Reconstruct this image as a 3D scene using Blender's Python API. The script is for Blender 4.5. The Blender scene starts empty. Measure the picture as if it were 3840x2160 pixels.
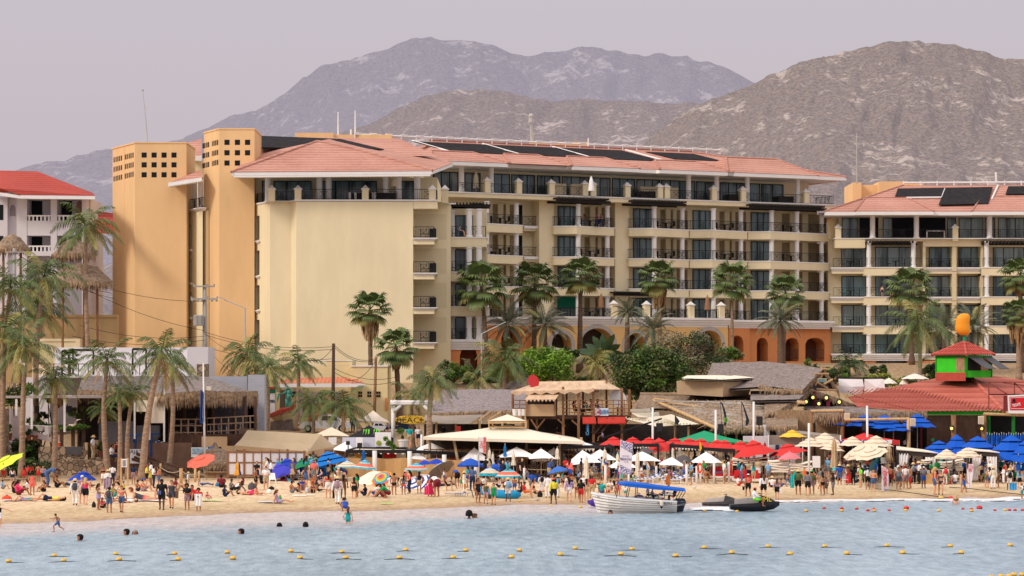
import bpy,random
from math import*
from mathutils import Vector,Matrix,noise
Vc=Vector
SC=bpy.context.scene
COL=SC.collection
NO=bpy.data.objects.new
LO=COL.objects.link
R=radians
RD=random.Random
rnd=random.Random(7)
Rn=range
En=enumerate
F,HY,H=9600.0,1425.0,7.8
def PX(px,Y):return(px-1920.0)/F*Y
def PZ(py,Y):return H-(py-HY)/F*Y
def P(px,py,Y):return W3(PX(px,Y),Y,PZ(py,Y))
def lp2(a,b,t):return a+(b-a)*t
def IP(tab,x):
 if x<=tab[0][0]:
  (x0,y0),(x1,y1)=tab[0],tab[1]
 elif x>=tab[-1][0]:
  (x0,y0),(x1,y1)=tab[-2],tab[-1]
 else:
  for i in Rn(len(tab)-1):
   if x<=tab[i+1][0]:
    (x0,y0),(x1,y1)=tab[i],tab[i+1];break
 return y0+(y1-y0)*(x-x0)/(x1-x0)
def sstep(a,b,x):
 t=min(1,max(0,(x-a)/(b-a)));return t*t*(3-2*t)
SHORE=[(-60,122),(-27.6,137.9),(-21.6,144),(-15.1,151),(-7.6,153),(0,160),(8,160.5),(16.5,164.6),(25,166.8),(34,170.6),(60,178)]
def shore(x):return IP(SHORE,x)+.35*sin(x*.9)+.25*sin(x*2.3+1)
def gz(x,y):
 d=y-shore(x)
 if d<0:z=.03*d if d>-8 else-.24+.12*(d+8)
 else:z=min(.45,.011*d+.01)
 z=max(z,-4)
 z+=2.9*sstep(197,217,y)+.5*sstep(214,232,y)+3.7*sstep(231,241,y)+2.0*sstep(244,266,y)+10*sstep(330,700,y)
 return z
def G(px,py,y0=95.0,y1=260.0):
 Y=y0
 while Y<y1:
  if PZ(py,Y)<=gz(PX(px,Y),Y):
   a,b=Y-.5,Y
   for _ in Rn(14):
    m=(a+b)/2
    if PZ(py,m)<=gz(PX(px,m),m):b=m
    else:a=m
   Y=b
   return W3(PX(px,Y),Y,gz(PX(px,Y),Y))
  Y+=.5
 return P(px,py,y1)
CROP={'a':(0,1690),'b':(480,1690),'c':(960,1690),'d':(1440,1660),'e':(1920,1660),'f':(2400,1660),'g':(2880,1640),'h':(3360,1640)}
K8=480/2576.0
MATS={}
def lin(c):
 return tuple(((v/255/12.92)if v/255<=.04045 else((v/255+.055)/1.055)**2.4)for v in c)
def nd(nt,t,**kw):
 n=nt.nodes.new(t)
 for k,v in kw.items():setattr(n,k,v)
 return n
def MN(nt,o,**k):return nd(nt,'ShaderNodeMath',operation=o,**k)
def NZ(nt,s,d,r=.5):
 n=nd(nt,'ShaderNodeTexNoise')
 for k,v in(('Scale',s),('Detail',d),('Roughness',r)):SI(n,k,v)
 return n
def SI(n,k,v):n.inputs[k].default_value=v
def ELX(n,i):return n.color_ramp.elements[i]
def LK(a,x,b,y):a.id_data.links.new(a.outputs[x],b.inputs[y])
def W3(*a):return Vc(a)
def UP(z):return W3(0,0,z)
def NM2(name):
 m=bpy.data.materials.new(name);m.use_nodes=True
 nt=m.node_tree
 return m,nt,nt.nodes['Principled BSDF']
def M(name,col=None,rough=.75,var=.14,scale=1.2,bump=.0,spec=.25,metal=.0,stretch=(1,1,1),col2=None,detail=5,trans=.0):
 if name in MATS:return MATS[name]
 m,nt,b=NM2(name)
 L=nt.links.new
 tc=nd(nt,'ShaderNodeTexCoord');mp=nd(nt,'ShaderNodeMapping');SI(mp,'Scale',stretch)
 LK(tc,'Object',mp,'Vector')
 no=NZ(nt,scale,detail,.62)
 LK(mp,'Vector',no,'Vector')
 rp=nd(nt,'ShaderNodeMapRange');SI(rp,'From Min',.3);SI(rp,'From Max',.7)
 LK(no,'Fac',rp,'Value')
 mx=nd(nt,'ShaderNodeMix',data_type='RGBA')
 c2=col2 if col2 else tuple(min(1,v*(1+var))for v in col)
 c1=col if col2 else tuple(v*(1-var)for v in col)
 SI(mx,6,(*c1,1));SI(mx,7,(*c2,1))
 LK(rp,'Result',mx,0);LK(mx,2,b,'Base Color')
 SI(b,'Roughness',rough);SI(b,'Specular IOR Level',spec);SI(b,'Metallic',metal)
 if trans:SI(b,'Transmission Weight',trans)
 if bump:
  bp=nd(nt,'ShaderNodeBump');SI(bp,'Strength',bump);SI(bp,'Distance',.05)
  LK(no,'Fac',bp,'Height');LK(bp,'Normal',b,'Normal')
 MATS[name]=m
 return m
def C(rgb,rough=.8,var=.1,scale=3.0):
 return M('paint_%02x%02x%02x'%tuple(rgb),lin(rgb),rough=rough,var=var,scale=scale)
class MB:
 def __init__(s):s.v=[];s.f=[];s.m=[]
 def add(s,vs,fs,mi=0):
  o=len(s.v);s.v+=[Vc(v)for v in vs]
  for f in fs:s.f.append(tuple(i+o for i in f));s.m.append(mi)
  return s
 def pl(s,pts,mi=0):return s.add(pts,[tuple(Rn(len(pts)))],mi)
 def box(s,x0,x1,y0,y1,z0,z1,mi=0):
  return s.hx([(x0,y0,z0),(x1,y0,z0),(x1,y1,z0),(x0,y1,z0)],[(x0,y0,z1),(x1,y0,z1),(x1,y1,z1),(x0,y1,z1)],mi)
 def px(s,a,b,Y,*r):s.box(PX(a,Y),PX(b,Y),*r)
 def hx(s,a,b,mi=0):
  n=len(a)
  fs=[tuple(Rn(n))[::-1],tuple(Rn(n,2*n))]+[(i,(i+1)%n,n+(i+1)%n,n+i)for i in Rn(n)]
  return s.add(list(a)+list(b),fs,mi)
 def ps(s,plan,z0,z1,mi=0):
  return s.hx([(p[0],p[1],z0)for p in plan],[(p[0],p[1],z1)for p in plan],mi)
 def bm(s,a,b,w,h=None,mi=0):
  a=Vc(a);b=Vc(b);h=h or w
  d=(b-a).normalized();up=UP(1)if abs(d.z)<.95 else W3(0,1,0)
  x=d.cross(up).normalized()*(w/2);y=x.cross(d).normalized()*(h/2)
  return s.hx([a-x-y,a+x-y,a+x+y,a-x+y],[b-x-y,b+x-y,b+x+y,b-x+y],mi)
 def tb(s,pts,rad,n=7,mi=0,cap=True):
  pts=[Vc(p)for p in pts]
  if not isinstance(rad,(list,tuple)):rad=[rad]*len(pts)
  o=len(s.v);k=len(pts)
  for i,p in En(pts):
   d=(pts[min(i+1,k-1)]-pts[max(i-1,0)])
   d=d.normalized()if d.length>1e-9 else UP(1)
   ref=Vc((0,1,0))if abs(d.y)<.9 else W3(1,0,0)
   x=d.cross(ref).normalized();y=x.cross(d).normalized()
   for j in Rn(n):
    a=2*pi*j/n
    s.v.append(p+(x*cos(a)+y*sin(a))*rad[i])
  for i in Rn(k-1):
   for j in Rn(n):
    s.f.append((o+i*n+j,o+i*n+(j+1)%n,o+(i+1)*n+(j+1)%n,o+(i+1)*n+j));s.m.append(mi)
  if cap:
   s.f.append(tuple(o+j for j in Rn(n))[::-1]);s.m.append(mi)
   s.f.append(tuple(o+(k-1)*n+j for j in Rn(n)));s.m.append(mi)
  return s
 def lt(s,c,prof,n=12,mi=0,sx=1,sy=1,wob=None):
  c=Vc(c);o=len(s.v)
  for r,z in prof:
   for j in Rn(n):
    a=2*pi*j/n;q=r*(wob(j,z)if wob else 1)
    s.v.append(c+W3(cos(a)*q*sx,sin(a)*q*sy,z))
  for i in Rn(len(prof)-1):
   for j in Rn(n):
    s.f.append((o+i*n+j,o+i*n+(j+1)%n,o+(i+1)*n+(j+1)%n,o+(i+1)*n+j));s.m.append(mi)
  s.f.append(tuple(o+j for j in Rn(n))[::-1]);s.m.append(mi)
  s.f.append(tuple(o+(len(prof)-1)*n+j for j in Rn(n)));s.m.append(mi)
  return s
 def ball(s,c,r,n=10,k=6,mi=0):
  rx,ry,rz=r if isinstance(r,(tuple,list))else(r,r,r)
  return s.lt(c,[(sin(pi*(i+.02)/(k+.04)),-rz*cos(pi*(i+.02)/(k+.04)))for i in Rn(k+1)],n,mi,rx,ry)
 def xf(s,mat,start=0):
  for i in Rn(start,len(s.v)):s.v[i]=mat@s.v[i]
  return s
 def bd(s,name,mats,parent=None,smooth=False,local=False):
  off=UP(0)
  if parent is not None and not local:
   q=parent
   while q is not None:off+=q.location;q=q.parent
  me=bpy.data.meshes.new(name)
  me.from_pydata([tuple(v-off)for v in s.v],[],s.f)
  if not isinstance(mats,(list,tuple)):mats=[mats]
  for m in mats:me.materials.append(m)
  me.polygons.foreach_set('material_index',s.m)
  if smooth:me.polygons.foreach_set('use_smooth',[True]*len(s.f))
  me.update()
  o=NO(name,me);LO(o)
  if parent is not None:o.parent=parent
  return o
def TG(o,label=None,cat=None,group=None,kind=None):
 if label:o['label']=label
 if cat:o['category']=cat
 if group:o['group']=group
 if kind:o['kind']=kind
 return o
def RO(name,loc,label=None,cat=None,group=None,rz=.0):
 o=NO(name,None);LO(o);o.location=loc;o.rotation_euler=(0,0,rz)
 o.empty_display_size=.3
 return TG(o,label,cat,group)
def RQ(n,x,Y,z,*a,**k):return RO(n,(PX(x,Y),Y,z),*a,**k)
def TT(*a,**k):return MB().tb(*a,**k)
def PC2(o,name,loc,rot=(0,0,0),scale=1.0,parent=None):
 c=o.copy();c.name=name;LO(c);c.parent=parent
 if parent is None:
  c.location=loc;c.rotation_euler=rot;c.scale=(scale,)*3 if not isinstance(scale,(tuple,list))else scale
 for ch in KIDS.get(o.name,()):PC2(ch,ch.name.split('.')[0],None,parent=c)
 return c
KIDS={}
def proto(o):
 for ch in o.children:
  KIDS.setdefault(o.name,[]).append(ch);proto(ch)
 PROTOS.append(o)
 return o
PROTOS=[]
ORD=['first','second','third','fourth','fifth','sixth','seventh','eighth','ninth','tenth','eleventh','twelfth','thirteenth','fourteenth','fifteenth','sixteenth','seventeenth','eighteenth']
def TX(s,size,mat,parent=None,loc=(0,0,0),rot=(pi/2,0,0),name='lettering',extrude=.004,align='CENTER',sx=1.0,shear=.0,bold=.0,local=False):
 cu=bpy.data.curves.new(name,'FONT');cu.body=s;cu.size=size;cu.align_x=align;cu.align_y='CENTER';cu.extrude=extrude;cu.resolution_u=2
 cu.shear=shear;cu.offset=bold
 cu.materials.append(mat)
 o=NO(name,cu);LO(o)
 off=UP(0)
 if parent is not None:
  o.parent=parent
  q=parent
  while q is not None and not local:off+=q.location;q=q.parent
 o.location=Vc(loc)-off;o.rotation_euler=rot;o.scale=(sx,1,1)
 bpy.context.view_layer.update()
 me=bpy.data.meshes.new_from_object(o.evaluated_get(bpy.context.evaluated_depsgraph_get()))
 n=NO(name,me);LO(n);n.parent=o.parent;n.location=o.location;n.rotation_euler=rot;n.scale=(sx,1,1)
 bpy.data.objects.remove(o)
 return n
cam=bpy.data.cameras.new('camera');co=NO('camera',cam);LO(co)
co.location=(0,0,H);co.rotation_euler=(pi/2,0,0)
cam.sensor_width=36;cam.lens=36*F/3840;cam.shift_y=(HY-1080)/3840.0*1.0
cam.clip_end=20000;cam.clip_start=.5
SC.camera=co
SC.view_settings.view_transform='Standard';SC.view_settings.look='None';SC.view_settings.exposure=0;SC.view_settings.gamma=1
SUN_EL,SUN_AZ=36.0,238.0
w=bpy.data.worlds.new('World');SC.world=w;w.use_nodes=True
nt=w.node_tree;bg=nt.nodes['Background'];SI(bg,'Strength',.1)
sky=nd(nt,'ShaderNodeTexSky',sky_type='NISHITA');sky.sun_disc=False
sky.sun_elevation=R(SUN_EL);sky.sun_rotation=R(SUN_AZ);sky.dust_density=6;sky.air_density=1.2
gtc=nd(nt,'ShaderNodeTexCoord');gsep=nd(nt,'ShaderNodeSeparateXYZ');LK(gtc,'Generated',gsep,0)
grp=nd(nt,'ShaderNodeValToRGB')
ELX(grp,0).position=.5;ELX(grp,0).color=(.565,.485,.535,1)
ELX(grp,1).position=.62;ELX(grp,1).color=(.665,.625,.67,1)
e=grp.color_ramp.elements.new(.56);e.color=(.61,.545,.60,1)
e=grp.color_ramp.elements.new(.85);e.color=(1.34,1.27,1.25,1)
mrr=nd(nt,'ShaderNodeMapRange');SI(mrr,'From Min',-1);SI(mrr,'From Max',1)
LK(gsep,'Z',mrr,'Value');LK(mrr,'Result',grp,'Fac')
vm=nd(nt,'ShaderNodeVectorMath',operation='SCALE');SI(vm,'Scale',10.0)
LK(grp,'Color',vm,0)
mxw=nd(nt,'ShaderNodeMix',data_type='RGBA');SI(mxw,0,.92)
LK(sky,'Color',mxw,6);LK(vm,'Vector',mxw,7)
LK(mxw,2,bg,'Color')
sl=bpy.data.lights.new('sun','SUN');so=NO('sun',sl);LO(so)
sl.energy=1.9;sl.angle=R(12);sl.color=(1.0,.91,.79)
az=R(SUN_AZ);el=R(SUN_EL)
sd=Vc((sin(az)*cos(el),cos(az)*cos(el),sin(el)))
so.rotation_euler=sd.to_track_quat('Z','Y').to_euler()
SC.cycles.use_denoising=True
SC.cycles.max_bounces=5;SC.cycles.diffuse_bounces=3;SC.cycles.glossy_bounces=3;SC.cycles.transmission_bounces=3;SC.cycles.transparent_max_bounces=6
def grid_obj(name,xs_of,ys,zf,mats,attr=None):
 vs=[];n=None;at=[]
 for y in ys:
  xs=xs_of(y);n=len(xs)
  for x in xs:
   vs.append((x,y,zf(x,y)))
   if attr:at.append(attr(x,y))
 fs=[(j*n+i,j*n+i+1,(j+1)*n+i+1,(j+1)*n+i)for j in Rn(len(ys)-1)for i in Rn(n-1)]
 me=bpy.data.meshes.new(name);me.from_pydata(vs,[],fs)
 for m in mats:me.materials.append(m)
 if attr:
  a=me.attributes.new('near','FLOAT','POINT');a.data.foreach_set('value',at)
 me.polygons.foreach_set('use_smooth',[True]*len(fs))
 o=NO(name,me);LO(o);o['kind']='structure'
 return o
def sand_mat():
 m,nt,b=NM2('sand');L=nt.links.new
 at=nd(nt,'ShaderNodeAttribute',attribute_name='near')
 ge=nd(nt,'ShaderNodeNewGeometry');mp=nd(nt,'ShaderNodeMapping');SI(mp,'Scale',(1,.35,1))
 LK(ge,'Position',mp,'Vector')
 n1=NZ(nt,2.2,6,.65)
 n2=nd(nt,'ShaderNodeTexNoise');SI(n2,'Scale',.35);SI(n2,'Detail',3)
 vo=nd(nt,'ShaderNodeTexVoronoi');SI(vo,'Scale',3.2)
 for q in(n1,n2,vo):LK(mp,'Vector',q,'Vector')
 cr=nd(nt,'ShaderNodeValToRGB')
 ELX(cr,0).position=.3;ELX(cr,0).color=(.46,.30,.165,1)
 ELX(cr,1).position=.68;ELX(cr,1).color=(.76,.59,.40,1)
 ad=MN(nt,'MULTIPLY_ADD');SI(ad,1,.55)
 LK(n1,'Fac',ad,0)
 m2=MN(nt,'MULTIPLY_ADD');SI(m2,1,.25);LK(vo,'Distance',m2,0);LK(ad,0,m2,2)
 m3=MN(nt,'MULTIPLY');SI(m3,1,.28);LK(n2,'Fac',m3,0);LK(m3,0,ad,2)
 LK(m2,0,cr,'Fac')
 r2=nd(nt,'ShaderNodeValToRGB')
 els=r2.color_ramp.elements
 els[0].position=.0;els[0].color=(.60,.56,.58,1);els[1].position=1.0;els[1].color=(.55,.50,.45,1)
 for p,c in((.055,(.72,.66,.62,1)),(.085,(.82,.80,.74,1)),(.15,(.80,.79,.72,1)),(.26,(1.0,1.0,1.0,1)),(.62,(1.04,1.02,1.0,1))):
  q=els.new(p);q.color=c
 LK(at,'Fac',r2,'Fac')
 mu=nd(nt,'ShaderNodeMix',data_type='RGBA',blend_type='MULTIPLY');SI(mu,0,1)
 LK(cr,'Color',mu,6);LK(r2,'Color',mu,7);LK(mu,2,b,'Base Color')
 bp=nd(nt,'ShaderNodeBump');SI(bp,'Strength',.9);SI(bp,'Distance',.12)
 LK(m2,0,bp,'Height');LK(bp,'Normal',b,'Normal')
 SI(b,'Roughness',.9);SI(b,'Specular IOR Level',.12)
 return m
gy=[110+1.0*i for i in Rn(20)]+[130+.5*i for i in Rn(140)]+[200+2.0*i for i in Rn(40)]+[280,300,340,400,500,700,1000,1600,2600,4200,7000]
def gxs(y):
 wd=48+max(0,y-200)*.5
 return[-wd*6,-wd*2]+[(-1+2*i/240)*wd for i in Rn(241)]+[wd*2,wd*6]
grid_obj('ground',gxs,gy,lambda x,y:gz(x,y)+(.05*noise.noise((x*.8,y*.35,0))+.03*noise.noise((x*2.1,y*.8,3)))*sstep(.5,5,y-shore(x)),[sand_mat()],lambda x,y:min(1,max(0,(y-shore(x))/60.0)))
def water_mat():
 m,nt,b=NM2('sea_water');L=nt.links.new
 at=nd(nt,'ShaderNodeAttribute',attribute_name='near')
 ge=nd(nt,'ShaderNodeNewGeometry');mp=nd(nt,'ShaderNodeMapping');SI(mp,'Scale',(.55,.20,1))
 LK(ge,'Position',mp,'Vector')
 n1=NZ(nt,3.0,7,.62)
 n2=nd(nt,'ShaderNodeTexNoise');SI(n2,'Scale',.16);SI(n2,'Detail',3)
 n3=NZ(nt,.9,4)
 for q in(n1,n2,n3):LK(mp,'Vector',q,'Vector')
 cr=nd(nt,'ShaderNodeValToRGB')
 ELX(cr,0).position=.39;ELX(cr,0).color=(.19,.28,.36,1)
 ELX(cr,1).position=.60;ELX(cr,1).color=(.39,.505,.60,1)
 ad=MN(nt,'MULTIPLY_ADD');SI(ad,1,.45);LK(n2,'Fac',ad,0)
 mu=MN(nt,'MULTIPLY');SI(mu,1,.55);LK(n1,'Fac',mu,0);LK(mu,0,ad,2)
 LK(ad,0,cr,'Fac')
 wob=MN(nt,'MULTIPLY_ADD');SI(wob,1,.5);SI(wob,2,-.25);LK(n3,'Fac',wob,0)
 sm=MN(nt,'ADD',use_clamp=True);LK(at,'Fac',sm,0);LK(wob,0,sm,1)
 sr=nd(nt,'ShaderNodeValToRGB');se=sr.color_ramp.elements
 se[0].position=.12;se[0].color=(0,0,0,1);se[1].position=.75;se[1].color=(1,1,1,1)
 LK(sm,0,sr,'Fac')
 c2=nd(nt,'ShaderNodeValToRGB');ce=c2.color_ramp.elements
 ce[0].position=.38;ce[0].color=(.50,.44,.44,1);ce[1].position=.62;ce[1].color=(.64,.575,.57,1)
 LK(n1,'Fac',c2,'Fac')
 mx=nd(nt,'ShaderNodeMix',data_type='RGBA');LK(sr,'Color',mx,0);LK(cr,'Color',mx,6);LK(c2,'Color',mx,7)
 LK(mx,2,b,'Base Color')
 SI(b,'Roughness',.32);SI(b,'IOR',1.33);SI(b,'Specular IOR Level',.35)
 bp=nd(nt,'ShaderNodeBump');SI(bp,'Strength',.85);SI(bp,'Distance',.35)
 LK(n1,'Fac',bp,'Height');LK(bp,'Normal',b,'Normal')
 return m
def swash_w(x):return IP([(-40,11),(-28,10),(-21,10.5),(-14,12.5),(-7,11),(0,10),(8,8),(14,3.5),(22,1.6),(34,1.5)],x)
wy=[-300,-100,0,40,70]+[80+2*i for i in Rn(15)]+[110+.6*i for i in Rn(130)]+[190,200]
grid_obj('sea_water',lambda y:[-900,-300,-120]+[-60+.75*i for i in Rn(161)]+[120,300,900],wy,lambda x,y:.035*noise.noise((x*.35,y*.5,1.0))+.0,[water_mat()],lambda x,y:1-sstep(0,1.25,(shore(x)-y)/(1.7*swash_w(x))))
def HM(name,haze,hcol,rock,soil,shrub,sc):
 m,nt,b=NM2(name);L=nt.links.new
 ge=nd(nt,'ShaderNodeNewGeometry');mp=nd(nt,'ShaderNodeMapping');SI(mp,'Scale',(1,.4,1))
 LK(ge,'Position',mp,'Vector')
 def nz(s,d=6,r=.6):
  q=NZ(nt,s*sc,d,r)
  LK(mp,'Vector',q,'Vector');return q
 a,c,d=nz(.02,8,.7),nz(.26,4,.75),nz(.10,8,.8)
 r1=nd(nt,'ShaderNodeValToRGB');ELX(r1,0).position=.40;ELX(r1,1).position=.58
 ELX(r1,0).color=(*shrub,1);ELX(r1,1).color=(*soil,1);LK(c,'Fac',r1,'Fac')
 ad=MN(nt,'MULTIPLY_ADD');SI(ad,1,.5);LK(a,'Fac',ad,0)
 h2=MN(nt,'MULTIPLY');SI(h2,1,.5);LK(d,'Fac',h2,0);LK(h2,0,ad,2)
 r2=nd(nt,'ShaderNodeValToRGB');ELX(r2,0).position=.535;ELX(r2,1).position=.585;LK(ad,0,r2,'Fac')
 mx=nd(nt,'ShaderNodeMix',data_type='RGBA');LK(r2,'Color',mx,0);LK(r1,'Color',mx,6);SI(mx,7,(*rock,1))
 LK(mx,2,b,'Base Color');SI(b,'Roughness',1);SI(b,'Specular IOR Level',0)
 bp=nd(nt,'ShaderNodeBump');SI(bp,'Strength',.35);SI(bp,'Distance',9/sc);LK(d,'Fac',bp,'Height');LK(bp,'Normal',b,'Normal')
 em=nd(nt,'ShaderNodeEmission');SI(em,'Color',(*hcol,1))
 ms=nd(nt,'ShaderNodeMixShader');SI(ms,0,haze)  # aerial haze painted into the hill surface as a lilac emission share
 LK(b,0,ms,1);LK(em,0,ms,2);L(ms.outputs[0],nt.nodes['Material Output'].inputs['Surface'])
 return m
def hill(name,prof,Yr,Yb,base_py,mat,seed,amp,nu=260,nv=70):
 tab=[(x*1.49068,y*1.49068)for x,y in prof]
 vs=[]
 x0,x1=tab[0][0],tab[-1][0]
 for j in Rn(nv+1):
  v=j/nv
  for i in Rn(nu+1):
   u=i/nu;px=lp2(x0,x1,u)
   Y=lp2(Yb,Yr,v)
   ys=IP(tab,px)
   pv=(px*.004,v*3.0,seed)
   f=noise.fractal((px*.006,v*4.0,seed),.9,2.1,5)
   py=lp2(base_py,ys,v**.85 if v>0 else-.5)+f*amp*.10*(v*(1.02-v)*3)+noise.noise((px*.02,v*5,seed))*amp*.05+noise.noise((px*.12,v*30,seed))*amp*.02+noise.noise((px*.35,v*30,seed))*amp*.022
   Y2=Y*(1+.022*f*(1-v*.5)+.006*noise.noise((px*.02,v*9,seed+5)))
   q=P(px,py,Y)
   vs.append((q.x,Y2,q.z))
 n=nu+1
 fs=[(j*n+i,j*n+i+1,(j+1)*n+i+1,(j+1)*n+i)for j in Rn(nv)for i in Rn(nu)]
 o=len(vs)
 for i in Rn(n):
  q=vs[nv*n+i];vs.append((q[0]*1.1,q[1]*1.25,-5))
 fs+=[(nv*n+i,nv*n+i+1,o+i+1,o+i)for i in Rn(nu)]
 me=bpy.data.meshes.new(name);me.from_pydata(vs,[],fs);me.materials.append(mat)
 me.polygons.foreach_set('use_smooth',[True]*len(fs))
 ob=NO(name,me);LO(ob);ob['kind']='structure'
 return ob
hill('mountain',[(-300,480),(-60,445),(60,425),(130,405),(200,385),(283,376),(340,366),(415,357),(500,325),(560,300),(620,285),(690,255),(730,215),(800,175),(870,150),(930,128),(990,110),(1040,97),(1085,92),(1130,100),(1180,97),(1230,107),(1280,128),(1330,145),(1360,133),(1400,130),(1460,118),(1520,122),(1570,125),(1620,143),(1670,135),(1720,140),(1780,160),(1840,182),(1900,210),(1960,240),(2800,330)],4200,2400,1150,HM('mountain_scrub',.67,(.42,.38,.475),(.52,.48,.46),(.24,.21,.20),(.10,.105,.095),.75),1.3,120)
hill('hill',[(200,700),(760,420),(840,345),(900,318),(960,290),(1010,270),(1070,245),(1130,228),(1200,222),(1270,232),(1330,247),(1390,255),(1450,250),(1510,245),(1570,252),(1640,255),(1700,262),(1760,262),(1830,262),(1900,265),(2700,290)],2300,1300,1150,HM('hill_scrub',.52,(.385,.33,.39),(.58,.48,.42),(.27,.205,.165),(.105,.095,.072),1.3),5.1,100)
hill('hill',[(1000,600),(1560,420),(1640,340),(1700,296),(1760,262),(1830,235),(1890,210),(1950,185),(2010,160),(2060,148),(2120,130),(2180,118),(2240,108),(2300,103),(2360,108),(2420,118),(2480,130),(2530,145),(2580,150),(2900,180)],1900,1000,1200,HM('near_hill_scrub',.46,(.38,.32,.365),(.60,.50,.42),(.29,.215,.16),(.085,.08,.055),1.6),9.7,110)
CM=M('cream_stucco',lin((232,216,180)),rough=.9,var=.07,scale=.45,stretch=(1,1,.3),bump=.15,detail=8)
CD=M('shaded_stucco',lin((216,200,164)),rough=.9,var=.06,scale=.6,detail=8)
OCHRE=M('ochre_stucco',lin((230,190,140)),rough=.9,var=.08,scale=.4,stretch=(1,1,.3),bump=.15,detail=8)
OR=M('orange_stucco',lin((210,138,88)),rough=.9,var=.08,scale=.5,detail=8)
WH=M('white_trim',lin((232,228,226)),rough=.7,var=.04,scale=1)
WW=M('white_wall',lin((214,208,212)),rough=.9,var=.05,scale=.4,detail=8)
IR=M('black_iron',(.018,.018,.02),rough=.6,var=.2)
DW=M('dark_wood',(.022,.017,.016),rough=.7,var=.3,scale=4)
IT=M('dark_interior',(.012,.013,.016),rough=.9,var=.3,scale=.8)
GS=M('grey_stone',lin((176,168,162)),rough=.9,var=.15,scale=3)
def GM(name,c1,c2):
 m,nt,b=NM2(name);L=nt.links.new
 ge=nd(nt,'ShaderNodeNewGeometry');mp=nd(nt,'ShaderNodeMapping');SI(mp,'Scale',(1.3,.6,.12))
 LK(ge,'Position',mp,'Vector')
 n=NZ(nt,1.0,4);LK(mp,'Vector',n,'Vector')
 r=nd(nt,'ShaderNodeValToRGB');r.color_ramp.interpolation='LINEAR'
 ELX(r,0).position=.38;ELX(r,1).position=.56
 ELX(r,0).color=(*c1,1);ELX(r,1).color=(*c2,1)
 LK(n,'Fac',r,'Fac');LK(r,'Color',b,'Base Color')
 SI(b,'Roughness',.12);SI(b,'Specular IOR Level',.6)
 return m
GLASS=GM('teal_glass',(.022,.04,.05),(.17,.27,.28))
G22=GM('pale_glass',(.07,.10,.105),(.27,.34,.33))
def TM(name,c1,c2,pitch,axis='Z',rough=.75):
 m,nt,b=NM2(name);L=nt.links.new
 ge=nd(nt,'ShaderNodeNewGeometry');sp=nd(nt,'ShaderNodeSeparateXYZ');LK(ge,'Position',sp,0)
 def saw(o,p,lo):
  q=MN(nt,'DIVIDE');SI(q,1,p);L(o,q.inputs[0])
  f=MN(nt,'FRACT');LK(q,0,f,0)
  return f.outputs[0]
 a=saw(sp.outputs[axis],pitch,0)
 no=NZ(nt,2.6,5);LK(ge,'Position',no,'Vector')
 big=NZ(nt,.25,4);LK(ge,'Position',big,'Vector')
 s=MN(nt,'MULTIPLY_ADD');SI(s,1,.55);L(a,s.inputs[0])
 t=MN(nt,'MULTIPLY_ADD');SI(t,1,.5);SI(t,2,-.12);LK(no,'Fac',t,0)
 t2=MN(nt,'MULTIPLY_ADD');SI(t2,1,.6);LK(big,'Fac',t2,0)
 t3=MN(nt,'ADD');SI(t3,1,-.3);LK(t,0,t3,0);LK(t3,0,t2,2);LK(t2,0,s,2)
 mx=nd(nt,'ShaderNodeMix',data_type='RGBA');mx.clamp_factor=True;LK(s,0,mx,0);SI(mx,6,(*c1,1));SI(mx,7,(*c2,1))
 LK(mx,2,b,'Base Color');SI(b,'Roughness',rough);SI(b,'Specular IOR Level',.2)
 bp=nd(nt,'ShaderNodeBump');SI(bp,'Strength',.6);SI(bp,'Distance',.08);L(a,bp.inputs['Height']);LK(bp,'Normal',b,'Normal')
 return m
TILE=TM('pink_roof_tile',lin((156,98,84)),lin((214,166,148)),.30)
REDTILE=TM('red_roof_tile',lin((128,42,38)),lin((190,84,72)),.30)
SOLAR=M('solar_collector',(.028,.025,.028),rough=.9,spec=.05,var=.25,scale=.8,stretch=(3,1,1))
class Fac:
 def __init__(s,A,B):
  s.A=Vc((A[0],A[1],0));d=Vc((B[0]-A[0],B[1]-A[1],0));s.len=d.length;s.d=d/s.len;s.n=Vc((s.d.y,-s.d.x,0))
 def at(s,u,v=.0,z=.0):
  q=s.A+s.d*u+s.n*v;return W3(q.x,q.y,z)
 def u(s,px,v=.0):
  k=(px-1920.0)/F;a=s.A+s.n*v
  return(k*a.y-a.x)/(s.d.x-k*s.d.y)
 def z(s,py,px,v=.0):return PZ(py,s.at(s.u(px,v),v).y)
 def box(s,mb,u0,u1,v0,v1,z0,z1,mi=0):
  mb.ps([s.at(u0,v1),s.at(u1,v1),s.at(u1,v0),s.at(u0,v0)],z0,z1,mi)
 def ub(s,mb,a,b,v,*r):s.box(mb,s.u(a,v),s.u(b,v),*r)
 def quad(s,mb,u0,u1,v,z0,z1,mi=0):
  mb.pl([s.at(u0,v,z0),s.at(u1,v,z0),s.at(u1,v,z1),s.at(u0,v,z1)],mi)
def RL(pts,parent,h=1.0,step=.16,orn=True,name='railing',mat=None,top=.05):
 mb=MB()
 for a,b in zip(pts,pts[1:]):
  a=Vc(a);b=Vc(b);n=max(2,int((b-a).length/step))
  mb.bm(a+UP(h),b+UP(h),top,.05)
  mb.bm(a+UP(.10),b+UP(.10),.04)
  for i in Rn(n+1):
   p=a.lerp(b,i/n);thick=.045 if i%9 in(0,8)else .017
   mb.bm(p,p+UP(h),thick)
  if orn:
   L=(b-a).length;k=max(1,int(L/1.5))
   for j in Rn(k):
    c=a.lerp(b,(j+.5)/k);dd=(b-a).normalized()*.34
    mb.bm(c-dd+UP(.25),c+dd+UP(.8),.03);mb.bm(c+dd+UP(.25),c-dd+UP(.8),.03)
    mb.bm(c-dd+UP(.8),c+dd+UP(.8),.03)
 return mb.bd(name,mat or IR,parent)
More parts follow.
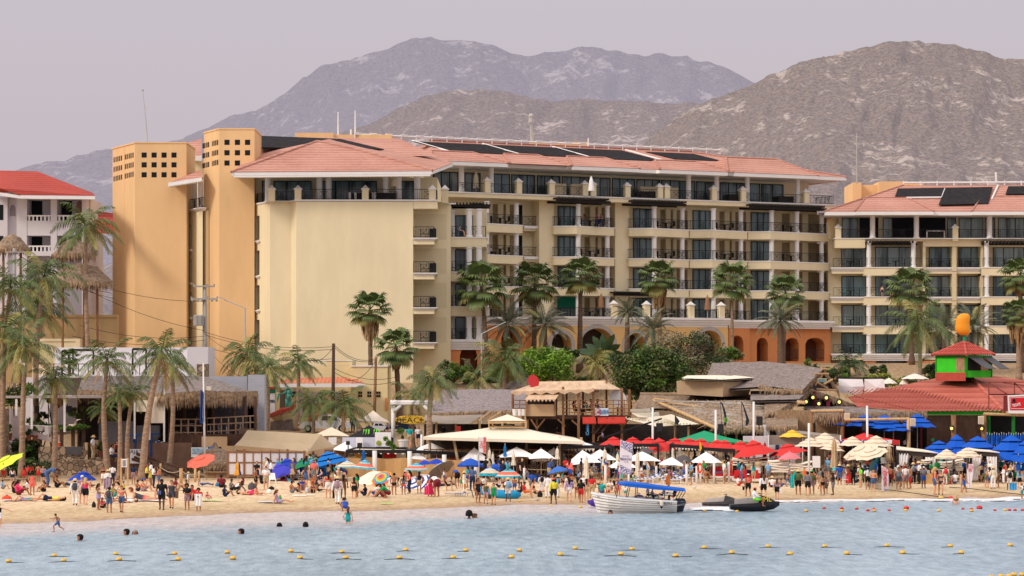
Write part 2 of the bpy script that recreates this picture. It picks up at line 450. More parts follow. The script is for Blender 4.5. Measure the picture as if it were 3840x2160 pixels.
def CO2(p,z0,z1,parent,r=.27,name='column'):
 mb=MB().lt((p[0],p[1],0),[(r*1.25,z0),(r*1.25,z0+.12),(r,z0+.18),(r*.95,z1-.2),(r*1.2,z1-.12),(r*1.2,z1)],12)
 return mb.bd(name,WH,parent,smooth=False)
def WN(fac,u0,u1,v,z0,z1,parent,n=2,glass=None,name='window',frame=None):
 mb=MB();t=.07
 for i in Rn(n+1):
  uu=lp2(u0,u1,i/n);fac.box(mb,uu-t/2,uu+t/2,v-.06,v+.05,z0,z1)
 fac.box(mb,u0+t/2,u1-t/2,v-.055,v+.045,z1-.09,z1-.002);fac.box(mb,u0+t/2,u1-t/2,v-.055,v+.045,z0+.002,z0+.07)
 w_=mb.bd(name,frame or IR,parent)
 g=MB();fac.quad(g,u0+.01,u1-.01,v-.012,z0+.01,z1-.01);g.bd('glass',glass or GLASS,w_)
 return w_
def PI2(p,z0,z1,parent,w=.62,ax=None):
 ax=ax or W3(1,0,0);ay=Vc((-ax.y,ax.x,0));c=Vc((p[0],p[1],0))
 def sq(h):return[c-ax*h-ay*h,c+ax*h-ay*h,c+ax*h+ay*h,c-ax*h+ay*h]
 mb=MB().ps(sq(w/2),z0,z1)
 o=mb.bd('parapet_pier',CM,parent)
 cp=MB();b=sq(w/2+.09);cp.ps(b,z1,z1+.1)
 a=[W3(q.x,q.y,z1+.1)for q in sq(w/2+.03)];ap=Vc((c.x,c.y,z1+.48))
 for i in Rn(4):cp.pl([a[i],a[(i+1)%4],ap])
 cp.bd('pier_cap',WH,o)
 return o
def CN(mb,fac,u0,u1,z,v0,v1,mi=0,steps=3,hh=.18):
 for i in Rn(steps):fac.box(mb,u0-.12*i-.02,u1+.12*i+.02,v0,v1+.14*i+.02,z+hh*i+.001*i,z+hh*(i+1)-.002,mi)
hw=RO('hotel_wing',P(1250,1425,243).to_tuple()[:2]+(8.0,),'cream hotel wing with blank end wall, two tall ochre towers and red hip roof','hotel')
DL=Vc((-.4472,.8944,0))
def leftdir(p,t):return(p[0]+DL.x*t,p[1]+DL.y*t)
def tower(px0,px1,Y,top_py,tlen,zlo,holesf,holesl,name='tower'):
 a=(PX(px0,Y),Y);b=(PX(px1,Y),Y);l=leftdir(a,tlen);zt=PZ(top_py,Y)
 mb=MB();mb.ps([a,b,(b[0],Y+7),(l[0]+3,l[1]+1),l],zlo,zt)
 mb.ps([(a[0]-.05,a[1]-.05),(b[0]+.05,b[1]-.05),(b[0]+.05,Y+7),(l[0]+3,l[1]+1.1),(l[0]-.07,l[1])],zt+.002,zt+.14)
 ff=Fac(l,a)
 g=ff.len*(1-.47)*1.0
 ff.box(mb,g-.05,g+.05,-.02,.02,zlo,zt-.01,0)
 o=mb.bd(name,OCHRE,hw)
 fr=Fac(a,b)
 for f,hs,w in((fr,holesf,.25),(ff,holesl,.17)):
  for px,py in hs:ho=MB();u=f.u(px);z=f.z(py,px);f.box(ho,u-w,u+w,-.3,.012,z-.25,z+.25);ho.bd('vent_opening',IT,o)
 return o
K1=.6213
def L1(x,y):return(x*K1,400+y*K1)
t1f=[L1(x,y)for y in(292,351,411)for x in(870,930,990,1050)]
t1l=[L1(x,y-(x-685)*.25)for y in(322,380,437)for x in(689,701,712,723,734,757,768,780,791,803)]
tower(506,699,250,538,7.1,3,t1f,t1l)
t2f=[L1(x,y)for y in(215,278,340)for x in(1370,1433,1494)if not(y==340 and x==1494)]
t2l=[L1(x,y-(x-1225)*.24)for y in(237,297,357)for x in(1226,1237,1249,1259,1281,1292,1303,1314)]
tower(822,954,247,486,4.3,3,t2f,t2l)
A0=(PX(760,249),249.0);A1=leftdir(A0,6.0)
fa=Fac(A1,A0)
wl=MB();za=fa.z(800,700)
us=[fa.u(674),fa.u(760)]
def WWO(mb,fac,u0,u1,z0,z1,v,holes,depth=.35,mi=0,mdeep=1):
 cols=sorted(set([u0,u1]+[h[0]for h in holes]+[h[1]for h in holes]))
 for a,b in zip(cols,cols[1:]):
  hs=sorted([h for h in holes if h[0]<=a+1e-6 and h[1]>=b-1e-6],key=lambda h:h[2]);z=z0
  for h in hs:
   if h[2]>z:fac.quad(mb,a,b,v,z,h[2],mi)
   z=h[3]
  if z<z1:fac.quad(mb,a,b,v,z,z1,mi)
 for h in holes:
  p=[(h[0],h[2]),(h[1],h[2]),(h[1],h[3]),(h[0],h[3])]
  for i in Rn(4):
   (ua,zza),(ub,zzb)=p[i],p[(i+1)%4]
   mb.pl([fac.at(ua,v,zza),fac.at(ub,v,zzb),fac.at(ub,v-depth,zzb),fac.at(ua,v-depth,zza)],mi)
  fac.quad(mb,h[0],h[1],v-depth,h[2],h[3],mdeep)
holes=[]
for xa,xb in((1085,1110),(1137,1156)):
 for ya,yb in((720,862),(925,1062),(1127,1268),(1330,1449)):
  ua=fa.u(xa*K1+2);ub=fa.u(xb*K1);holes.append((ua,ub,fa.z(400+yb*K1,690),fa.z(400+ya*K1,690)))
WWO(wl,fa,fa.u(660),fa.len,3,za,0,holes)
wl.ps([fa.at(fa.u(660),-.36)[:2],fa.at(fa.len,-.36)[:2],(A0[0]+4,253),(A0[0]+4,262),(A1[0]+3,262)],3,za-.01)
sw=wl.bd('stair_wall',[CM,IT],hw)
tr=MB();CN(tr,fa,fa.u(669),fa.len,za,-.3,.05,hh=.1)
for h in holes:
 if h[2]>9:fa.box(tr,h[0]-.3,h[1]+.3,0,.22,h[2]-.22,h[2]-.1);fa.box(tr,h[0]-.2,h[1]+.2,0,.14,h[2]-.34,h[2]-.222)
tr.bd('window_sill',WH,sw)
for px in(694,730,752):pp=fa.at(fa.u(px,-.4),-.4);CO2(pp,za+.3,za+3.4,hw,r=.24)
bk=MB();fa.box(bk,fa.u(672),fa.len+3,-3,-2.6,za,za+3.6);bk.bd('loggia_back',IT,hw)
RL([fa.at(fa.u(672),-.1,za+.3),fa.at(fa.len,-.1,za+.3)],hw)
Y0=243.0
E=[(PX(1690,Y0+3),Y0+3.0)]
c1=(PX(1111,Y0),Y0);c1l=leftdir(c1,1.3);c2=(PX(1013,244.2),244.2);c2l=leftdir(c2,.95);c3=(PX(999,245.05),245.05);c3l=leftdir(c3,4.2)
nr=(PX(1549,Y0),Y0)
ZT=PZ(754,Y0)
eb=MB();eb.ps([c1,nr,(nr[0],Y0+3),(nr[0],262),(c1l[0],262),c1l],3,ZT)
eb.ps([(nr[0]+.001,Y0+3),(PX(1690,Y0+3),Y0+3),(PX(1690,Y0+3),262),(nr[0]+.001,262)],3,ZT-.1)
eb.ps([c2,(c1l[0]-.002,244.2),(c1l[0]-.002,261.9),(c2l[0],261.9),c2l],3,ZT-.02)
ebw=eb.bd('end_wall',CM,hw)
fs_=Fac(c3l,(c2l[0],c2l[1]));ww=MB();hs=[]
for ya,yb in((592,738),(802,950),(1012,1158),(1222,1375)):
 hs.append((fs_.u(958),fs_.u(973),PZ(440+yb*K1,246.5),PZ(440+ya*K1,246.5)))
WWO(ww,fs_,0,fs_.len,3,ZT-.04,0,hs)
sw2=ww.bd('flank_wall',[CM,IT],hw)
tr=MB()
for h in hs:fs_.box(tr,h[0]-.25,h[1]+.25,0,.22,h[2]-.2,h[2]-.08);fs_.box(tr,h[0]-.12,h[1]+.12,0,.13,h[2]-.32,h[2]-.202)
tr.bd('window_sill',WH,sw2)
fe=Fac((c1[0],c1[1]),(PX(1640,Y0),Y0))
cp=MB();fe.box(cp,-.1,fe.len+.05,-.3,.1,ZT+.001,ZT+.14)
fe.box(cp,fe.len+.06,fe.len+1.7,-3.2,-2.9,ZT-.1,ZT+.03)
fl=Fac(c1l,c1);fl.box(cp,-.05,fl.len-.12,-.3,.1,ZT+.002,ZT+.135)
f2=Fac(c2,(c1l[0],244.2));f2.box(cp,-.05,f2.len,-.3,.1,ZT-.02,ZT+.12)
fs_.box(cp,0,fs_.len,-.3,.1,ZT-.04,ZT+.10)
cp.bd('coping',WH,hw)
tf=MB();tf.ps([c1,(PX(1640,Y0),Y0),(PX(1690,246),246),(PX(1690,246),262),(c3l[0],262),c3l,c3,c2],ZT-.04,ZT-.005)
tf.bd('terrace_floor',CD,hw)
nb=MB();fe.box(nb,fe.u(1550),fe.len,-2.9,0,ZT-.72,ZT-.045);nb.bd('notch_fascia',CM,hw)
fz=[]
for ytop in(727,938,1147,1357):
 z=PZ(440+ytop*K1,Y0)
 b=MB();ue=fe.u(1636);ub=fe.u(1550)
 fe.box(b,ub,ue-.2,-2.95,.0,z-.62,z-.25,0)
 for i in Rn(3):fe.box(b,ub,ue-.15+.13*i,-2.95,.04+.1*i,z-.25+.08*i+.001,z-.17+.08*i,1)
 bo=b.bd('balcony',[CM,WH],hw)
 RL([fe.at(ub,-.1,z),fe.at(ue-.25,-.1,z),fe.at(ue-.25,-2.8,z)],bo,h=1.05)
 d=MB();fe.box(d,ue-.75,ue-.1,-2.99,-2.93,z,z+1.05);d.bd('gate',IR,bo)
 ch=MB()
 for q in(.9,1.5):
  fe.box(ch,ub+q-.25,ub+q+.2,-1.6,-1.15,z+.42,z+.47);fe.box(ch,ub+q-.28,ub+q-.24,-1.6,-1.15,z+.47,z+.95)
  for du in(-.24,.18):
   for dv in(-1.58,-1.18):fe.box(ch,ub+q+du-.02,ub+q+du+.02,dv-.02,dv+.02,z,z+.42)
 ch.bd('balcony_chair',IR,bo)
 rv=MB();fe.box(rv,ub,ue+.9,-2.998,-2.985,z,z+2.45);rv.bd('recess_wall',CD,bo)
YS=247.0
fr=Fac((PX(1686,YS),YS),(PX(1824,YS),YS));ul=fr.len
tops=[440+q*K1 for q in(722,931,1140)]
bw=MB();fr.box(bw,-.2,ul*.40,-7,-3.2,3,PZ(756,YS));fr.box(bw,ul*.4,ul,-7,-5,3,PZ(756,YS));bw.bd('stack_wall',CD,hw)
zs=[PZ(t,YS)for t in tops]+[PZ(440+1340*K1,YS)]
for i,z in En(zs):
 b=MB()
 if i<3:
  fr.box(b,0,ul,-5,0,z-.95,z-.1,0);fr.box(b,0,ul+.08,-5,.08,z-.098,z,1)
 else:
  for k in Rn(4):fr.box(b,-.02,ul+.1+.14*k,-5,.05+.13*k,z-1.0+.25*k,z-.752+.25*k,1)
 bo=b.bd('balcony',[CM,WH],hw)
 RL([fr.at(0,-.15,z),fr.at(ul-.1,-.15,z),fr.at(ul-.1,-3,z)],bo,h=1.02)
 ztop=zs[i-1]-.95 if i else z+2.75
 for px in(1440,1545,1604):
  v=-2.2 if px==1440 else-.3
  u=fr.u(800+px*K1,v);CO2(fr.at(u,v),z,ztop-.02,bo,r=.29)
 WN(fr,.5,2.2,-3.16,z+.02,z+2.3,bo)
 tb=MB();fr.box(tb,.7,1.5,-1.6,-.9,z+.7,z+.74);fr.box(tb,1.0,1.2,-1.35,-1.15,z,z+.698);fr.box(tb,1.8,2.2,-1.5,-1.1,z+.42,z+.46);fr.box(tb,2.15,2.2,-1.5,-1.1,z+.461,z+.95);fr.box(tb,.2,.25,-1.5,-1.1,z+.0,z+.95);fr.box(tb,.251,.6,-1.5,-1.1,z+.42,z+.46)
 tb.bd('balcony_table',IR,bo)
pg=MB();zt=zs[0]+2.75
fr.box(pg,-.1,ul+.3,-3.4,-3.2,zt+.2,zt+.42);fr.box(pg,-.1,ul+.4,-.4,-.2,zt+.2,zt+.42)
for k in Rn(12):fr.box(pg,.0+k*.32,.12+k*.32,-3.8,.25,zt+.425,zt+.58)
pg.bd('pergola',DW,hw)
def AW(mb,fac,u0,u1,z0,z1,arches,v=.0,depth=.6,mi=0,mdeep=1,n=10,through=None):
 cur=u0
 for(a,b,zb,zsp,rise)in arches:
  fac.quad(mb,cur,a,v,z0,z1,mi)
  if zb>z0:fac.quad(mb,a,b,v,z0,zb,mi)
  pts=[(lp2(a,b,i/n),zsp+rise*sqrt(max(0,1-(2*i/n-1)**2)))for i in Rn(n+1)]
  for(ua,za_),(ub,zb_)in zip(pts,pts[1:]):
   mb.pl([fac.at(ua,v,za_),fac.at(ub,v,zb_),fac.at(ub,v,z1),fac.at(ua,v,z1)],mi)
   mb.pl([fac.at(ua,v,za_),fac.at(ua,v-depth,za_),fac.at(ub,v-depth,zb_),fac.at(ub,v,zb_)],mi)
  for q in(a,b):mb.pl([fac.at(q,v,zb),fac.at(q,v-depth,zb),fac.at(q,v-depth,zsp),fac.at(q,v,zsp)],mi)
  poly=[fac.at(a,v-depth,zb),fac.at(b,v-depth,zb)]+[fac.at(u_,v-depth,z_)for u_,z_ in reversed(pts)]
  mb.pl(poly,mdeep)
  cur=b
 fac.quad(mb,cur,u1,v,z0,z1,mi)
ob=MB();zc=zs[3]-1.0
AW(ob,fr,0,ul,3,zc,[(fr.u(1724),fr.u(1790),fr.z(1400,1750),fr.z(1335,1750),1.0)],v=-.1,depth=1.6)
fr.box(ob,0,ul,-5,-1.72,3,zc-.002);fr.box(ob,-.01,.02,-1.7,-.11,3,zc);fr.box(ob,ul-.02,ul,-1.7,-.11,3,zc-.01)
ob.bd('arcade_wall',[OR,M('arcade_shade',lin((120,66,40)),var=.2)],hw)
ag=MB();fr.quad(ag,fr.u(1740),fr.u(1762),-1.68,fr.z(1420,1750),fr.z(1345,1750));ag.bd('pale_niche',CD,hw)
RL([fr.at(fr.u(1724),-.3,fr.z(1405,1750)),fr.at(fr.u(1790),-.3,fr.z(1405,1750))],hw,h=.9)
zf=ZT+.0;ze=PZ(640,Y0)
ph=MB();ph.ps([(PX(962,250),248.5),(PX(1640,248.5),248.5),(PX(1640,248.5),262),(PX(962,250)-2,262)],zf,ze-.2);ph.bd('penthouse_wall',CM,hw)
fp=Fac((PX(962,248.4),248.4),(PX(1700,248.4),248.4))
for xa,xb,n in((295,345,1),(365,590,3),(655,735,1),(740,818,1),(820,985,2),(1110,1215,2)):
 WN(fp,fp.u(800+xa*K1),fp.u(800+xb*K1),.03,zf+.02,ze-.55,hw,n)
for x in(330,640,696,1040,1118,1230):CO2((PX(800+x*K1,244.6),244.6),zf,ze-.15,hw,r=.30)
pg=MB();pg.px(975,1465,244,243.3,243.6,ze-.48,ze-.05);pg.px(975,1465,244,244.9,245.1,ze-.35,ze-.05)
for k in Rn(42):x=PX(980+k*11.5,244);pg.box(x,x+.13,242.6,248,ze-.30+.001*k%.01,ze-.12)
pg.bd('pergola',DW,hw)
for x in(353,512,918,1322,1398):
 yy=243.35 if x!=1398 else 246.3
 PI2((PX(800+x*K1,yy),yy),ZT,PZ(440+437*K1,yy),hw)
RL([(c3l[0]+.15,c3l[1],ZT),(c3[0]+.15,c3[1]+.1,ZT),(PX(1092,244.4),244.4,ZT+.0),(c1[0]+.1,243.25,ZT+.14),(PX(1636,Y0),243.25,ZT+.14),(PX(1636,Y0),246,ZT+.14)],hw,h=1.0)
wb=MB()
for px in(1310,1395):wb.px(px,px+90,244.3,244.1,245.2,ZT+.02,ZT+.85)
wb.bd('hot_tub',DW,hw)
wt=MB()
for px in(1308,1329,1394,1402):wt.px(px,px+8,244,243.9,244.05,ZT+.02,ZT+.9)
wt.bd('tub_trim',WH,hw)
def roof(polys,parent,mat=None,name='roof'):
 mb=MB()
 for p in polys:mb.pl([P(*q)for q in p])
 return mb.bd(name,mat or TILE,parent)
def RI2(mb,a,b,r=.14):mb.tb([P(*a),P(*b)],r,6)
EL,ER,AP,AL=(868,645,240.8),(1622,640,240.8),(1190,530,250),(1190,530,250)
rf=roof([[EL,ER,(1330,560,248.5),AP],[EL,AP,(950,580,256),(880,640,250)],[ER,(1700,610,252),(1330,560,248.5)],[AP,(1330,560,248.5),(1700,612,252),(1560,560,262),(1240,520,262)]],hw)
rb=MB()
for a,b in((EL,AP),(AP,(1330,560,248.5)),((1330,560,248.5),ER),(EL,(880,640,250))):RI2(rb,a,b)
rb.bd('ridge_tiles',TILE,rf)
ev=MB()
pe=[P(*EL),P(*ER)];ev.bm(pe[0]+W3(0,.1,-.18),pe[1]+W3(0,.1,-.18),.12,.3);ev.bm(pe[0]+W3(.2,.5,-.42),pe[1]+W3(-.2,.5,-.42),.9,.16)
ev.bm(P(*EL)+W3(.1,0,-.2),P(880,640,250)+W3(.1,0,-.2),.12,.3);ev.bm(P(*ER)+W3(-.1,0,-.2),P(1700,610,252)+W3(-.1,0,-.2),.12,.3)
ev.pl([P(868,649,240.9),P(1622,644,240.9),P(1680,630,252),P(890,649,252)])
ev.bd('eaves',WH,hw)
rf2=roof([[(630,690,247.5),(758,668,247.2),(758,636,250),(690,655,253)],[(630,690,247.5),(690,655,253),(660,670,256)]],hw)
ev2=MB();ev2.bm(P(632,692,247.6),P(758,672,247.3),.2,.35);ev2.bm(P(634,698,247.9),P(758,678,247.6),.9,.16);ev2.bd('eaves',WH,hw)
rf3=roof([[(699,588,262),(757,588,262),(757,520,268),(699,535,268)]],hw);e3=MB();e3.bm(P(699,594,262),P(757,594,262),.3,.5);e3.bd('eaves',WH,hw)
e3=MB();e3.px(699,760,263,263,266,20,PZ(600,263));e3.bd('upper_wall',CM,hw)
ant=MB().tb([P(554,540,252),P(545,430,252),P(535,338,252)],[.06,.045,.025],6);ant.ball(P(535,338,252),.12,6,4)
TG(ant.bd('radio_mast',M('pale_metal',(.45,.44,.42),rough=.5)),'thin leaning radio mast on top of the left ochre tower','mast')
mb_=RO('hotel_block',P(2400,1425,280).to_tuple()[:2]+(9.0,),'long cream hotel block with stacked columned balconies and black solar collectors on its roof','hotel')
A=Vc((-1.1,273.0));dd=Vc((.9054,.4245))
def along(px):
 k=(px-1920)/F;t=(k*A.y-A.x)/(dd.x-k*dd.y);return A+dd*t
p0=along(1640);p1=along(3112)
fm=Fac(p0,p1)
LV=[24.4,21.1,17.8,14.5]
PH=27.65
VW=-2.4
body=MB()
fm.box(body,0,fm.len-.2,-14,VW-.02,5,PH)
wallo=body.bd('wall',CM,mb_)
bays=[(1745,1830,1960,2019,(1825,1936),(1765,1815),2077),(2077,2162,2304,None,(2168,2277),(2092,2160),2359),(2360,2450,2583,None,(2453,2558),(2375,2446),2587),(2587,2672,2802,None,(2675,2778),(2598,2668),2804),(2806,2890,3108,None,(2893,2988,3081),(2816,2886),3112)]
for bi,(xl,xc,xr,xs,cols,win,xend)in En(bays):
 vc=1.3
 for li,z in En(LV):
  top=PH if li==0 else LV[li-1]
  if li==3 and bi in(1,2):vc2=.4
  else:vc2=vc
  pl=[fm.at(fm.u(xl,0),0),fm.at(fm.u(xc,vc2),vc2),fm.at(fm.u(xr,0),0),fm.at(fm.u(xr,0),VW),fm.at(fm.u(xl,0),VW)]
  cen=sum((W3(q.x,q.y,0)for q in pl),Vc())/5
  s=MB();s.ps([(q.x,q.y)for q in pl],z-.9,z-.12,0)
  big=[cen+(W3(q.x,q.y,0)-cen)*1.02 for q in pl];big[3]=pl[3];big[4]=pl[4]
  s.ps([(q.x,q.y)for q in big],z-.118,z,1)
  bo=s.bd('balcony',[CM,WH],mb_)
  ins=[cen+(W3(q.x,q.y,0)-cen)*.965 for q in pl]
  RL([(q.x,q.y,z)for q in(ins[4],ins[0],ins[1],ins[2],ins[3])],bo,h=1.0)
  for px in cols:
   vv=.85 if px==cols[0]else(.35 if len(cols)==3 and px==cols[1]else-.25)
   CO2(fm.at(fm.u(px,vv),vv),z,top-.9,bo,r=.27)
  if bi>0 or li==0 or True:
   WN(fm,fm.u(win[0],VW),fm.u(win[1],VW),VW+.03,z+.02,z+2.35,bo,3)
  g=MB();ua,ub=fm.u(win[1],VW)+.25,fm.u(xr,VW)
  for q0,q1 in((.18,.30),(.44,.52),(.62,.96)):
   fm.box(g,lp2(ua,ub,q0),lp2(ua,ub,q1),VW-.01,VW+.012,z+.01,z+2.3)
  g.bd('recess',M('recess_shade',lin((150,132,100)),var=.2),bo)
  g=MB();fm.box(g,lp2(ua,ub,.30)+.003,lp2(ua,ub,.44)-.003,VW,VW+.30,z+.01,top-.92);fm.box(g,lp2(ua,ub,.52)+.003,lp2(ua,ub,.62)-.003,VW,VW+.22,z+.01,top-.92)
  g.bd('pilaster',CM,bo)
  tb=MB();u0=fm.u(lp2(xc,xr,.35),-1)
  fm.box(tb,u0-.45,u0+.45,-1.4,-.6,z+.7,z+.75);fm.box(tb,u0-.1,u0+.1,-1.1,-.9,z,z+.698)
  for sgn in(-1,1):
   fm.box(tb,u0+sgn*.85-.22,u0+sgn*.85+.22,-1.25,-.8,z+.40,z+.45);fm.box(tb,u0+sgn*1.05-.03,u0+sgn*1.05+.03,-1.25,-.8,z+.451,z+.95);fm.box(tb,u0+sgn*.85-.2,u0+sgn*.85-.15,-1.2,-.85,z,z+.398)
  tb.bd('balcony_table',IR,bo)
 if xs:
  for z in LV:
   s=MB();ua,ub=fm.u(1962,-1.2),fm.u(xs,-1.2)
   fm.box(s,ua,ub,VW,-1.2,z-.55,z-.3,0);fm.box(s,ua,ub+.25,VW,-.95,z-.298,z,1)
   bo=s.bd('balcony',[CM,WH],mb_)
   RL([fm.at(ua,-1.3,z),fm.at(ub,-1.3,z)],bo,h=1.02)
   g=MB();fm.box(g,ua,ua+.45,VW,VW+.02,z+.02,z+2.3);g.bd('recess',IT,bo)
 g=MB();ua=fm.u(xs or xr,-.6);ub=fm.u(xend,-.6)
 if ub-ua>.5:
  fm.box(g,ua+.1,ub,VW,-.6,8,PH-.1);g.bd('pier_wall',CM,mb_)
tp=MB();fm.box(tp,0,fm.len+.2,VW-4,.9,PH-.55,PH-.12,0);fm.box(tp,0,fm.len+.3,VW-4,1.0,PH-.118,PH,1);tp.bd('terrace_parapet',[CM,WH],mb_)
ZEV=30.75
pw=MB();fm.box(pw,0,fm.len-.6,-13,VW-1.2,PH,ZEV-.1);pw.bd('penthouse_wall',CM,mb_)
K2=.6073
vv=VW-1.17
for xa,xb,n in((40,192,3),(230,330,2),(415,512,2),(525,668,3),(683,822,3),(838,1000,3),(1010,1132,2),(1147,1285,3),(1298,1440,3)):
 WN(fm,fm.u(1600+xa*K2,vv),fm.u(1600+xb*K2,vv),vv,PH+.02,PH+2.45,mb_,n,GLASS if xa%2 else G22)
K3=.6211
for xa,xb,n in((290,400,2),(402,490,2),(500,610,2),(645,795,3),(820,885,1),(895,1025,2)):
 WN(fm,fm.u(2300+xa*K3,vv),fm.u(2300+xb*K3,vv),vv,PH+.02,PH+2.45,mb_,n)
for px in(1731,1842,2582,2687,2802,2991):CO2(fm.at(fm.u(px,.2),.2),PH,ZEV-.3,mb_,r=.28)
for x in(371,566,768,975,1024,1236):PI2(fm.at(fm.u(1600+x*K2,.75),.75),PH,PH+1.25,mb_,ax=fm.d)
for x in(278,319,604,780,1160):PI2(fm.at(fm.u(2300+x*K3,.75),.75),PH,PH+1.25,mb_,ax=fm.d)
RL([fm.at(2,.7,PH),fm.at(fm.len,.7,PH),fm.at(fm.len,-3,PH)],mb_,h=.98,step=.2)
fw=MB()
for px in(2060,2140,2400,2480):fm.ub(fw,px,px+62,-1.5,-1.8,-1.4,PH,PH+1.45)
fw.bd('terrace_planter',CM,mb_)
ht=MB()
for px in(2385,2715,2900):fm.box(ht,fm.u(px,-1),fm.u(px,-1)+1.9,-1.3,.2,PH+.02,PH+.8)
ht.bd('hot_tub',DW,mb_)
for xa,xb,py in((2085,2288,748),(2368,2572,757),(2810,3098,780)):
 g=MB();zp=PH-.5
 ua,ub=fm.u(xa,1.6),fm.u(xb,1.6)
 fm.box(g,ua,ub,1.5,1.75,zp-.32,zp-.02);fm.box(g,ua,ub,-.6,-.4,zp-.32,zp-.02)
 k=int((ub-ua)/.42)
 for i in Rn(k):fm.box(g,ua+i*.42,ua+i*.42+.14,-1.2,2.35,zp,zp+.2)
 g.bd('pergola',DW,mb_)
def FP(px,v,z):q=fm.at(fm.u(px,v),v,z);return q
rz=33.9
er=MB()
el_,er_=fm.at(-1,1.4,ZEV),fm.at(fm.len+1.3,1.4,ZEV)
rl,rr=fm.at(3,-9,rz),fm.at(fm.len-13,-9,rz)
er.pl([el_,er_,rr,rl]);er.pl([er_,fm.at(fm.len+1.3,-16,ZEV),rr]);er.pl([el_,rl,fm.at(-1,-16,ZEV)]);er.pl([rl,rr,fm.at(fm.len+1.3,-16,ZEV),fm.at(-1,-16,ZEV)])
ro=er.bd('roof',TILE,mb_)
rt=MB();rt.tb([er_,rr],.16,6);rt.tb([rr,rl],.16,6)
def hip(xa,xb,vf,vb,z0,h,f=None):
 f=f or fm
 a,b=f.at(f.u(xa,vf),vf,z0),f.at(f.u(xb,vf),vf,z0);m=f.at((f.u(xa,vf)+f.u(xb,vf))/2,vb,z0+h);w_=(f.u(xb,vf)-f.u(xa,vf))*.28
 ml=m-f.d*w_;mr=m+f.d*w_
 er2.pl([a,b,mr,ml]);er2.pl([a,ml,f.at(f.u(xa,vf),vb-5,z0+.3)]);er2.pl([b,f.at(f.u(xb,vf),vb-5,z0+.3),mr])
 rt.tb([a,ml],.13,6);rt.tb([ml,mr],.13,6);rt.tb([mr,b],.13,6)
er2=MB()
for xa,xb in((1625,1905),(1912,2140),(2145,2400),(2474,2752),(2730,3070)):hip(xa,xb,2.3,-2.6,ZEV-.02,1.45 if xa<2700 else 2.1)
er2.bd('hip_roof',TILE,mb_)
rt.bd('ridge_tiles',TILE,ro)
ev=MB();fm.box(ev,-1,fm.len+1.3,1.2,1.42,ZEV-.4,ZEV-.03);fm.box(ev,-1,fm.len+1.2,-3.5,1.195,ZEV-.38,ZEV-.2)
for xa,xb in((1625,1905),(2145,2400),(2474,2752),(2730,3070)):
 fm.ub(ev,xa,xb,2.3,1.43,2.28,ZEV-.44,ZEV-.06)
fm.box(ev,fm.len+1.1,fm.len+1.28,-12,1.19,ZEV-.4,ZEV-.05)
ev.bd('eaves',WH,mb_)
def on_roof(px,t):
 v=lp2(1.4,-9,t);z=lp2(ZEV,rz,t);return fm.at(fm.u(px,v),v,z)+W3(0,-.02,.03)
def collectors(xa,xb,t0,t1,skew):
 s=MB()
 a=[on_roof(xa,t1),on_roof(xb,t1),on_roof(xb+skew,t0),on_roof(xa+skew,t0)]
 up=Vc((0,-.02,.04));s.hx([q for q in(a[3],a[2],a[1],a[0])],[q+up for q in(a[3],a[2],a[1],a[0])])
 return s
for xa,xb,t0,t1,sk in((1545,1806,.46,.90,150),(1812,2068,.46,.90,150),(2076,2330,.42,.90,160),(2420,2600,.56,.88,110)):
 o=collectors(xa,xb,t0,t1,sk).bd('solar_collector',SOLAR,ro)
s=MB();q=[P(958,512,261),P(1275,524,261),P(1440,563,252),P(958,556,254)]
s.hx([q[3],q[2],q[1],q[0]],[v+W3(0,-.05,.1)for v in(q[3],q[2],q[1],q[0])]);s.bd('solar_collector',SOLAR,hw)
s=MB();s.pl([P(950,512,263),P(1500,520,263),P(1640,585,252),P(950,585,254)]);s.pl([P(950,512,263),P(1500,520,263),P(1500,600,270),P(950,600,270)]);s.bd('roof',TILE,hw)
pp=MB()
a,b=on_roof(1330,.985),on_roof(2700,.985)
pp.tb([a+UP(.35),b+UP(.35)],.10,6)
for i in Rn(26):q=a.lerp(b,i/25);pp.bm(q+UP(-.1),q+UP(.5),.12);pp.bm(q+UP(.5),q+W3(.7,.3,.5),.12)
for xa in(1545,1809,2072,2345):pp.tb([on_roof(xa,.95),on_roof(xa+150,.45)],.10,6)
pp.bd('roof_pipe',WH,ro)
sh=MB();sh.px(1106,1250,275,275,284,25,PZ(498,275));sh.px(1250,1468,275,275.5,284,25,PZ(503,275));sh.bd('stair_head',OCHRE,mb_)
sh=MB();sh.px(1985,2210,300,300,306,25,PZ(532,300));sh.px(2000,2100,300,299,305.9,25,PZ(538,300));sh.bd('stair_head',OCHRE,mb_)
for px,py0,py1,r in((1268,500,420,.09),(1332,502,415,.09),(1316,520,485,.12),(2206,540,518,.1)):
 MB().tb([P(px,py0+8,276),P(px,py1,276)],[r,r*.7],6).bd('vent_pipe',WH,mb_)
AV=2.6
cz=LV[3]
ar=MB();
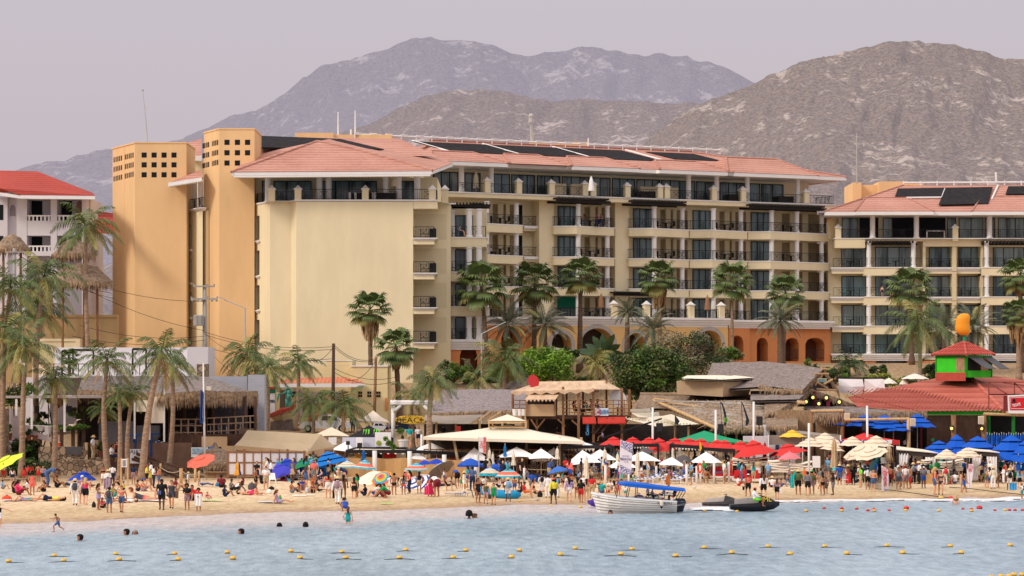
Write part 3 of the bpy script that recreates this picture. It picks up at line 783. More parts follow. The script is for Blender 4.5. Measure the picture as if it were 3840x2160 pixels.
def aw(f,xa,xb,arches,mats,v,zc,name='arcade_wall',depth=1.8,stone=None):
 m=MB();L=[]
 for(c0,c1,pyb,pys,rise)in arches:L.append((f.u(c0,v),f.u(c1,v),f.z(pyb,(c0+c1)/2,v),f.z(pys,(c0+c1)/2,v),rise))
 AW(m,f,f.u(xa,v),f.u(xb,v),6,zc,L,v=v,depth=depth)
 f.box(m,f.u(xa,v),f.u(xb,v),v-7,v-depth-.05,6,zc-.01)
 for e_ in(f.u(xa,v),f.u(xb,v)-.03):f.box(m,e_,e_+.03,v-depth-.049,v-.01,6,zc-.011)
 o=m.bd(name,mats,mb_)
 if stone:
  for a,b,zb,zsp,rise in L:
   n=12;st=MB()
   for i in Rn(n):
    t0,t1=pi*i/n,pi*(i+1)/n;w_=(b-a)/2;c=(a+b)/2
    q=[(c-cos(t)*(w_+e_),zsp+sin(t)*(rise+e_))for t,e_ in((t0,0),(t1,0),(t1,.42),(t0,.42))]
    st.hx([f.at(u_,v,z_)for u_,z_ in q],[f.at(u_,v+.08,z_)for u_,z_ in q])
   for e_ in(a-.42,b):f.box(st,e_,e_+.42,v,v+.08,zb,zsp-.003)
   st.bd('stone_arch',GS,o)
 return o
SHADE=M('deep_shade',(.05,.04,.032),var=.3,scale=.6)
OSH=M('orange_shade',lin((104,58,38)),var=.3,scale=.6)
OCH2=M('sandy_stucco',lin((226,184,122)),rough=.9,var=.07,scale=.4,detail=8)
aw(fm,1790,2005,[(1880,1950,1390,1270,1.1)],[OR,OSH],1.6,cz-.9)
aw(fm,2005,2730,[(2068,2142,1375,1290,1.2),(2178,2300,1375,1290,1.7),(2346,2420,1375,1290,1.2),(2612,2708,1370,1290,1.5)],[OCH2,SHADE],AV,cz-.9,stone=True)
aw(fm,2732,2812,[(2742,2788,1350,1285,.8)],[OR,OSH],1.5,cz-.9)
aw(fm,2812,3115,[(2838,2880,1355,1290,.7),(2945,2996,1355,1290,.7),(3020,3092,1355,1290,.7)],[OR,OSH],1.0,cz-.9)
cn=MB()
CN(cn,fm,fm.u(2005,AV),fm.u(2728,AV),cz-.9,-2,AV,hh=.25,steps=4)
CN(cn,fm,fm.u(2734,1.5),fm.u(3112,1.5),cz-.95,-2,1.5,hh=.22,steps=4)
CN(cn,fm,fm.u(1800,1.6),fm.u(2000,1.6),cz-.9,-2,1.6,hh=.22,steps=4)
cn.bd('arcade_cornice',WH,mb_)
tfl=MB();fm.ub(tfl,2005,2728,AV,VW,AV-.1,cz-.2,cz+.05);tfl.bd('terrace_floor',CD,mb_)
for px in(2301,2424,2590,2704):PI2(fm.at(fm.u(px,AV-.3),AV-.3),cz+.1,cz+1.45,mb_,ax=fm.d)
RL([fm.at(fm.u(2070,AV-.3),AV-.3,cz+.1),fm.at(fm.u(2728,AV-.3),AV-.3,cz+.1)],mb_,h=.95,step=.2)
for a,b in((2945,2996),(3020,3092)):RL([fm.at(fm.u(a,.9),.9,fm.z(1345,a)),fm.at(fm.u(b,.9),.9,fm.z(1345,a))],mb_,h=1.0)
g=MB();fm.ub(g,2090,2155,VW,VW,VW+.09,cz+1.1,cz+2.6);g.bd('green_screen',M('green_screen',lin((20,120,96)),var=.1),mb_)
g=MB();fm.ub(g,2300,2440,1,.9,1.1,cz+2.45,cz+2.75);fm.ub(g,2300,2440,1,VW,1.6,cz+2.76,cz+2.9);g.bd('pergola',DW,mb_)
q=MB();q.tb([P(1996,530,301),P(1992,470,301)],[.22,.18],5);q.tb([P(1992,460,301),P(1992,440,301)],[.35,.28],10);q.ball(P(1992,436,301),.34,10,6)
TG(q.bd('beacon',M('pale_metal')),'white beacon head on a slim mast above the hotel roof','beacon')
rbk=RO('hotel_block',P(3500,1425,288).to_tuple()[:2]+(9.0,),'cream hotel block behind the green-walled bar tower, with pale glass doors and two solar panels','hotel')
YR=288.0
f4=Fac((PX(3118,YR),YR),(PX(3920,YR),YR))
K4=.5521
def e4(x):return 3040+x*K4
LR=[PZ(600+q*K4,YR)for q in(530,727,927,1125)]+[PZ(600+1315*K4,YR)]
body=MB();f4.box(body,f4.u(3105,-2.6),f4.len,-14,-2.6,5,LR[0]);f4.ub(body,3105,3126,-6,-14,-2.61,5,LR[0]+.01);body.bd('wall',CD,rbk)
ZE4=PZ(600+350*K4,YR-1.5)
pw=MB();f4.box(pw,f4.u(e4(190),-3.2),f4.len,-14,-3.2,LR[0],ZE4);pw.bd('penthouse_wall',CD,rbk)
for xa,xb,n,gl in((213,322,2,G22),(330,460,1,None),(492,552,1,G22),(556,916,1,None),(928,985,1,G22),(1008,1170,2,G22),(1185,1250,1,G22),(1275,1449,3,G22)):
 if gl:WN(f4,f4.u(e4(xa),-3.2),f4.u(e4(xb),-3.2),-3.17,LR[0]+.02,LR[0]+2.5,rbk,n,gl)
 else:
  g=MB();f4.box(g,f4.u(e4(xa),-3.2),f4.u(e4(xb),-3.2),-3.2,-3.17,LR[0]+.02,LR[0]+2.5);g.bd('open_door',IT,rbk)
for x in(420,718,1215):CO2(f4.at(f4.u(e4(x),-.2),-.2),LR[0],ZE4-.3,rbk,r=.3)
tp=MB();f4.box(tp,f4.u(e4(168)),f4.u(e4(370)),-3,0,LR[0]-1.1,LR[0]-.1,0);f4.box(tp,f4.u(e4(370)),f4.u(e4(770),-.4),-3,-.4,LR[0]-.32,LR[0]-.1,0);f4.box(tp,f4.u(e4(770)),f4.len,-3,-.6,LR[0]-.9,LR[0]-.1,0);f4.box(tp,f4.u(e4(160)),f4.len,-3,.08,LR[0]-.098,LR[0],1);tp.bd('terrace_parapet',[CM,WH],rbk)
RL([f4.at(f4.u(e4(205)),-.1,LR[0]),f4.at(f4.len,-.1,LR[0])],rbk,h=.98,step=.2)
for x in(186,980):PI2(f4.at(f4.u(e4(x),-.3),-.3),LR[0]-.3,LR[0]+1.15,rbk)
q=MB();f4.box(q,f4.u(e4(788)),f4.u(e4(912)),-1,-.3,LR[0]+.1,LR[0]+.75,0);
for x in(788,906):f4.box(q,f4.u(e4(x)),f4.u(e4(x+8)),-.29,-.2,LR[0]+.01,LR[0]+.85,1)
f4.box(q,f4.u(e4(796)),f4.u(e4(906)),-.29,-.2,LR[0]+.76,LR[0]+.85,1);q.bd('hot_tub',[DW,WH],rbk)
for i,z in En(LR[1:]):
 top=LR[i]
 for xa,xb,xw0,xw1,kind in((155,370,210,372,'s'),(367,757,440,680,'b'),(780,975,805,968,'r'),(990,1170,1005,1172,'r'),(1165,1560,1240,1449,'b')):
  ua,ub=f4.u(e4(xa)),f4.u(e4(xb));s=MB()
  if kind=='b':
   if i<3:f4.box(s,ua,ub,-2.6,0,z-.95,z-.1,0);f4.box(s,ua-.05,ub+.05,-2.6,.07,z-.098,z,1)
   else:
    for k in Rn(4):f4.box(s,ua-.1*k,ub+.1*k,-2.6,.05+.1*k,z-.8+.2*k+.001,z-.6+.2*k,1)
   v=0
  else:
   v=-1.0
   f4.box(s,ua,ub,-2.6,v,z-.7,z-.42,0)
   for k in Rn(3):f4.box(s,ua-.08*k,ub+.06*k,-2.6,v+.05+.1*k,z-.418+.14*k,z-.28+.14*k,1)
  bo=s.bd('balcony',[CM,WH],rbk)
  RL([f4.at(ua+.1,v-.1,z),f4.at(ub-.1,v-.1,z)],bo,h=1.02,step=.18)
  WN(f4,f4.u(e4(xw0),-2.6),f4.u(e4(xw1),-2.6),-2.57,z+.02,z+2.4,bo,2 if xb-xa<300 else 3,G22 if(xa+i)%2 else GLASS)
  if kind=='b':
   for x in((395,697)if xa==367 else(1195,)):
    if x==697 and i>0:continue
    CO2(f4.at(f4.u(e4(x),-.3),-.3),z,top-(.95 if i else .35),bo,r=.28)
  elif kind=='r':
   q=MB();f4.box(q,f4.u(e4(xa-12)),f4.u(e4(xa+8)),-2.6,-.7,z-.45,top-.5);f4.box(q,f4.u(e4(xb-5)),f4.u(e4(xb+12)),-2.6,-.71,z-.45,top-.5);q.bd('pilaster',CD,bo)
  tb=MB();u0=(ua+ub)/2+.4
  f4.box(tb,u0-.45,u0+.45,v-1.2,v-.6,z+.68,z+.74);f4.box(tb,u0-.08,u0+.08,v-1,v-.8,z,z+.678)
  for sgn in(-1,1):f4.box(tb,u0+sgn*.8-.2,u0+sgn*.8+.2,v-1.1,v-.7,z+.4,z+.46);f4.box(tb,u0+sgn*1.0-.03,u0+sgn*1.0+.03,v-1.1,v-.7,z+.02,z+.95)
  tb.bd('balcony_table',IR,bo)
for xa,xb in((372,728),(1165,1560)):
 g=MB();ua,ub=f4.u(e4(xa)),f4.u(e4(xb));zp=LR[0]-.5
 f4.box(g,ua,ub,-.5,-.3,zp-.3,zp-.05)
 for k in Rn(int((ub-ua)/.4)):f4.box(g,ua+k*.4,ua+k*.4+.14,-2.5,.6,zp-.045,zp+.16)
 g.bd('pergola',DW,rbk)
aw2=MB();zb=LR[4]-.8
AW(aw2,f4,f4.u(e4(372)),f4.len,6,zb,[(f4.u(e4(428)),f4.u(e4(672)),6.2,PZ(600+1400*K4,YR),1.1),(f4.u(e4(1250)),f4.u(e4(1500)),6.2,PZ(600+1400*K4,YR),1.1)],v=-.1,depth=1.5)
f4.box(aw2,f4.u(e4(372)),f4.len,-2.55,-1.65,6,zb-.01);aw2.bd('arcade_wall',[OR,GLASS],rbk)
r4=MB();z0=ZE4;zr=PZ(600+168*K4,YR+9)
a,b=f4.at(f4.u(e4(95),1.5),1.5,z0),f4.at(f4.len,1.5,z0)
c,d=P(e4(630),600+172*K4,YR+9),W3(f4.at(f4.len,0).x+3,YR+9,zr)
r4.pl([a,b,d,c]);r4.pl([a,c,W3(a.x+2,YR+20,z0)]);r4.pl([c,d,W3(d.x,YR+20,z0),W3(a.x+2,YR+20,z0)])
ro4=r4.bd('roof',TILE,rbk)
rt=MB();er2=MB();rt.tb([a,c],.15,6)
hip(e4(300),e4(835),2.2,-3.5,z0-.02,1.9,f4);hip(e4(1095),e4(1720),2.2,-4,z0-.02,2.1,f4)
er2.bd('hip_roof',TILE,rbk);rt.bd('ridge_tiles',TILE,ro4)
ev=MB();f4.box(ev,f4.u(e4(95),1.5),f4.len,1.3,1.52,z0-.42,z0-.03);f4.box(ev,f4.u(e4(100),1.5),f4.len,-3.3,1.295,z0-.4,z0-.22)
for xa,xb in((300,835),(1095,1720)):f4.box(ev,f4.u(e4(xa),2.2),f4.u(e4(xb),2.2),1.53,2.2,z0-.42,z0-.05)
ev.bd('eaves',WH,rbk)
def onr(x,y):
 px,py=e4(x),600+y*K4
 n=(b-a).cross(c-a);o=UP(H);dr=Vc(((px-1920)/F,1,-(py-HY)/F));t=(a-o).dot(n)/dr.dot(n)
 return o+dr*t+W3(0,-.12,.14)
for qd in(((590,207),(908,202),(885,260),(572,262)),((915,202),(1235,196),(1205,310),(868,317)),((1340,192),(1560,190),(1560,240),(1322,246))):
 s=MB();q=[onr(*p_)for p_ in qd][::-1];s.hx(q,[v+W3(0,-.05,.09)for v in q]);s.bd('solar_collector',SOLAR,ro4)
pp=MB();pp.tb([c+UP(.3),d+UP(.3)],.1,6)
for k in Rn(10):q=c.lerp(d,k/9);pp.bm(q+UP(-.2),q+UP(.5),.14)
pp.tb([onr(1272,180),onr(1228,275)],.1,6);pp.tb([P(e4(1262),600+155*K4,296),P(e4(1258),600+82*K4,296)],.12,6);pp.tb([onr(908,205),onr(888,262)],.1,6);pp.tb([onr(650,265),onr(885,263)],.1,6);pp.bd('roof_pipe',WH,ro4)
sh=MB();Yb=303
sh.box(PX(e4(288),Yb),PX(e4(345),Yb),Yb,Yb+8,20,PZ(600+152*K4,Yb));sh.box(PX(e4(345),Yb),PX(e4(460),Yb),Yb+1,Yb+8,20,PZ(600+165*K4,Yb));sh.box(PX(e4(460),Yb),PX(e4(655),Yb),Yb-.5,Yb+8,20,PZ(600+148*K4,Yb));sh.box(PX(e4(655),Yb),PX(e4(775),Yb),Yb+1,Yb+8,20,PZ(600+145*K4,Yb));sh.box(PX(e4(288),Yb),PX(e4(345),Yb),Yb-.02,Yb-.01,20,21)
sh.bd('stair_head',OCHRE,rbk)
wh=RQ('white_hotel',180,250,8,'white stucco hotel with deep arched loggias and bright red tiled roof, far left','hotel')
fw_=Fac((PX(-60,250),250),(PX(326,250),250))
zw=lambda y:PZ(400+y*K1,250)
b=MB();fw_.box(b,0,fw_.len,-10,-2.2,6,zw(545));
for xa,xb in((-60,45),(100,162),(306,343),(494,516)):fw_.box(b,fw_.u(xa*K1),fw_.u(xb*K1),-2.19,0,6,zw(545)-.01)
b.bd('wall',WW,wh)
for ya,yb in((688,778),(872,900)):
 for xa,xb in((162,306),(343,494)):
  s=MB();fw_.box(s,fw_.u(xa*K1)+.003,fw_.u(xb*K1)-.003,-2.19,-.05,zw(yb),zw(ya));
  z=zw(ya);ua,ub=fw_.u(xa*K1)+.01,fw_.u(xb*K1)-.01
  s2=MB();fw_.box(s2,ua,ub,-.3,-.12,z+.42,z+.55)
  for k in Rn(6):uu=lp2(ua,ub,(k+.5)/6);fw_.box(s2,uu-.07,uu+.07,-.28,-.14,z+.002,z+.418)
  bo=s.bd('balcony',WW,wh);s2.bd('balustrade',WH,bo)
  d=MB();fw_.box(d,ua+.05,ua+1.1,-2.19,-2.15,z+.01,zw(ya)+2.2);d.bd('door',IT,bo)
  if xa==343:
   arch=[(lp2(fw_.u(438*K1),fw_.u(475*K1),i/8),z+1.6+.5*sqrt(max(0,1-(i/4-1)**2)))for i in Rn(9)]
   d=MB();d.hx([fw_.at(u_,-2.19,z_)for u_,z_ in[(arch[0][0],z+.3),(arch[8][0],z+.3)]+arch[::-1]],[fw_.at(u_,-2.14,z_)for u_,z_ in[(arch[0][0],z+.3),(arch[8][0],z+.3)]+arch[::-1]]);d.bd('arch_window',M('arch_view',lin((170,120,100))),bo)
g=MB();fw_.box(g,fw_.u(162*K1),fw_.u(494*K1),-2.19,-.02,zw(560),zw(545)-.02);fw_.box(g,fw_.u(45*K1),fw_.u(100*K1),-2.19,-.6,6,zw(500));g.bd('beam',WW,wh)
for xa,ya,yb in((-10,592,684),(-30,780,872)):
 g=MB();fw_.box(g,fw_.u(xa*K1),fw_.u(20*K1),-.01,.03,zw(yb),zw(ya));g.bd('window',IT,wh)
for y0 in(590,775):
 n=[(lp2(60,94,i/8),y0+30-30*sqrt(max(0,1-(i/4-1)**2)))for i in Rn(9)]
 pts=[(60,y0+68),(94,y0+68)]+n[::-1]
 g=MB();g.hx([fw_.at(fw_.u(x*K1,-.6),-.6,zw(y))for x,y in pts],[fw_.at(fw_.u(x*K1,-.6),-.57,zw(y))for x,y in pts]);g.bd('niche',M('niche_shade',lin((150,144,148))),wh)
rr_=MB();e1=P(-60,400+500*K1,248);e2=P(120*K1,400+533*K1,248);e3=P(574*K1,400+538*K1,248);t0=P(-60,400+383*K1,256);t1=P(225*K1,400+390*K1,256)
rr_.pl([e1,P(0,400+492*K1,248.3),e2,e3,t1,t0]);rr_.pl([e3,P(560*K1,400+520*K1,262),t1]);rr_.pl([t0,t1,P(560*K1,400+520*K1,262),P(-60,400+520*K1,262)])
rr_.bd('roof',TM('bright_red_tile',lin((148,52,46)),lin((196,88,74)),.26),wh)
ev=MB();ev.bm(e2+W3(0,.1,-.2),e3+W3(0,.1,-.2),.3,.3);ev.bm(e1+W3(0,.1,-.2),e2+W3(0,.1,-.2),.3,.3);ev.pl([e2+W3(0,.2,-.3),e3+W3(0,.2,-.3),P(560*K1,400+545*K1,258),P(0,400+545*K1,258)]);ev.bd('eaves',WH,wh)
rw=MB();rw.pl([P(350,872,246),P(424,880,246),P(424,800,250),P(372,792,250)]);TG(rw.bd('tiled_annex',REDTILE),'low red tiled annex roof between the tall palm and the left tower','building')
rw=MB();rw.px(-40,440,243,243,244,3,PZ(1190,243));rw.px(-40,440,243,242.9,244.1,PZ(1190,243)+.002,PZ(1180,243))
TG(rw.bd('retaining_wall',M('tan_wall',lin((184,154,112)),var=.08,scale=.5)),'tan retaining wall at the foot of the left ochre tower','wall')
rw=MB();rw.px(120,285,240,240,241,3,PZ(1280,240));rw.px(285,300,240,239.9,241,3,PZ(1270,240));rw.px(100,285,240,239.9,241.1,PZ(1280,240)+.002,PZ(1270,240))
TG(rw.bd('garden_wall',CM),'low cream garden wall with white coping below the tan wall','wall')
LEAF=M('palm_leaf',(.06,.10,.022),rough=.55,scale=1.5,col2=(.14,.185,.05),spec=.4)
LEAFY=M('palm_leaf_yellow',(.20,.19,.05),rough=.6,scale=1.5,col2=(.42,.36,.12))
LEAFD=M('palm_leaf_dark',(.030,.065,.025),rough=.5,scale=1.5,col2=(.085,.14,.045),spec=.4)
LEAFG=M('palm_leaf_grey',(.085,.10,.06),rough=.6,scale=1.5,col2=(.20,.215,.135))
DEAD=M('dead_frond',(.24,.13,.06),rough=.9,scale=2,col2=(.46,.29,.14))
BARK=M('palm_bark',lin((122,98,82)),rough=.95,scale=2.5,col2=lin((176,148,124)),stretch=(1,1,4),bump=.5)
BARKD=M('dark_bark',lin((84,66,54)),rough=.95,scale=3,col2=lin((128,104,86)),stretch=(1,1,4),bump=.5)
def frond(mb,az,el,L,droop,rg,n=12,per=2,wl=.62,mi=0,lw=.06,hang=.5):
 d=Vc((cos(az)*cos(el),sin(az)*cos(el),sin(el)))
 p=UP(0);pts=[p.copy()];st=L/n
 side0=Vc((-sin(az),cos(az),0))
 tw=rg.uniform(-.5,.5)
 for i in Rn(n):
  d=(d+UP(-droop*st*(.4+1.3*i/n)/L)).normalized();p=p+d*st;pts.append(p.copy())
 k=n*per
 for i in Rn(n):
  a,b=pts[i],pts[i+1];w_=.035*(1-i/n)+.008
  s_=side0*w_;mb.pl([a-s_,a+s_,b+s_*.8,b-s_*.8],mi)
  dr=(b-a).normalized();up=side0.cross(dr)
  sd0=(side0*cos(tw)+up*sin(tw))
  for j in Rn(per):
   t=(i+j/per)/n
   if t<.12:continue
   q=a.lerp(b,j/per);l=wl*(sin(pi*(.12+.86*t))**.7)*rg.uniform(.85,1.1)
   for sg in(-1,1):
    e=(sd0*sg+dr*(.7+.6*t)+W3(0,0,-hang*rg.uniform(.3,2.2))).normalized()
    m_=q+e*l*.55;tip=m_+(e+UP(-.55)).normalized()*l*.5
    wv=dr*lw*.5
    mb.add([q-wv*.6,q+wv*.6,m_+wv,m_-wv,tip],[(0,1,2,3),(3,2,4)],mi)
def CCR(seed,n=20,L=2.6,lo=-.55,yellow=.15,lean=0):
 rg=RD(seed);mb=MB()
 for i in Rn(n):
  t=(i+.5)/n;el=lp2(1.35,lo,t**.8)+rg.uniform(-.1,.1);az=i*2.39996+rg.uniform(-.3,.3)
  mi=1 if(t>.72 and rg.random()<yellow*3)or rg.random()<yellow*.3 else 0
  if t>.9 and rg.random()<.35:mi=2
  frond(mb,az,el,L*rg.uniform(.85,1.1)*(1-.12*(el>.9)),rg.uniform(1.5,2.4)if el>0 else rg.uniform(.8,1.4),rg,11,3,.60*L/2.6,mi,.052)
 for i in Rn(6):mb.ball((.22*cos(i*1.05),.22*sin(i*1.05),-.18),.12,6,4,1)
 return mb
def fan_leaf(mb,base,az,el,pl,r,rg,mi=0,nb=17):
 d=Vc((cos(az)*cos(el),sin(az)*cos(el),sin(el)))
 b=base+d*pl*.5+UP(.0);c=base+d*pl+UP(-.06*pl)
 side=Vc((-sin(az),cos(az),0));up=side.cross(d)
 mb.pl([base-side*.03,base+side*.03,c+side*.02,c-side*.02],mi)
 for k in Rn(nb):
  a=lp2(-1.75,1.75,k/(nb-1));e=(d*cos(a)+side*sin(a)+up*.12).normalized();l=r*(1-.22*abs(a)/1.75)*rg.uniform(.9,1.08)
  wd=side*cos(a)-d*sin(a)
  m_=c+e*l*.6;tip=m_+(e+UP(-.9)).normalized()*l*.45;ww=wd*(r*.075)
  mb.add([c,m_-ww,m_+ww,tip],[(0,1,2),(1,3,2)],mi)
def fan_crown(seed,n=32,pl=1.0,r=1.0,skirt=.0):
 rg=RD(seed);mb=MB()
 for i in Rn(n):
  t=(i+.5)/n;el=lp2(1.4,-.75,t**.85)+rg.uniform(-.12,.12)
  fan_leaf(mb,UP(0),i*2.39996,el,pl*rg.uniform(.85,1.15),r*rg.uniform(.85,1.1),rg,1 if(t>.85 and rg.random()<.4)else 0)
 return mb
def skirt_mesh(seed,ln=2.4,w_=.9,n=120):
 rg=RD(seed);mb=MB()
 for i in Rn(n):
  a=rg.uniform(0,6.28);z0=rg.uniform(-.5*ln,.0);r0=.2;r1=w_*rg.uniform(.45,1)*(1-.35*(-z0/ln));l=ln*rg.uniform(.35,.6)
  c,s_=cos(a),sin(a);q=Vc((c*r0,s_*r0,z0));m_=Vc((c*r1,s_*r1,z0-l*.35));tip=Vc((c*r1*.8,s_*r1*.8,z0-l));wv=Vc((-s_,c,0))*.10
  mb.add([q,m_-wv,m_+wv,tip-wv*.7,tip+wv*.5],[(0,1,2),(1,3,4,2)],0 if rg.random()<.75 else 0)
 return mb
def date_crown(seed,n=30,L=2.2):
 rg=RD(seed);mb=MB()
 for i in Rn(n):
  t=(i+.5)/n;el=lp2(1.35,-.3,t**.9)+rg.uniform(-.1,.1)
  frond(mb,i*2.39996+rg.uniform(-.3,.3),el,L*rg.uniform(.85,1.1),rg.uniform(1.0,1.7),rg,9,3,.34,1 if rg.random()<.06 else 0,.06,.1)
 return mb
def MO(mb,name,mats):
 o=mb.bd(name,mats);me=o.data;bpy.data.objects.remove(o);return me
CR={'c':[(MO(CCR(i,23+i%3,2.6,-.6 if i%2 else-.85,.12+.1*(i%3)),'crown',[LEAF,LEAFY,DEAD]),2.5)for i in Rn(5)],'y':[(MO(CCR(20+i,16,2.6,-.8,.9),'crown',[LEAFY if i else LEAF,LEAFY,DEAD]),2.5)for i in Rn(2)],'f':[(MO(fan_crown(30+i),'crown',[LEAF,LEAFY]),1.85)for i in Rn(4)],'d':[(MO(date_crown(40+i),'crown',[LEAFG,LEAFY]),2.0)for i in Rn(2)],'k':[(MO(CCR(50,22,2.4,-.3,.0),'crown',[LEAFD,LEAFD,LEAFD]),2.3)]}
SK=MO(skirt_mesh(1),'dead_skirt',[DEAD])
NP=[0]
def palm(kind,cx,cy,wpx,Y,bx=None,by=None,tr=.15,label='',skirt=0,bend=.0,bark=None,zb=None):
 c=P(cx,cy,Y);bx=bx or cx;r_=wpx/2/F*Y
 x=PX(bx,Y);z=zb if zb is not None else gz(x,Y)-.1
 o=RO('fan_palm'if kind=='f'else'date_palm'if kind=='d'else'coconut_palm',(x,Y,z),label,'palm','palms along the beach and hotel gardens')
 NP[0]+=1;k=NP[0]
 b=Vc((x,Y,z));pts=[];rad=[]
 n=14
 for i in Rn(n+1):
  t=i/n;q=b.lerp(c,t);q.x+=bend*sin(pi*t)*(c-b).length*.1;pts.append(q);rad.append(tr*(1.45-.6*t if t>.12 else 2.0-4*t)*(1+.10*(i%2)))
 MB().tb(pts,rad,8).bd('trunk',bark or BARK,o,smooth=1)
 me,r0=CR[kind][k%len(CR[kind])]
 q=NO('crown',me);LO(q);q.parent=o;q.location=c-b;s=r_/r0*(1.32 if kind in'cyk'else 1.08);q.scale=(s,s,s*1.02);q.rotation_euler=(rnd.uniform(-.12,.12),rnd.uniform(-.12,.12),k*1.3)
 if skirt:
  q=NO('dead_skirt',SK);LO(q);q.parent=o;q.location=c-b+UP(-.1);q.scale=(skirt*.95,skirt*.95,skirt*1.05);q.rotation_euler=(0,0,k)
 return o
PALMS=[('c',322,850,250,236,345,1180,.17,'tall coconut palm in front of the thatched hut left of the ochre tower'),('c',165,1040,270,203,150,1500,.16,'large coconut palm with dense crown above the garden wall coping'),('c',40,1080,250,199,20,1600,.16,'tall coconut palm cut by the frame edge, upper of the left cluster'),('c',20,1240,250,194,8,1640,.16,'coconut palm with drooping olive crown low at the frame edge'),('c',95,1300,260,192,82,1690,.17,'coconut palm with a straight pale trunk in front of white planters'),('c',150,1160,240,205,148,1640,.15,'coconut palm with yellowing fronds over the white terrace wall'),('c',208,1420,190,193,203,1690,.16,'coconut palm standing behind the vine pergola on the stone wall'),('c',402,1352,215,190,410,1745,.16,'coconut palm with a straight trunk beside the seated couple on the wall'),('c',606,1322,240,187,533,1762,.19,'tall leaning coconut palm rising from the sand beside the wooden stairs'),('c',646,1372,190,196,628,1640,.15,'coconut palm behind the leaning one, before the thatched roof'),('c',447,1478,120,188.5,447,1762,.13,'short coconut palm with bushy crown directly by the notice board'),('c',498,1470,140,190,481,1762,.13,'slim coconut palm just right of the short one by the notice board'),('c',388,1536,118,198,391,1668,.11,'low young palm in front of the dark beach bar'),('c',925,1330,210,224,935,1560,.15,'coconut palm at the foot of the second ochre tower, behind its twin'),('c',1000,1382,205,214,998,1610,.15,'coconut palm beside the grey plank wall'),('c',1121,1360,170,219,1113,1600,.14,'coconut palm in front of the kiosk tiled roof'),('c',1176,1508,180,213,1172,1620,.11,'short coconut palm above the seated pair on the plinth'),('c',1292,1523,195,212,1290,1620,.12,'short coconut palm behind the officer by the white truck'),('c',1622,1430,190,202,1614,1680,.17,'coconut palm with weeping fronds behind the surfboard sign'),('y',1541,1478,165,208,1549,1690,.14,'yellowish coconut palm left of the weeping one, behind the surfboard sign'),('c',1892,1352,240,224,1885,1500,.16,'coconut palm before the orange arch of the hotel wing'),('y',1791,1425,170,219,1795,1520,.12,'low yellowing palm over the shingle thatch roof'),('y',2240,1366,175,238,2238,1480,.12,'low golden palm between the bright bush and the dark tree'),('c',3443,1210,245,236,3442,1450,.15,'coconut palm standing beside the green tower'),('d',2927,1205,195,250,2930,1363,.30,'date palm with thick trunk in front of the orange arcade'),('d',2353,1172,125,252,2350,1310,.22,'small date palm with thick short trunk before a stone arch'),('d',2043,1222,215,250,2046,1330,.22,'broad grey date palm before the first stone arch'),('d',1904,1222,200,248,1908,1330,.22,'grey date palm beside the columned balcony stack'),('d',2450,1238,200,249,2455,1340,.22,'grey palm half buried in the dry bush'),('d',3540,1235,220,253,3540,1400,.22,'greyish palm left of the orange mango ornament'),('d',3650,1228,210,254,3650,1400,.22,'greyish palm behind the orange mango ornament'),('k',3184,1366,140,252,3184,1420,.12,'low dark green palm at the corner of the right hotel block'),('f',1387,1162,172,232,1392,1390,.18,'fan palm with brown skirt before the blank hotel wall'),('f',1484,1300,175,228,1500,1460,.20,'green fan palm right of the brown skirted one at the hotel wall'),('f',1805,1075,215,246,1837,1320,.17,'dark fan palm behind the columned balcony stack'),('f',2007,1062,195,255,2001,1335,.19,'fan palm with rough trunk, third right of the blank wall'),('f',2177,1038,175,255,2174,1356,.20,'fan palm with the thickest rough trunk before the large stone arch'),('f',2468,1040,165,256,2480,1300,.17,'fan palm with a big dead skirt beside the dark pergola'),('f',2744,1055,175,258,2747,1300,.13,'fan palm with slender trunk where the orange arcade begins'),('f',2946,1098,170,259,2935,1363,.16,'fan palm above the date palm in front of the orange arcade'),('f',3415,1082,195,262,3420,1400,.18,'fan palm before the pale glass doors of the right block'),('f',3826,1032,165,255,3832,1400,.18,'fan palm with orange dead leaves at the right frame edge'),('f',3816,1176,130,249,3822,1420,.18,'withered fan palm with hanging brown skirt at the right edge'),('f',261,1342,85,211,261,1400,.10,'small bright fan palm on the white roof terrace')]
SKIRTS={1387:1.15,1484:.8,2468:1.25,3826:.8,3816:1.2,1121:0}
for q in PALMS:
 kind,cx,cy,wpx,Y,bx,by,tr,lab=q
 palm(kind,cx,cy,wpx,Y,bx,by,tr,lab,SKIRTS.get(cx,0),bend=rnd.uniform(-.4,.4)if kind=='c'else 0,bark=BARKD if kind in'fd'and cx not in(2468,2744,3816)else None,zb=PZ(1410,211)if cx==261 else None)
def LC(rg,c,r,n,s,mb,mis,gaps=.25,flat=.0):
 clumps=[]
 for i in Rn(max(5,int(n/90))):
  while True:
   v=Vc((rg.uniform(-1,1),rg.uniform(-1,1),rg.uniform(-1,1)))
   if v.length<1:break
  clumps.append((W3(v.x*r[0],v.y*r[1],v.z*r[2]),rg.uniform(.22,.42),rg.choice(mis)))
 for i in Rn(n):
  cc,cr_,mi=rg.choice(clumps)
  v=Vc((rg.gauss(0,1),rg.gauss(0,1),rg.gauss(0,1))).normalized()*(rg.random()**.45)
  p=Vc(c)+cc*(1-cr_*.5)+W3(v.x*r[0],v.y*r[1],v.z*r[2])*cr_
  a=Vc((rg.gauss(0,1),rg.gauss(0,1),rg.gauss(0,.6))).normalized();b=a.cross(W3(rg.gauss(0,1),rg.gauss(0,1),rg.gauss(0,1))).normalized()
  k=s*rg.uniform(.6,1.3)
  mb.add([p-a*k,p+b*k*.45,p+a*k,p-b*k*.45],[(0,1,2,3)],mi)
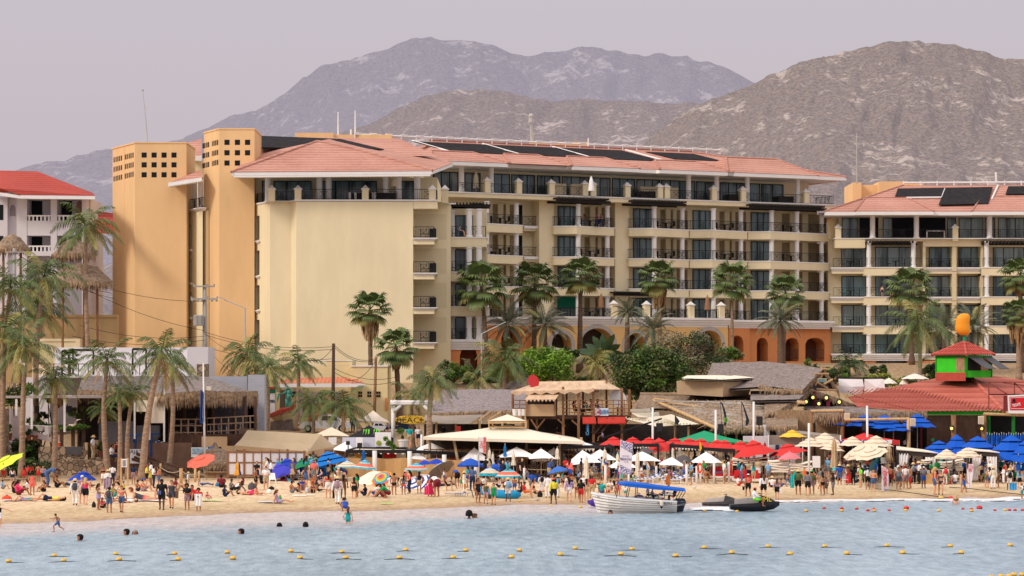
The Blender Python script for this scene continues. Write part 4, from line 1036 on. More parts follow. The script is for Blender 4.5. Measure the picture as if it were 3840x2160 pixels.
def BU(name,label,cat,px0,px1,py0,py1,Y,n,mats,seed,s=.16,depth=.6,trunk=True,kind=None,twigs=0):
 rg=RD(seed);x0,x1=PX(px0,Y),PX(px1,Y);z0,z1=PZ(py1,Y),PZ(py0,Y)
 c=Vc(((x0+x1)/2,Y,(z0+z1)/2));r=((x1-x0)/2,(x1-x0)/2*depth,(z1-z0)/2)
 zb=min(z0,gz(c.x,Y))
 o=RO(name,(c.x,Y,zb),label,cat)
 mb=MB();LC(rg,c,r,n,s,mb,list(Rn(len(mats))));mb.bd('crown',mats,o)
 t=MB();
 for i in Rn(5+twigs):
  a=rg.uniform(0,6.28);e=c+W3(cos(a)*r[0]*rg.uniform(.3,.9),sin(a)*r[1]*.6,r[2]*rg.uniform(-.2,.95))
  q=Vc((c.x,Y,zb));m_=q.lerp(e,.5)+W3(rg.uniform(-.2,.2),0,.2);t.tb([q,m_,e],[.09,.06,.02],5)
 t.bd('trunk',BARKD,o)
 return o
G1=M('leaf_bright',(.12,.24,.02),rough=.6,scale=.8,col2=(.26,.42,.05));G2=M('leaf_mid',(.06,.14,.02),rough=.6,scale=.8,col2=(.15,.26,.04))
G3=M('leaf_dark',(.022,.048,.016),rough=.6,scale=.8,col2=(.065,.105,.03));G4=M('leaf_olive',(.085,.10,.035),rough=.6,scale=.8,col2=(.19,.20,.075))
G5=M('leaf_dry',(.16,.14,.085),rough=.8,scale=.8,col2=(.31,.27,.18));G6=M('leaf_yellow',(.22,.26,.035),rough=.6,scale=.8,col2=(.40,.42,.08))
BU('garden_bush','bright lime green bush in front of the hotel arcade','bush',1930,2172,1292,1450,236,6500,[G1,G1,G2],3)
BU('broad_tree','broad dark green tree behind the wooden lookout bar','tree',2262,2610,1292,1510,231,14000,[G3,G3,G4,G2],4,.17)
BU('dry_bush','dry greyish bush with bare twigs right of the dark tree','bush',2430,2724,1232,1440,240,7500,[G5,G4,G5,G3],5,.13,twigs=22)
BU('fern_bush','leafy green bush at the foot of the orange arcade','bush',2680,2800,1300,1362,246,1500,[G2,G4],6,.18)
BU('clipped_hedge','yellow green clipped hedge behind the white curtains','hedge',3228,3384,1402,1455,236,3200,[G6,G6,G4],7,.12,.3)
BU('olive_bush','round olive bush beside the blue shirted person at the stairs','bush',620,714,1612,1715,200.4,2600,[G4,G4,G5],8,.11)
BU('dark_shrub','dark shrub in shade behind the stone pillar','bush',16,165,1640,1740,199.7,2600,[G3,G3,G2],9,.15)
gc=MB();LC(RD(11),P(70,1748,197.5),(2.9,1.6,.72),5200,.11,gc,[0,0,1]);TG(gc.bd('ground_cover',[G3,G2]),kind='stuff')
for cx,cy,w_,Y,lab in((2000,1345,60,246,'small dark plant left of the big stone arch'),(2120,1330,110,247,'dark agave clump under the second stone arch'),(3300,1400,90,250,'low dark shrub below the right hotel arch'),(1960,1370,70,244,'dark shrub at the orange arcade corner')):
 BU('garden_shrub',lab,'shrub',cx-w_/2,cx+w_/2,cy-35,cy+35,Y,900,[G3,G2],int(cx),.16)
for cx,cy,w_,h_,Y,lab in((3400,1432,120,60,240,'dark shrubs at the foot of the right hotel block, by the white parasols'),(3150,1400,90,60,246,'dark green shrub at the corner of the orange arcade'),(2230,1350,110,50,243,'dark shrub row under the large stone arch'),(1880,1400,120,60,238,'green shrub below the grey date palm'),(1700,1490,110,60,226,'low green shrub by the orange wing base'),(60,1470,150,110,200,'mass of palm green shrub behind the pale stucco wall'),(200,1500,90,60,203,'green climbing shrub under the terrace slab')):
 BU('garden_shrub',lab,'shrub',cx-w_/2,cx+w_/2,cy-h_/2,cy+h_/2,Y,1200,[G3,G2,G4],int(cx),.15)
for i in Rn(14):
 cx=(1700,1760,1840,1900,2010,2190,2720,2790,2860,3040,3120,3260,3500,3600)[i];BU('garden_shrub','leafy shrub of the hotel garden belt, %s from the left'%ORD[i],'shrub',cx-62,cx+62,1345+30*(i%3),1440+12*(i%2),239+i%3,1300,[G2,G3,G4]if i%2 else[G3,G2],i,.15)
def banana(px,py,Y,label,s=1.0,n=7):
 rg=RD(int(px));b=P(px,py,Y);zb=gz(b.x,Y);o=RO('banana_plant',(b.x,Y,zb),label,'plant');mb=MB()
 for i in Rn(n):
  a=lp2(-1.2,1.2,i/(n-1));l=s*rg.uniform(1.6,2.3);d=Vc((sin(a)*.8,rg.uniform(-.3,.3),cos(a)));q=Vc((b.x,Y,max(zb,b.z-1)));pts=[q+d*l*t+W3(sin(a)*.5*t*t,0,-.35*t*t)for t in(0,.35,.6,.85,1.05)]
  wv=Vc((.3*cos(a),.25,-.3*sin(a)))*s;ws=[.05,.55,1,.8,.05]
  for k in Rn(4):mb.pl([pts[k]-wv*ws[k],pts[k]+wv*ws[k],pts[k+1]+wv*ws[k+1],pts[k+1]-wv*ws[k+1]])
 mb.bd('leaf_fan',LEAFD,o);MB().tb([(b.x,Y,zb),(b.x,Y,max(zb,b.z-.9))],.12,7).bd('stem',BARKD,o);return o
banana(2262,1300,250,'tall banana plant with paddle leaves under the big stone arch',1.2)
banana(2300,1325,249,'second banana plant right of the tall one',.9,5)
for px,py,r_,lab in((2085,1330,.7,'grey boulder under the palms, left one'),(2160,1345,.55,'grey boulder beside the thick fan palm trunk')):
 o=MB().ball(P(px,py,248),(r_*1.2,r_,r_),10,7).bd('boulder',GS,smooth=1);TG(o,lab,'boulder')
KQ=960/2576.0
def q(i,x,y):return((i-1)*960+x*KQ,1240+y*KQ)
def qp(i,a,b,c,d):return q(i,a,0)[0],q(i,b,0)[0],q(i,0,c)[1],q(i,0,d)[1]
def Q(i,x,y,Y):return P(*q(i,x,y),Y)
THATCH=M('thatch',lin((92,82,80)),rough=1,scale=1.6,col2=lin((156,142,136)),stretch=(2.5,2.5,.8),bump=.8,detail=8)
TB2=M('thatch_brown',lin((96,78,66)),rough=1,scale=1.6,col2=lin((166,142,120)),stretch=(2.5,2.5,.8),bump=.8,detail=8)
FG=M('thatch_fringe',lin((104,84,68)),rough=1,scale=4,col2=lin((182,154,124)))
WO=M('brown_wood',lin((112,78,56)),rough=.8,scale=4,col2=lin((160,118,84)),stretch=(1,1,.3))
WD=M('dark_brown_wood',lin((62,42,36)),rough=.8,scale=4,col2=lin((96,68,54)),stretch=(1,1,.3))
BB=M('bamboo',lin((184,142,96)),rough=.7,scale=6,col2=lin((214,180,134)),stretch=(1,1,.3))
REED=M('reed',lin((118,92,70)),rough=.9,scale=5,col2=lin((190,158,122)),stretch=(4,4,.4),bump=.4)
CANVAS=M('beige_canvas',lin((206,186,156)),rough=.9,var=.06,scale=.8)
CW=M('cream_canvas',lin((232,220,200)),rough=.85,var=.04,scale=.8)
CT2=M('tan_canvas',lin((192,160,124)),rough=.9,var=.08,scale=.9)
BURLAP=M('burlap',lin((196,156,108)),rough=1,var=.08,scale=1.2)
WC=M('white_cloth',lin((238,234,234)),rough=.85,var=.03,scale=1)
BP=M('black_paint',(.02,.018,.018),rough=.6,var=.2)
GREYW=M('grey_plank',lin((172,172,182)),rough=.85,scale=2,var=.12,stretch=(.4,.4,8))
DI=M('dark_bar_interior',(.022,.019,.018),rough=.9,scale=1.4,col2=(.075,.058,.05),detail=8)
def stone_mat():
 m,nt,b=NM2('rubble_stone');L=nt.links.new
 tc=nd(nt,'ShaderNodeTexCoord');v=nd(nt,'ShaderNodeTexVoronoi');SI(v,'Scale',2.3);v2=nd(nt,'ShaderNodeTexVoronoi',feature='DISTANCE_TO_EDGE');SI(v2,'Scale',2.3)
 LK(tc,'Object',v,'Vector');LK(tc,'Object',v2,'Vector')
 r=nd(nt,'ShaderNodeValToRGB');ELX(r,0).color=(*lin((118,96,78)),1);ELX(r,1).color=(*lin((192,164,136)),1)
 sp=nd(nt,'ShaderNodeSeparateColor');LK(v,'Color',sp,0);LK(sp,0,r,'Fac')
 r2=nd(nt,'ShaderNodeMapRange');SI(r2,'From Max',.07);LK(v2,'Distance',r2,'Value')
 mx=nd(nt,'ShaderNodeMix',data_type='RGBA');LK(r2,'Result',mx,0);mx.inputs[6].default_value=(*lin((96,82,70)),1);LK(r,'Color',mx,7);LK(mx,2,b,'Base Color');SI(b,'Roughness',.95)
 bp=nd(nt,'ShaderNodeBump');SI(bp,'Distance',.08);LK(r2,'Result',bp,'Height');LK(bp,'Normal',b,'Normal')
 return m
STONE=stone_mat()
frg=RD(5)
def FR(mb,pts,ln=.5,step=.07,mi=1,out=.12):
 for a,b in zip(pts,pts[1:]):
  d=b-a;n=max(2,int(d.length/step));dn=d.normalized()
  o=Vc((dn.y,-dn.x,0))
  for i in Rn(n):
   p=a+d*((i+frg.random())/n)+W3(0,0,frg.uniform(-.02,.10));l=ln*frg.uniform(.55,1.15);wv=dn*step*.9;oo=o*frg.uniform(0,out)
   mb.add([p-wv,p+wv,p+oo*1.2-UP(l*.6)+wv*.8,p+oo-UP(l)],[(0,1,2,3)],mi)
def TH(parent,polys,eaves,mats=None,ln=.5,th=.18,name='roof'):
 mb=MB()
 for p in polys:
  n=len(p)
  if n==4:
   k1=max(2,int((p[1]-p[0]).length/.7));k2=max(2,int((p[3]-p[0]).length/.7));o=len(mb.v);nrm=(p[1]-p[0]).cross(p[3]-p[0]).normalized()
   for j in Rn(k2+1):
    for i in Rn(k1+1):
     v=p[0].lerp(p[1],i/k1).lerp(p[3].lerp(p[2],i/k1),j/k2)
     if 0<i<k1 and 0<j<k2:v=v+nrm*frg.uniform(-.06,.07)
     if j==k2:v=v+W3(0,0,frg.uniform(-.03,.05))
     mb.v.append(v)
   for j in Rn(k2):
    for i in Rn(k1):mb.f.append((o+j*(k1+1)+i,o+j*(k1+1)+i+1,o+(j+1)*(k1+1)+i+1,o+(j+1)*(k1+1)+i));mb.m.append(0)
  else:mb.pl(p,0)
  mb.pl([v-UP(th)for v in reversed(p)],0)
 for e in eaves:FR(mb,e,ln)
 return mb.bd(name,mats or[THATCH,FG],parent)
def PN(px0,px1,py0,py1,Y,mat,name,parent=None,th=.06,label=None,cat=None):
 mb=MB().box(PX(px0,Y),PX(px1,Y),Y,Y+th,PZ(py1,Y),PZ(py0,Y));o=mb.bd(name,mat,parent)
 return TG(o,label,cat)
def post(mb,px,py0,py1,Y,w=.12,mi=0,round_=False,lean=0):
 a,b=P(px,py1,Y),P(px+lean,py0,Y)
 if round_:mb.tb([a,b],w/2,7,mi)
 else:mb.bm(a,b,w,w,mi)
def GP(pxs,py0,Y,w,mat,parent,name='post',round_=True):
 for px in pxs:
  x=PX(px,Y);mb=MB();a=Vc((x,Y,gz(x,Y)-.1));b=P(px,py0,Y)
  (mb.tb([a,b],w/2,8)if round_ else mb.bm(a,b,w));mb.bd(name,mat,parent,smooth=round_)
RNG=RD(99)
tb_=RQ('terrace_building',480,212,3,'white terrace building with black pergola frames and a glass balustrade behind the palms','building')
Y=214
w_=MB();w_.px(205,740,Y+4,Y+4,Y+9,2,PZ(1303,Y+4));w_.px(702,780,Y-1,Y-1,Y+3.9,2,PZ(1301,Y-1));w_.px(90,190,Y,Y,Y+3,2,PZ(1415,Y));w_.bd('wall',WW,tb_)
w_=MB();w_.px(150,738,Y-1.5,Y-1.5,Y+3.95,PZ(1416,Y-1.5),PZ(1408,Y-1.5));w_.bd('terrace_slab',WH,tb_)
w_=MB();w_.px(738,779,Y-2,Y-2,Y-1.05,2,PZ(1365,Y-2));w_.bd('stone_pier',STONE,tb_)
for x0,x1,y0,y1 in((625,735,205,330),(690,940,195,310),(1335,1470,185,330)):
 g=MB();Yp=Y+.5
 for x in(x0,x1):post(g,q(1,x,0)[0],q(1,0,y0)[1],1405,Yp,.14)
 g.bm(Q(1,x0,y0,Yp),Q(1,x1,y0,Yp),.16,.2);g.bd('pergola_frame',BP,tb_)
g=MB()
for x in(540,790,890,1040,1180,1300,1405,1530):post(g,q(1,x,0)[0],q(1,0,335)[1],1407,Y-1.3,.06)
g.bm(Q(1,420,335,Y-1.3),Q(1,1900,335,Y-1.3),.06);g.bd('balustrade',IR,tb_)
for i,x in En((1180,1270,1360,1450,760,880)):
 g=MB();c=Q(1,x,442,Y);s=[W3(-.15,0,.15),W3(.75,0,.55),W3(1.0,0,.5),W3(-.55,0,1.05)]
 g.bm(c+UP(.32),c+W3(.9,0,.3),.6,.06);g.bm(c+UP(.34),c+W3(-.5,0,1.0),.6,.06)
 for dx in(.05,.8):g.bm(c+W3(dx,0,0),c+W3(dx,0,.3),.06)
 TG(g.bd('deck_lounger',WH),('white lounger on the roof terrace, number %s from the left among the reclined row'%('first','second','third','fourth')[i]).replace('number ','')if i<4 else('white lounger on the roof terrace behind the left fan palm'if i==4 else'white lounger on the roof terrace beside the black pergola frame'),'lounger','loungers on the roof terrace')
pk=RQ('plank_wall',960,207,2,'grey white horizontal plank wall with tall plank pillar right of the thatched deck','wall')
g=MB();g.px(790,926,208,208,208.3,2,PZ(1411,208));g.bd('plank_panel',GREYW,pk);g=MB();g.px(930,992,206,206,207.5,1.5,PZ(1405,206));g.bd('plank_pillar',GREYW,pk)
dk=RQ('thatched_restaurant',650,202,2,'open thatched restaurant with log railing and grey palm roof behind the leaning palm','building')
E_=[Q(1,780,615,203),Q(1,1060,620,202),Q(1,1660,655,198),Q(1,2060,625,198),Q(1,2330,635,199),Q(1,2590,628,203)]
R_=[Q(1,830,462,210),Q(1,1300,458,210),Q(1,1700,456,210),Q(1,1950,458,210),Q(1,2120,466,209.5)]
TH(dk,[[E_[0],E_[1],R_[1],R_[0]],[E_[1],E_[2],R_[2],R_[1]],[E_[2],E_[3],R_[3],R_[2]],[E_[3],E_[4],R_[4],R_[3]],[E_[4],E_[5],Q(1,2350,560,206),R_[4]]],[E_,E_,[v+W3(0,.25,.12)for v in E_]],ln=1.15)
for i,x in En((1710,1860,2000,2140,2355,2465,2568)):
 g=MB();a=Q(1,x,1010,200.5);g.tb([W3(a.x,a.y,gz(a.x,a.y)),Q(1,x,660,200.5)],.13,8);g.bd('post',WD,dk,smooth=1)
fl_=MB();fl_.px(630,972,199.5,199.5,207,1.2,PZ(1628,199.5));fl_.bd('deck',WD,dk)
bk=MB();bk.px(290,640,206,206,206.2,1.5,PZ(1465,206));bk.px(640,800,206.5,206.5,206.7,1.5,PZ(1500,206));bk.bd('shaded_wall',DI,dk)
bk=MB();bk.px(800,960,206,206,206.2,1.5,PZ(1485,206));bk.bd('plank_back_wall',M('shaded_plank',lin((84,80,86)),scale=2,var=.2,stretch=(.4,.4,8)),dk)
pts=[Q(1,1750,1020,199.6),Q(1,2040,1020,199.6),Q(1,2080,1010,199.6),Q(1,2590,985,200.5)]
g=MB();LOG=M('pale_log',lin((150,124,104)),scale=3,var=.2)
for a,b in zip(pts,pts[1:]):
 for h in(0,.55,1.05):
  if h or True:g.tb([a+UP(h-.05),b+UP(h-.05)],.055,6)
 n=max(1,int((b-a).length/.55))
 for k in Rn(n+1):v=a.lerp(b,k/n);g.tb([v+UP(-.35),v+UP(1.05)],.06,6)
g.bd('log_railing',LOG,dk)
for x0,x1,y0,y1,lab in((1520,1655,665,930,0),(1372,1502,700,815,1)):PN(*[*qp(1,x0,x1,y0,y1)],198.5,CW,'canvas_screen',dk,.03)
for x,y0,y1 in((1045,430,645),(1355,690,1030),(1505,680,1040),(1652,378,1060),(320,690,930),(650,690,960),(165,690,800)):
 g=MB();post(g,q(1,x,0)[0],q(1,0,y0)[1],q(1,0,y1+60)[1],198.2,.13 if x>1000 else .16);g.bd('white_post',WH,dk)
g=MB();g.px(12,388,199,199,206,PZ(1493,199),PZ(1484,199));g.bd('flat_roof',M('faded_roof',lin((176,164,162)),var=.08),dk)
g=MB();g.px(370,500,201,201,201.8,1.2,PZ(1580,201));g.px(512,598,201,201,201.8,1.2,PZ(1596,201));g.bd('bar_counter',M('grey_counter',lin((104,98,102)),var=.15,stretch=(6,1,.3),scale=2),dk)
for x0,x1,y0,y1 in((640,722,757,825),(350,395,757,830)):
 o=PN(*qp(1,x0,x1,y0,y1),199.5,M('screen_black',(.008,.008,.01),rough=.3),'television',None,.08)
 g=MB();c=Q(1,(x0+x1)/2,y0,199.6);g.bm(c,c+W3(0,0,PZ(1490,199.6)-c.z),.05);g.bd('bracket',IR,o)
 TG(o,'black television hanging under the flat roof, '+('larger one beside a palm'if x0>500 else'smaller tilted one'),'television')
for i,x in En((1880,1960,2120,2200,2280,2420)):
 g=MB();c=Q(1,x,990,202.5+(i%2));z=PZ(1628,199.5);c.z=z
 g.box(c.x-.4,c.x+.4,c.y-.4,c.y+.4,z+.72,z+.76);g.bm(c,c+UP(.72),.1);TG(g.bd('dining_table',WH),'white dining table on the thatched deck, %s along the railing'%('first','second','third','fourth','fifth','sixth')[i],'table','tables on the thatched deck')
for px,py,w,h,Y,lab,mats in((140,1570,80,60,203,'leafy planting in the shade left of the hanging television',[G2,G3]),(300,1555,90,70,203,'climbing plant in the shade right of the television',[G2,G3,G4]),(150,1600,110,40,200,'low foliage behind the white planters',[G3,G2])):
 BU('potted_bush',lab,'bush',px-w/2,px+w/2,py-h/2,py+h/2,Y,700,mats,px,.12)
g=MB();g.px(-20,20,197,197,198.5,0,PZ(1533,197));g.px(-20,27,196.8,196.8,198.6,0,PZ(1700,197));TG(g.bd('stone_pillar',STONE),'pale stone pillar cut by the left frame edge','pillar')
g=MB();g.px(18,93,199.64,199.64,199.73,1,PZ(1532,199.64));g.hx([P(93,1632,199.55),P(192,1658,199.55),P(192,1658,199.64),P(93,1632,199.64)],[P(93,1598,199.55),P(190,1640,199.55),P(190,1640,199.64),P(93,1598,199.64)]);TG(g.bd('stucco_wall',M('mauve_wall',lin((206,190,190)),var=.05)),'pale stucco wall with a sloping stair parapet behind the flower pots','wall')
TERRA=M('terracotta',lin((142,82,60)),var=.15,scale=3)
def pot(px,py,wpx,hpx,Y,mat,lab,plant=None,name='flower_pot',white=False):
 c=P(px,py,Y);r=wpx/2/F*Y;h=hpx/F*Y
 o=RO(name,c,lab,'plant pot');MB().lt(c,[(r*.65,0),(r*.95,h*.85),(r*1.05,h*.86),(r*1.05,h),(r*.9,h),(r*.85,h*.9)],14).bd('pot',mat,o)
 if plant:m=MB();LC(RD(px),c+UP(h+plant*.45),(r*1.3,r*1.2,plant*.6),260,.10,m,[0,1]);m.bd('foliage',[G3,G2],o)
 return o
for px,py,w,h,Y,lab in((35,1652,24,28,199.27,'terracotta pot at the foot of the pale wall, leftmost'),(108,1652,22,20,199.36,'terracotta pot with a spiky plant, middle of three by the stair parapet'),(131,1652,23,20,199.36,'terracotta pot with a dark plant nearest the white planters'),(378,1714,22,24,198.5,'terracotta pot standing on the rubble stone wall')):pot(px,py,w,h,Y,TERRA,lab,.7)
for px,py,w,h,lab in((115,1612,46,18,'long white planter under the flat roof'),(150,1616,40,22,'white tapered planter beside the vine pergola'),(180,1628,34,32,'tall white planter nearest the vine pergola')):pot(px,py,w,h,199.64,WH,lab,.4,'white_planter')
vp=RQ('vine_pergola',270,199.27,2,'dark post pergola overgrown with vines on the stone wall','pergola')
for x in(620,735,845):g=MB();post(g,q(1,x,0)[0],1598,1674,199.23,.25);g.bd('post',WD,vp)
g=MB();LC(RD(3),Q(1,735,975,199.23),(1.65,.7,.30),1500,.10,g,[0,1,1]);g.bd('vine',[G3,G2],vp)
sw=RQ('stone_wall',270,199,1,'two tiered rubble stone wall with a grey plaque above the sand','wall')
g=MB();g.px(144,315,198.5,198.5,199.18,.2,PZ(1676,198.5));g.px(315,330,198.6,198.4,199.09,.2,PZ(1660,198.5));g.px(227,408,197.6,197.6,198.49,.2,PZ(1724,197.6));g.px(331,400,198.7,198.7,199.18,.2,PZ(1715,198.5));g.px(355,370,199.11,198.9,199.19,.2,PZ(1650,199));g.bd('masonry',STONE,sw)
PN(245,307,1675,1705,198.42,M('grey_plaque',lin((84,82,86)),var=.15),'plaque',sw,.07)
g=MB();g.px(330,720,199.27,199.32,199.45,.3,PZ(1660,199.27));TG(g.bd('terrace_wall',M('brown_wall',lin((120,92,78)),var=.2,scale=1.5)),'brown retaining terrace wall behind the palm trunks','wall')
g=MB().lt(P(220,1674,198.6),[(.13,0),(.14,.28),(.14,.3)],12,0);o=g.bd('drink_cooler',C((226,92,50)));MB().lt(P(220,1674,198.6)+UP(.301),[(.145,0),(.145,.06)],12).bd('lid',WH,o);TG(o,'orange drink cooler with white lid on the stone wall','cooler')
nb_=RQ('notice_board',466,190,.4,'white notice board of printed lines on two wooden posts in the sand','notice board')
b_=G(470,1822);Yn=b_.y
for x in(1218,1285):g=MB();a=Q(1,x,1280,Yn);g.bm(W3(a.x,Yn,gz(a.x,Yn)-.1),a,.11);g.bd('post',BB,nb_)
o=PN(456,476.5,1721,1752,Yn-.08,WC,'board',nb_,.05)
g=MB()
for k in Rn(6):g.box(PX(459,Yn-.1),PX(473-2*(k%2),Yn-.1),Yn-.11,Yn-.082,PZ(1727.5+k*4,Yn-.1),PZ(1726+k*4,Yn-.1))
g.bd('printed_lines',M('grey_ink',(.12,.12,.13)),o)
sb=PN(487,529,1684,1738,199.05,WC,'sign_board',None,.06,'white sign board with dark hand lettering beside the leaning palm','sign')
TX("BAJA'S",.42,C((58,40,92)),sb,P(505,1694,199.04))
sb=PN(717,780,1678,1715,199,WC,'picture_sign',None,.06,'white picture sign with a blue seascape by the flagpole','sign')
PN(720,777,1681,1701,198.95,C((150,176,196),var=.5,scale=6),'picture',sb,.02)
bf=RQ('beach_shelter',545,199.36,1,'blue painted canopy frame behind the leaning palm','shelter')
for x in(1365,1522):g=MB();post(g,q(1,x,0)[0],1630,1725,199.36,.16);g.bd('post',C((30,72,132)),bf)
g=MB();g.hx([Q(1,1270,1062,199.27),Q(1,1600,1045,199.27),Q(1,1600,1040,199.45),Q(1,1270,1058,199.45)],[Q(1,1270,1050,199.27),Q(1,1600,1032,199.27),Q(1,1600,1028,199.45),Q(1,1270,1046,199.45)]);g.bd('canopy',C((36,80,140)),bf)
st=RQ('wooden_stairs',600,196,1,'weathered wooden stairs with sloping handrails down to the beach','stairs')
for a,b in(((513,1702,199),(690,1762,192)),((496,1722,197),(672,1776,191)),((505,1715,199),(680,1795,191))):
 MB().bm(P(*a),P(*b),.12,.2).bd('handrail',WD,st)
s=MB()
for k in Rn(9):
 t=k/8;a=P(lp2(575,700,t),lp2(1745,1818,t),lp2(197,190,t));s.box(a.x-.2,a.x+1.3,a.y-.25,a.y+.25,a.z-.12,a.z)
s.bd('steps',M('weathered_plank',lin((138,116,98)),scale=4,var=.2),st)
for i,(px,y0,y1,w)in En(((679,1756,1812,13),(732,1758,1808,9),(747,1765,1803,8),(602,1738,1790,8),(202,1768,1806,7),(513,1735,1765,8))):
 b_=G(px,y1);g=MB().tb([b_-UP(.1),P(px,y0,b_.y)],w/2/F*b_.y,8);TG(g.bd('rope_post',BB if w>7.5 else WO,smooth=1),('thick pale rope post at the bottom of the stairs','shorter rope post left of the thatched hut','rope post close to the thatched hut wall','rope post half way up the stairs','low rope post by the green ground cover','rope post under the sign board')[i],'post','rope posts around the stairs')
g=MB()
for(a,ya),(b,yb),Yr in(((602,1752),(679,1764),191),((679,1764),(745,1770),190),((145,1765),(202,1772),190)):
 pts=[P(lp2(a,b,t),lp2(ya,yb,t)+14*(1-(2*t-1)**2),Yr)for t in(0,.2,.4,.6,.8,1)];g.tb(pts,.03,5)
TG(g.bd('rope',M('pale_rope',lin((196,178,156)))),'slack pale rope slung between the beach posts','rope')
hu=RQ('palapa_hut',810,193,.4,'small conical thatched palapa hut with a reed counter','hut')
ap=Q(1,2165,1165,194);n=16;ring=[W3(ap.x+cos(2*pi*i/n)*2.0,194+sin(2*pi*i/n)*1.9,PZ(1738,194))for i in Rn(n)];mid=[ap.lerp(r_,.45)+UP(.25)for r_ in ring]
m=MB()
for i in Rn(n):j=(i+1)%n;m.pl([ring[j],ring[i],mid[i],mid[j]]);m.pl([mid[j],mid[i],ap])
m.lt(ap-UP(.15),[(.28,0),(.2,.2),(.1,.45)],8)
FR(m,ring+[ring[0]],.8,.08);FR(m,ring+[ring[0]],.6,.08);m.bd('roof',[TB2,FG],hu)
g=MB();g.px(764,860,191.5,191.5,191.65,.3,PZ(1772,191.5));g.px(764,862,191.4,191.3,192,PZ(1772,191.5)+.002,PZ(1769,191.5));g.bd('counter',REED,hu)
for px in(790,812,845):g=MB();post(g,px,1735,1772,192.5,.2,0,True);g.bd('post',BB,hu,smooth=1)
g=MB();g.px(812,848,195,195,195.1,.5,PZ(1740,195));g.bd('back_wall',REED,hu)
fp_=RQ('flagpole',768,193,.4,'tall white flagpole with a furled blue flag by the palapa hut','flagpole')
MB().tb([W3(PX(769,193),193,.3),P(762,1362,193)],[.10,.05],8).bd('pole',WH,fp_,smooth=1)
m=MB();a=P(764,1462,192.9);b=P(760,1595,192.9)
for i in Rn(6):
 x0=PX(752+i*2.2,192.9);z0=PZ(1460+i*1.5,193);z1=PZ(1592-3*abs(i-2),193);m.pl([(x0,192.9+.12*(i%2),z0),(x0+.06,192.9-.12*(i%2),z0-.1),(x0+.05,192.85,z1),(x0-.05,192.9,z1)],0 if i!=4 else 1)
m.bd('flag',[C((24,66,140)),C((196,206,220))],fp_)
o=PN(774,791,1449,1470,199.91,CW,'floodlight',None,.3,'boxy white floodlight on the thatch eave beside the flagpole','floodlight');MB().bm(P(775,1470,199.92),P(774,1640,199.92),.1).bd('stem',WD,o)
PN(756,852,1637,1676,199.27,CT2,'canvas_sheet',None,.05,'tan canvas sheet hung behind the picture sign','sheet')
g=MB();g.px(740,790,199.82,199.82,199.91,1,PZ(1638,199.82));g.px(895,930,199.82,199.82,199.87,1.5,PZ(1607,199.82));TG(g.bd('planter_wall',M('brown_wall')),'low brown planter wall below the log railing','wall')
pf=RQ('panelled_fence',1000,191,.4,'wooden fence framing rows of white translucent panels','fence')
Yf=191
g=MB()
xs=[853,887,914,919,950,980,1013,1046,1074,1082,1109,1136,1144]
def fx(x0,x1,y0,y1):g.px(x0,x1,Yf,Yf,Yf+.14,PZ(y1,Yf),PZ(y0,Yf))
for x,w,y0 in((854,8,1692),(887,4,1700),(916,8,1684),(949,4,1692),(981,4,1690),(1014,4,1688),(1047,4,1686),(1078,8,1684),(1109,4,1692),(1141,8,1690)):fx(x-w/2,x+w/2,y0,1790 if w==4 else 1822)
for y,h in((1696,6),(1735,5),(1783,7)):g.px(858,1137,Yf,Yf+.01,Yf+.12,PZ(y+h/2,Yf),PZ(y-h/2,Yf))
g.bd('frame',M('honey_wood',lin((150,108,78)),scale=4,var=.2),pf)
for x0,x1 in((858,885),(889,912),(920,947),(951,979),(983,1012),(1016,1045),(1049,1074),(1082,1107),(1111,1137)):
 for y0,y1 in((1699,1732),(1738,1779)):PN(x0,x1,y0,y1,Yf+.05,WC,'white_panel',pf,.03)
g=MB();g.px(862,1140,192,192,192.1,.2,PZ(1788,192));g.bd('reed_skirt',REED,pf)
tn=RQ('tan_tent',1050,199.45,1,'long tan canvas tent with sloping roof behind the panelled fence','tent')
A1_,B1_,C1_,D1_,E1_=P(880,1670,199.09),P(1156,1693,199),P(1254,1674,199.73),P(928,1613,199.45),P(1204,1628,199.36)
m=MB();k=4
for i in Rn(k):
 t0,t1=i/k,(i+1)/k;a,b,c,d=A1_.lerp(B1_,t0),A1_.lerp(B1_,t1),D1_.lerp(E1_,t1),D1_.lerp(E1_,t0);ab=a.lerp(d,.5)-UP(.10);bc=b.lerp(c,.5)-UP(.10);mm=ab.lerp(bc,.5)-UP(.05)
 m.pl([a,b,bc,mm,ab]);m.pl([ab,mm,bc,c,d])
m.pl([B1_,C1_,E1_]);m.pl([D1_,E1_,C1_,P(960,1650,200)]);m.bd('roof',CANVAS,tn)
m=MB();m.pl([A1_,B1_,B1_-UP(.35),A1_-UP(.35)]);m.pl([B1_,C1_,C1_-UP(.55),B1_-UP(.55)]);m.px(830,1000,199.18,199.18,199.19,1.0,PZ(1672,199.18));m.bd('side_cloth',CT2,tn)
m=MB();m.box(PX(1080,199.27),PX(1295,199.64),199.45,199.46,.6,PZ(1686,199.45));m.bd('inner_curtain',M('brown_canvas',lin((122,92,72)),var=.1),tn)
GP((882,1156,1252),1680,199.05,.07,GS,tn,'tent_pole')
kk=RQ('yellow_kiosk',1260,228,3.8,'pale yellow utility kiosk with tiled awning and square breeze holes','building')
Yk=227;KY=M('yellow_stucco',lin((226,206,158)),rough=.9,var=.05,scale=.6,bump=.1)
m=MB();m.px(1005,1322,Yk,Yk,Yk+6,3,PZ(1372,Yk));m.px(1230,1325,Yk+2,Yk+.01,Yk+6.01,PZ(1372,Yk)+.01,PZ(1354,Yk+2));m.box(PX(1318,Yk-.01),PX(1455,Yk),Yk-1,Yk+5.9,3,PZ(1375,Yk-1));m.bd('wall',KY,kk)
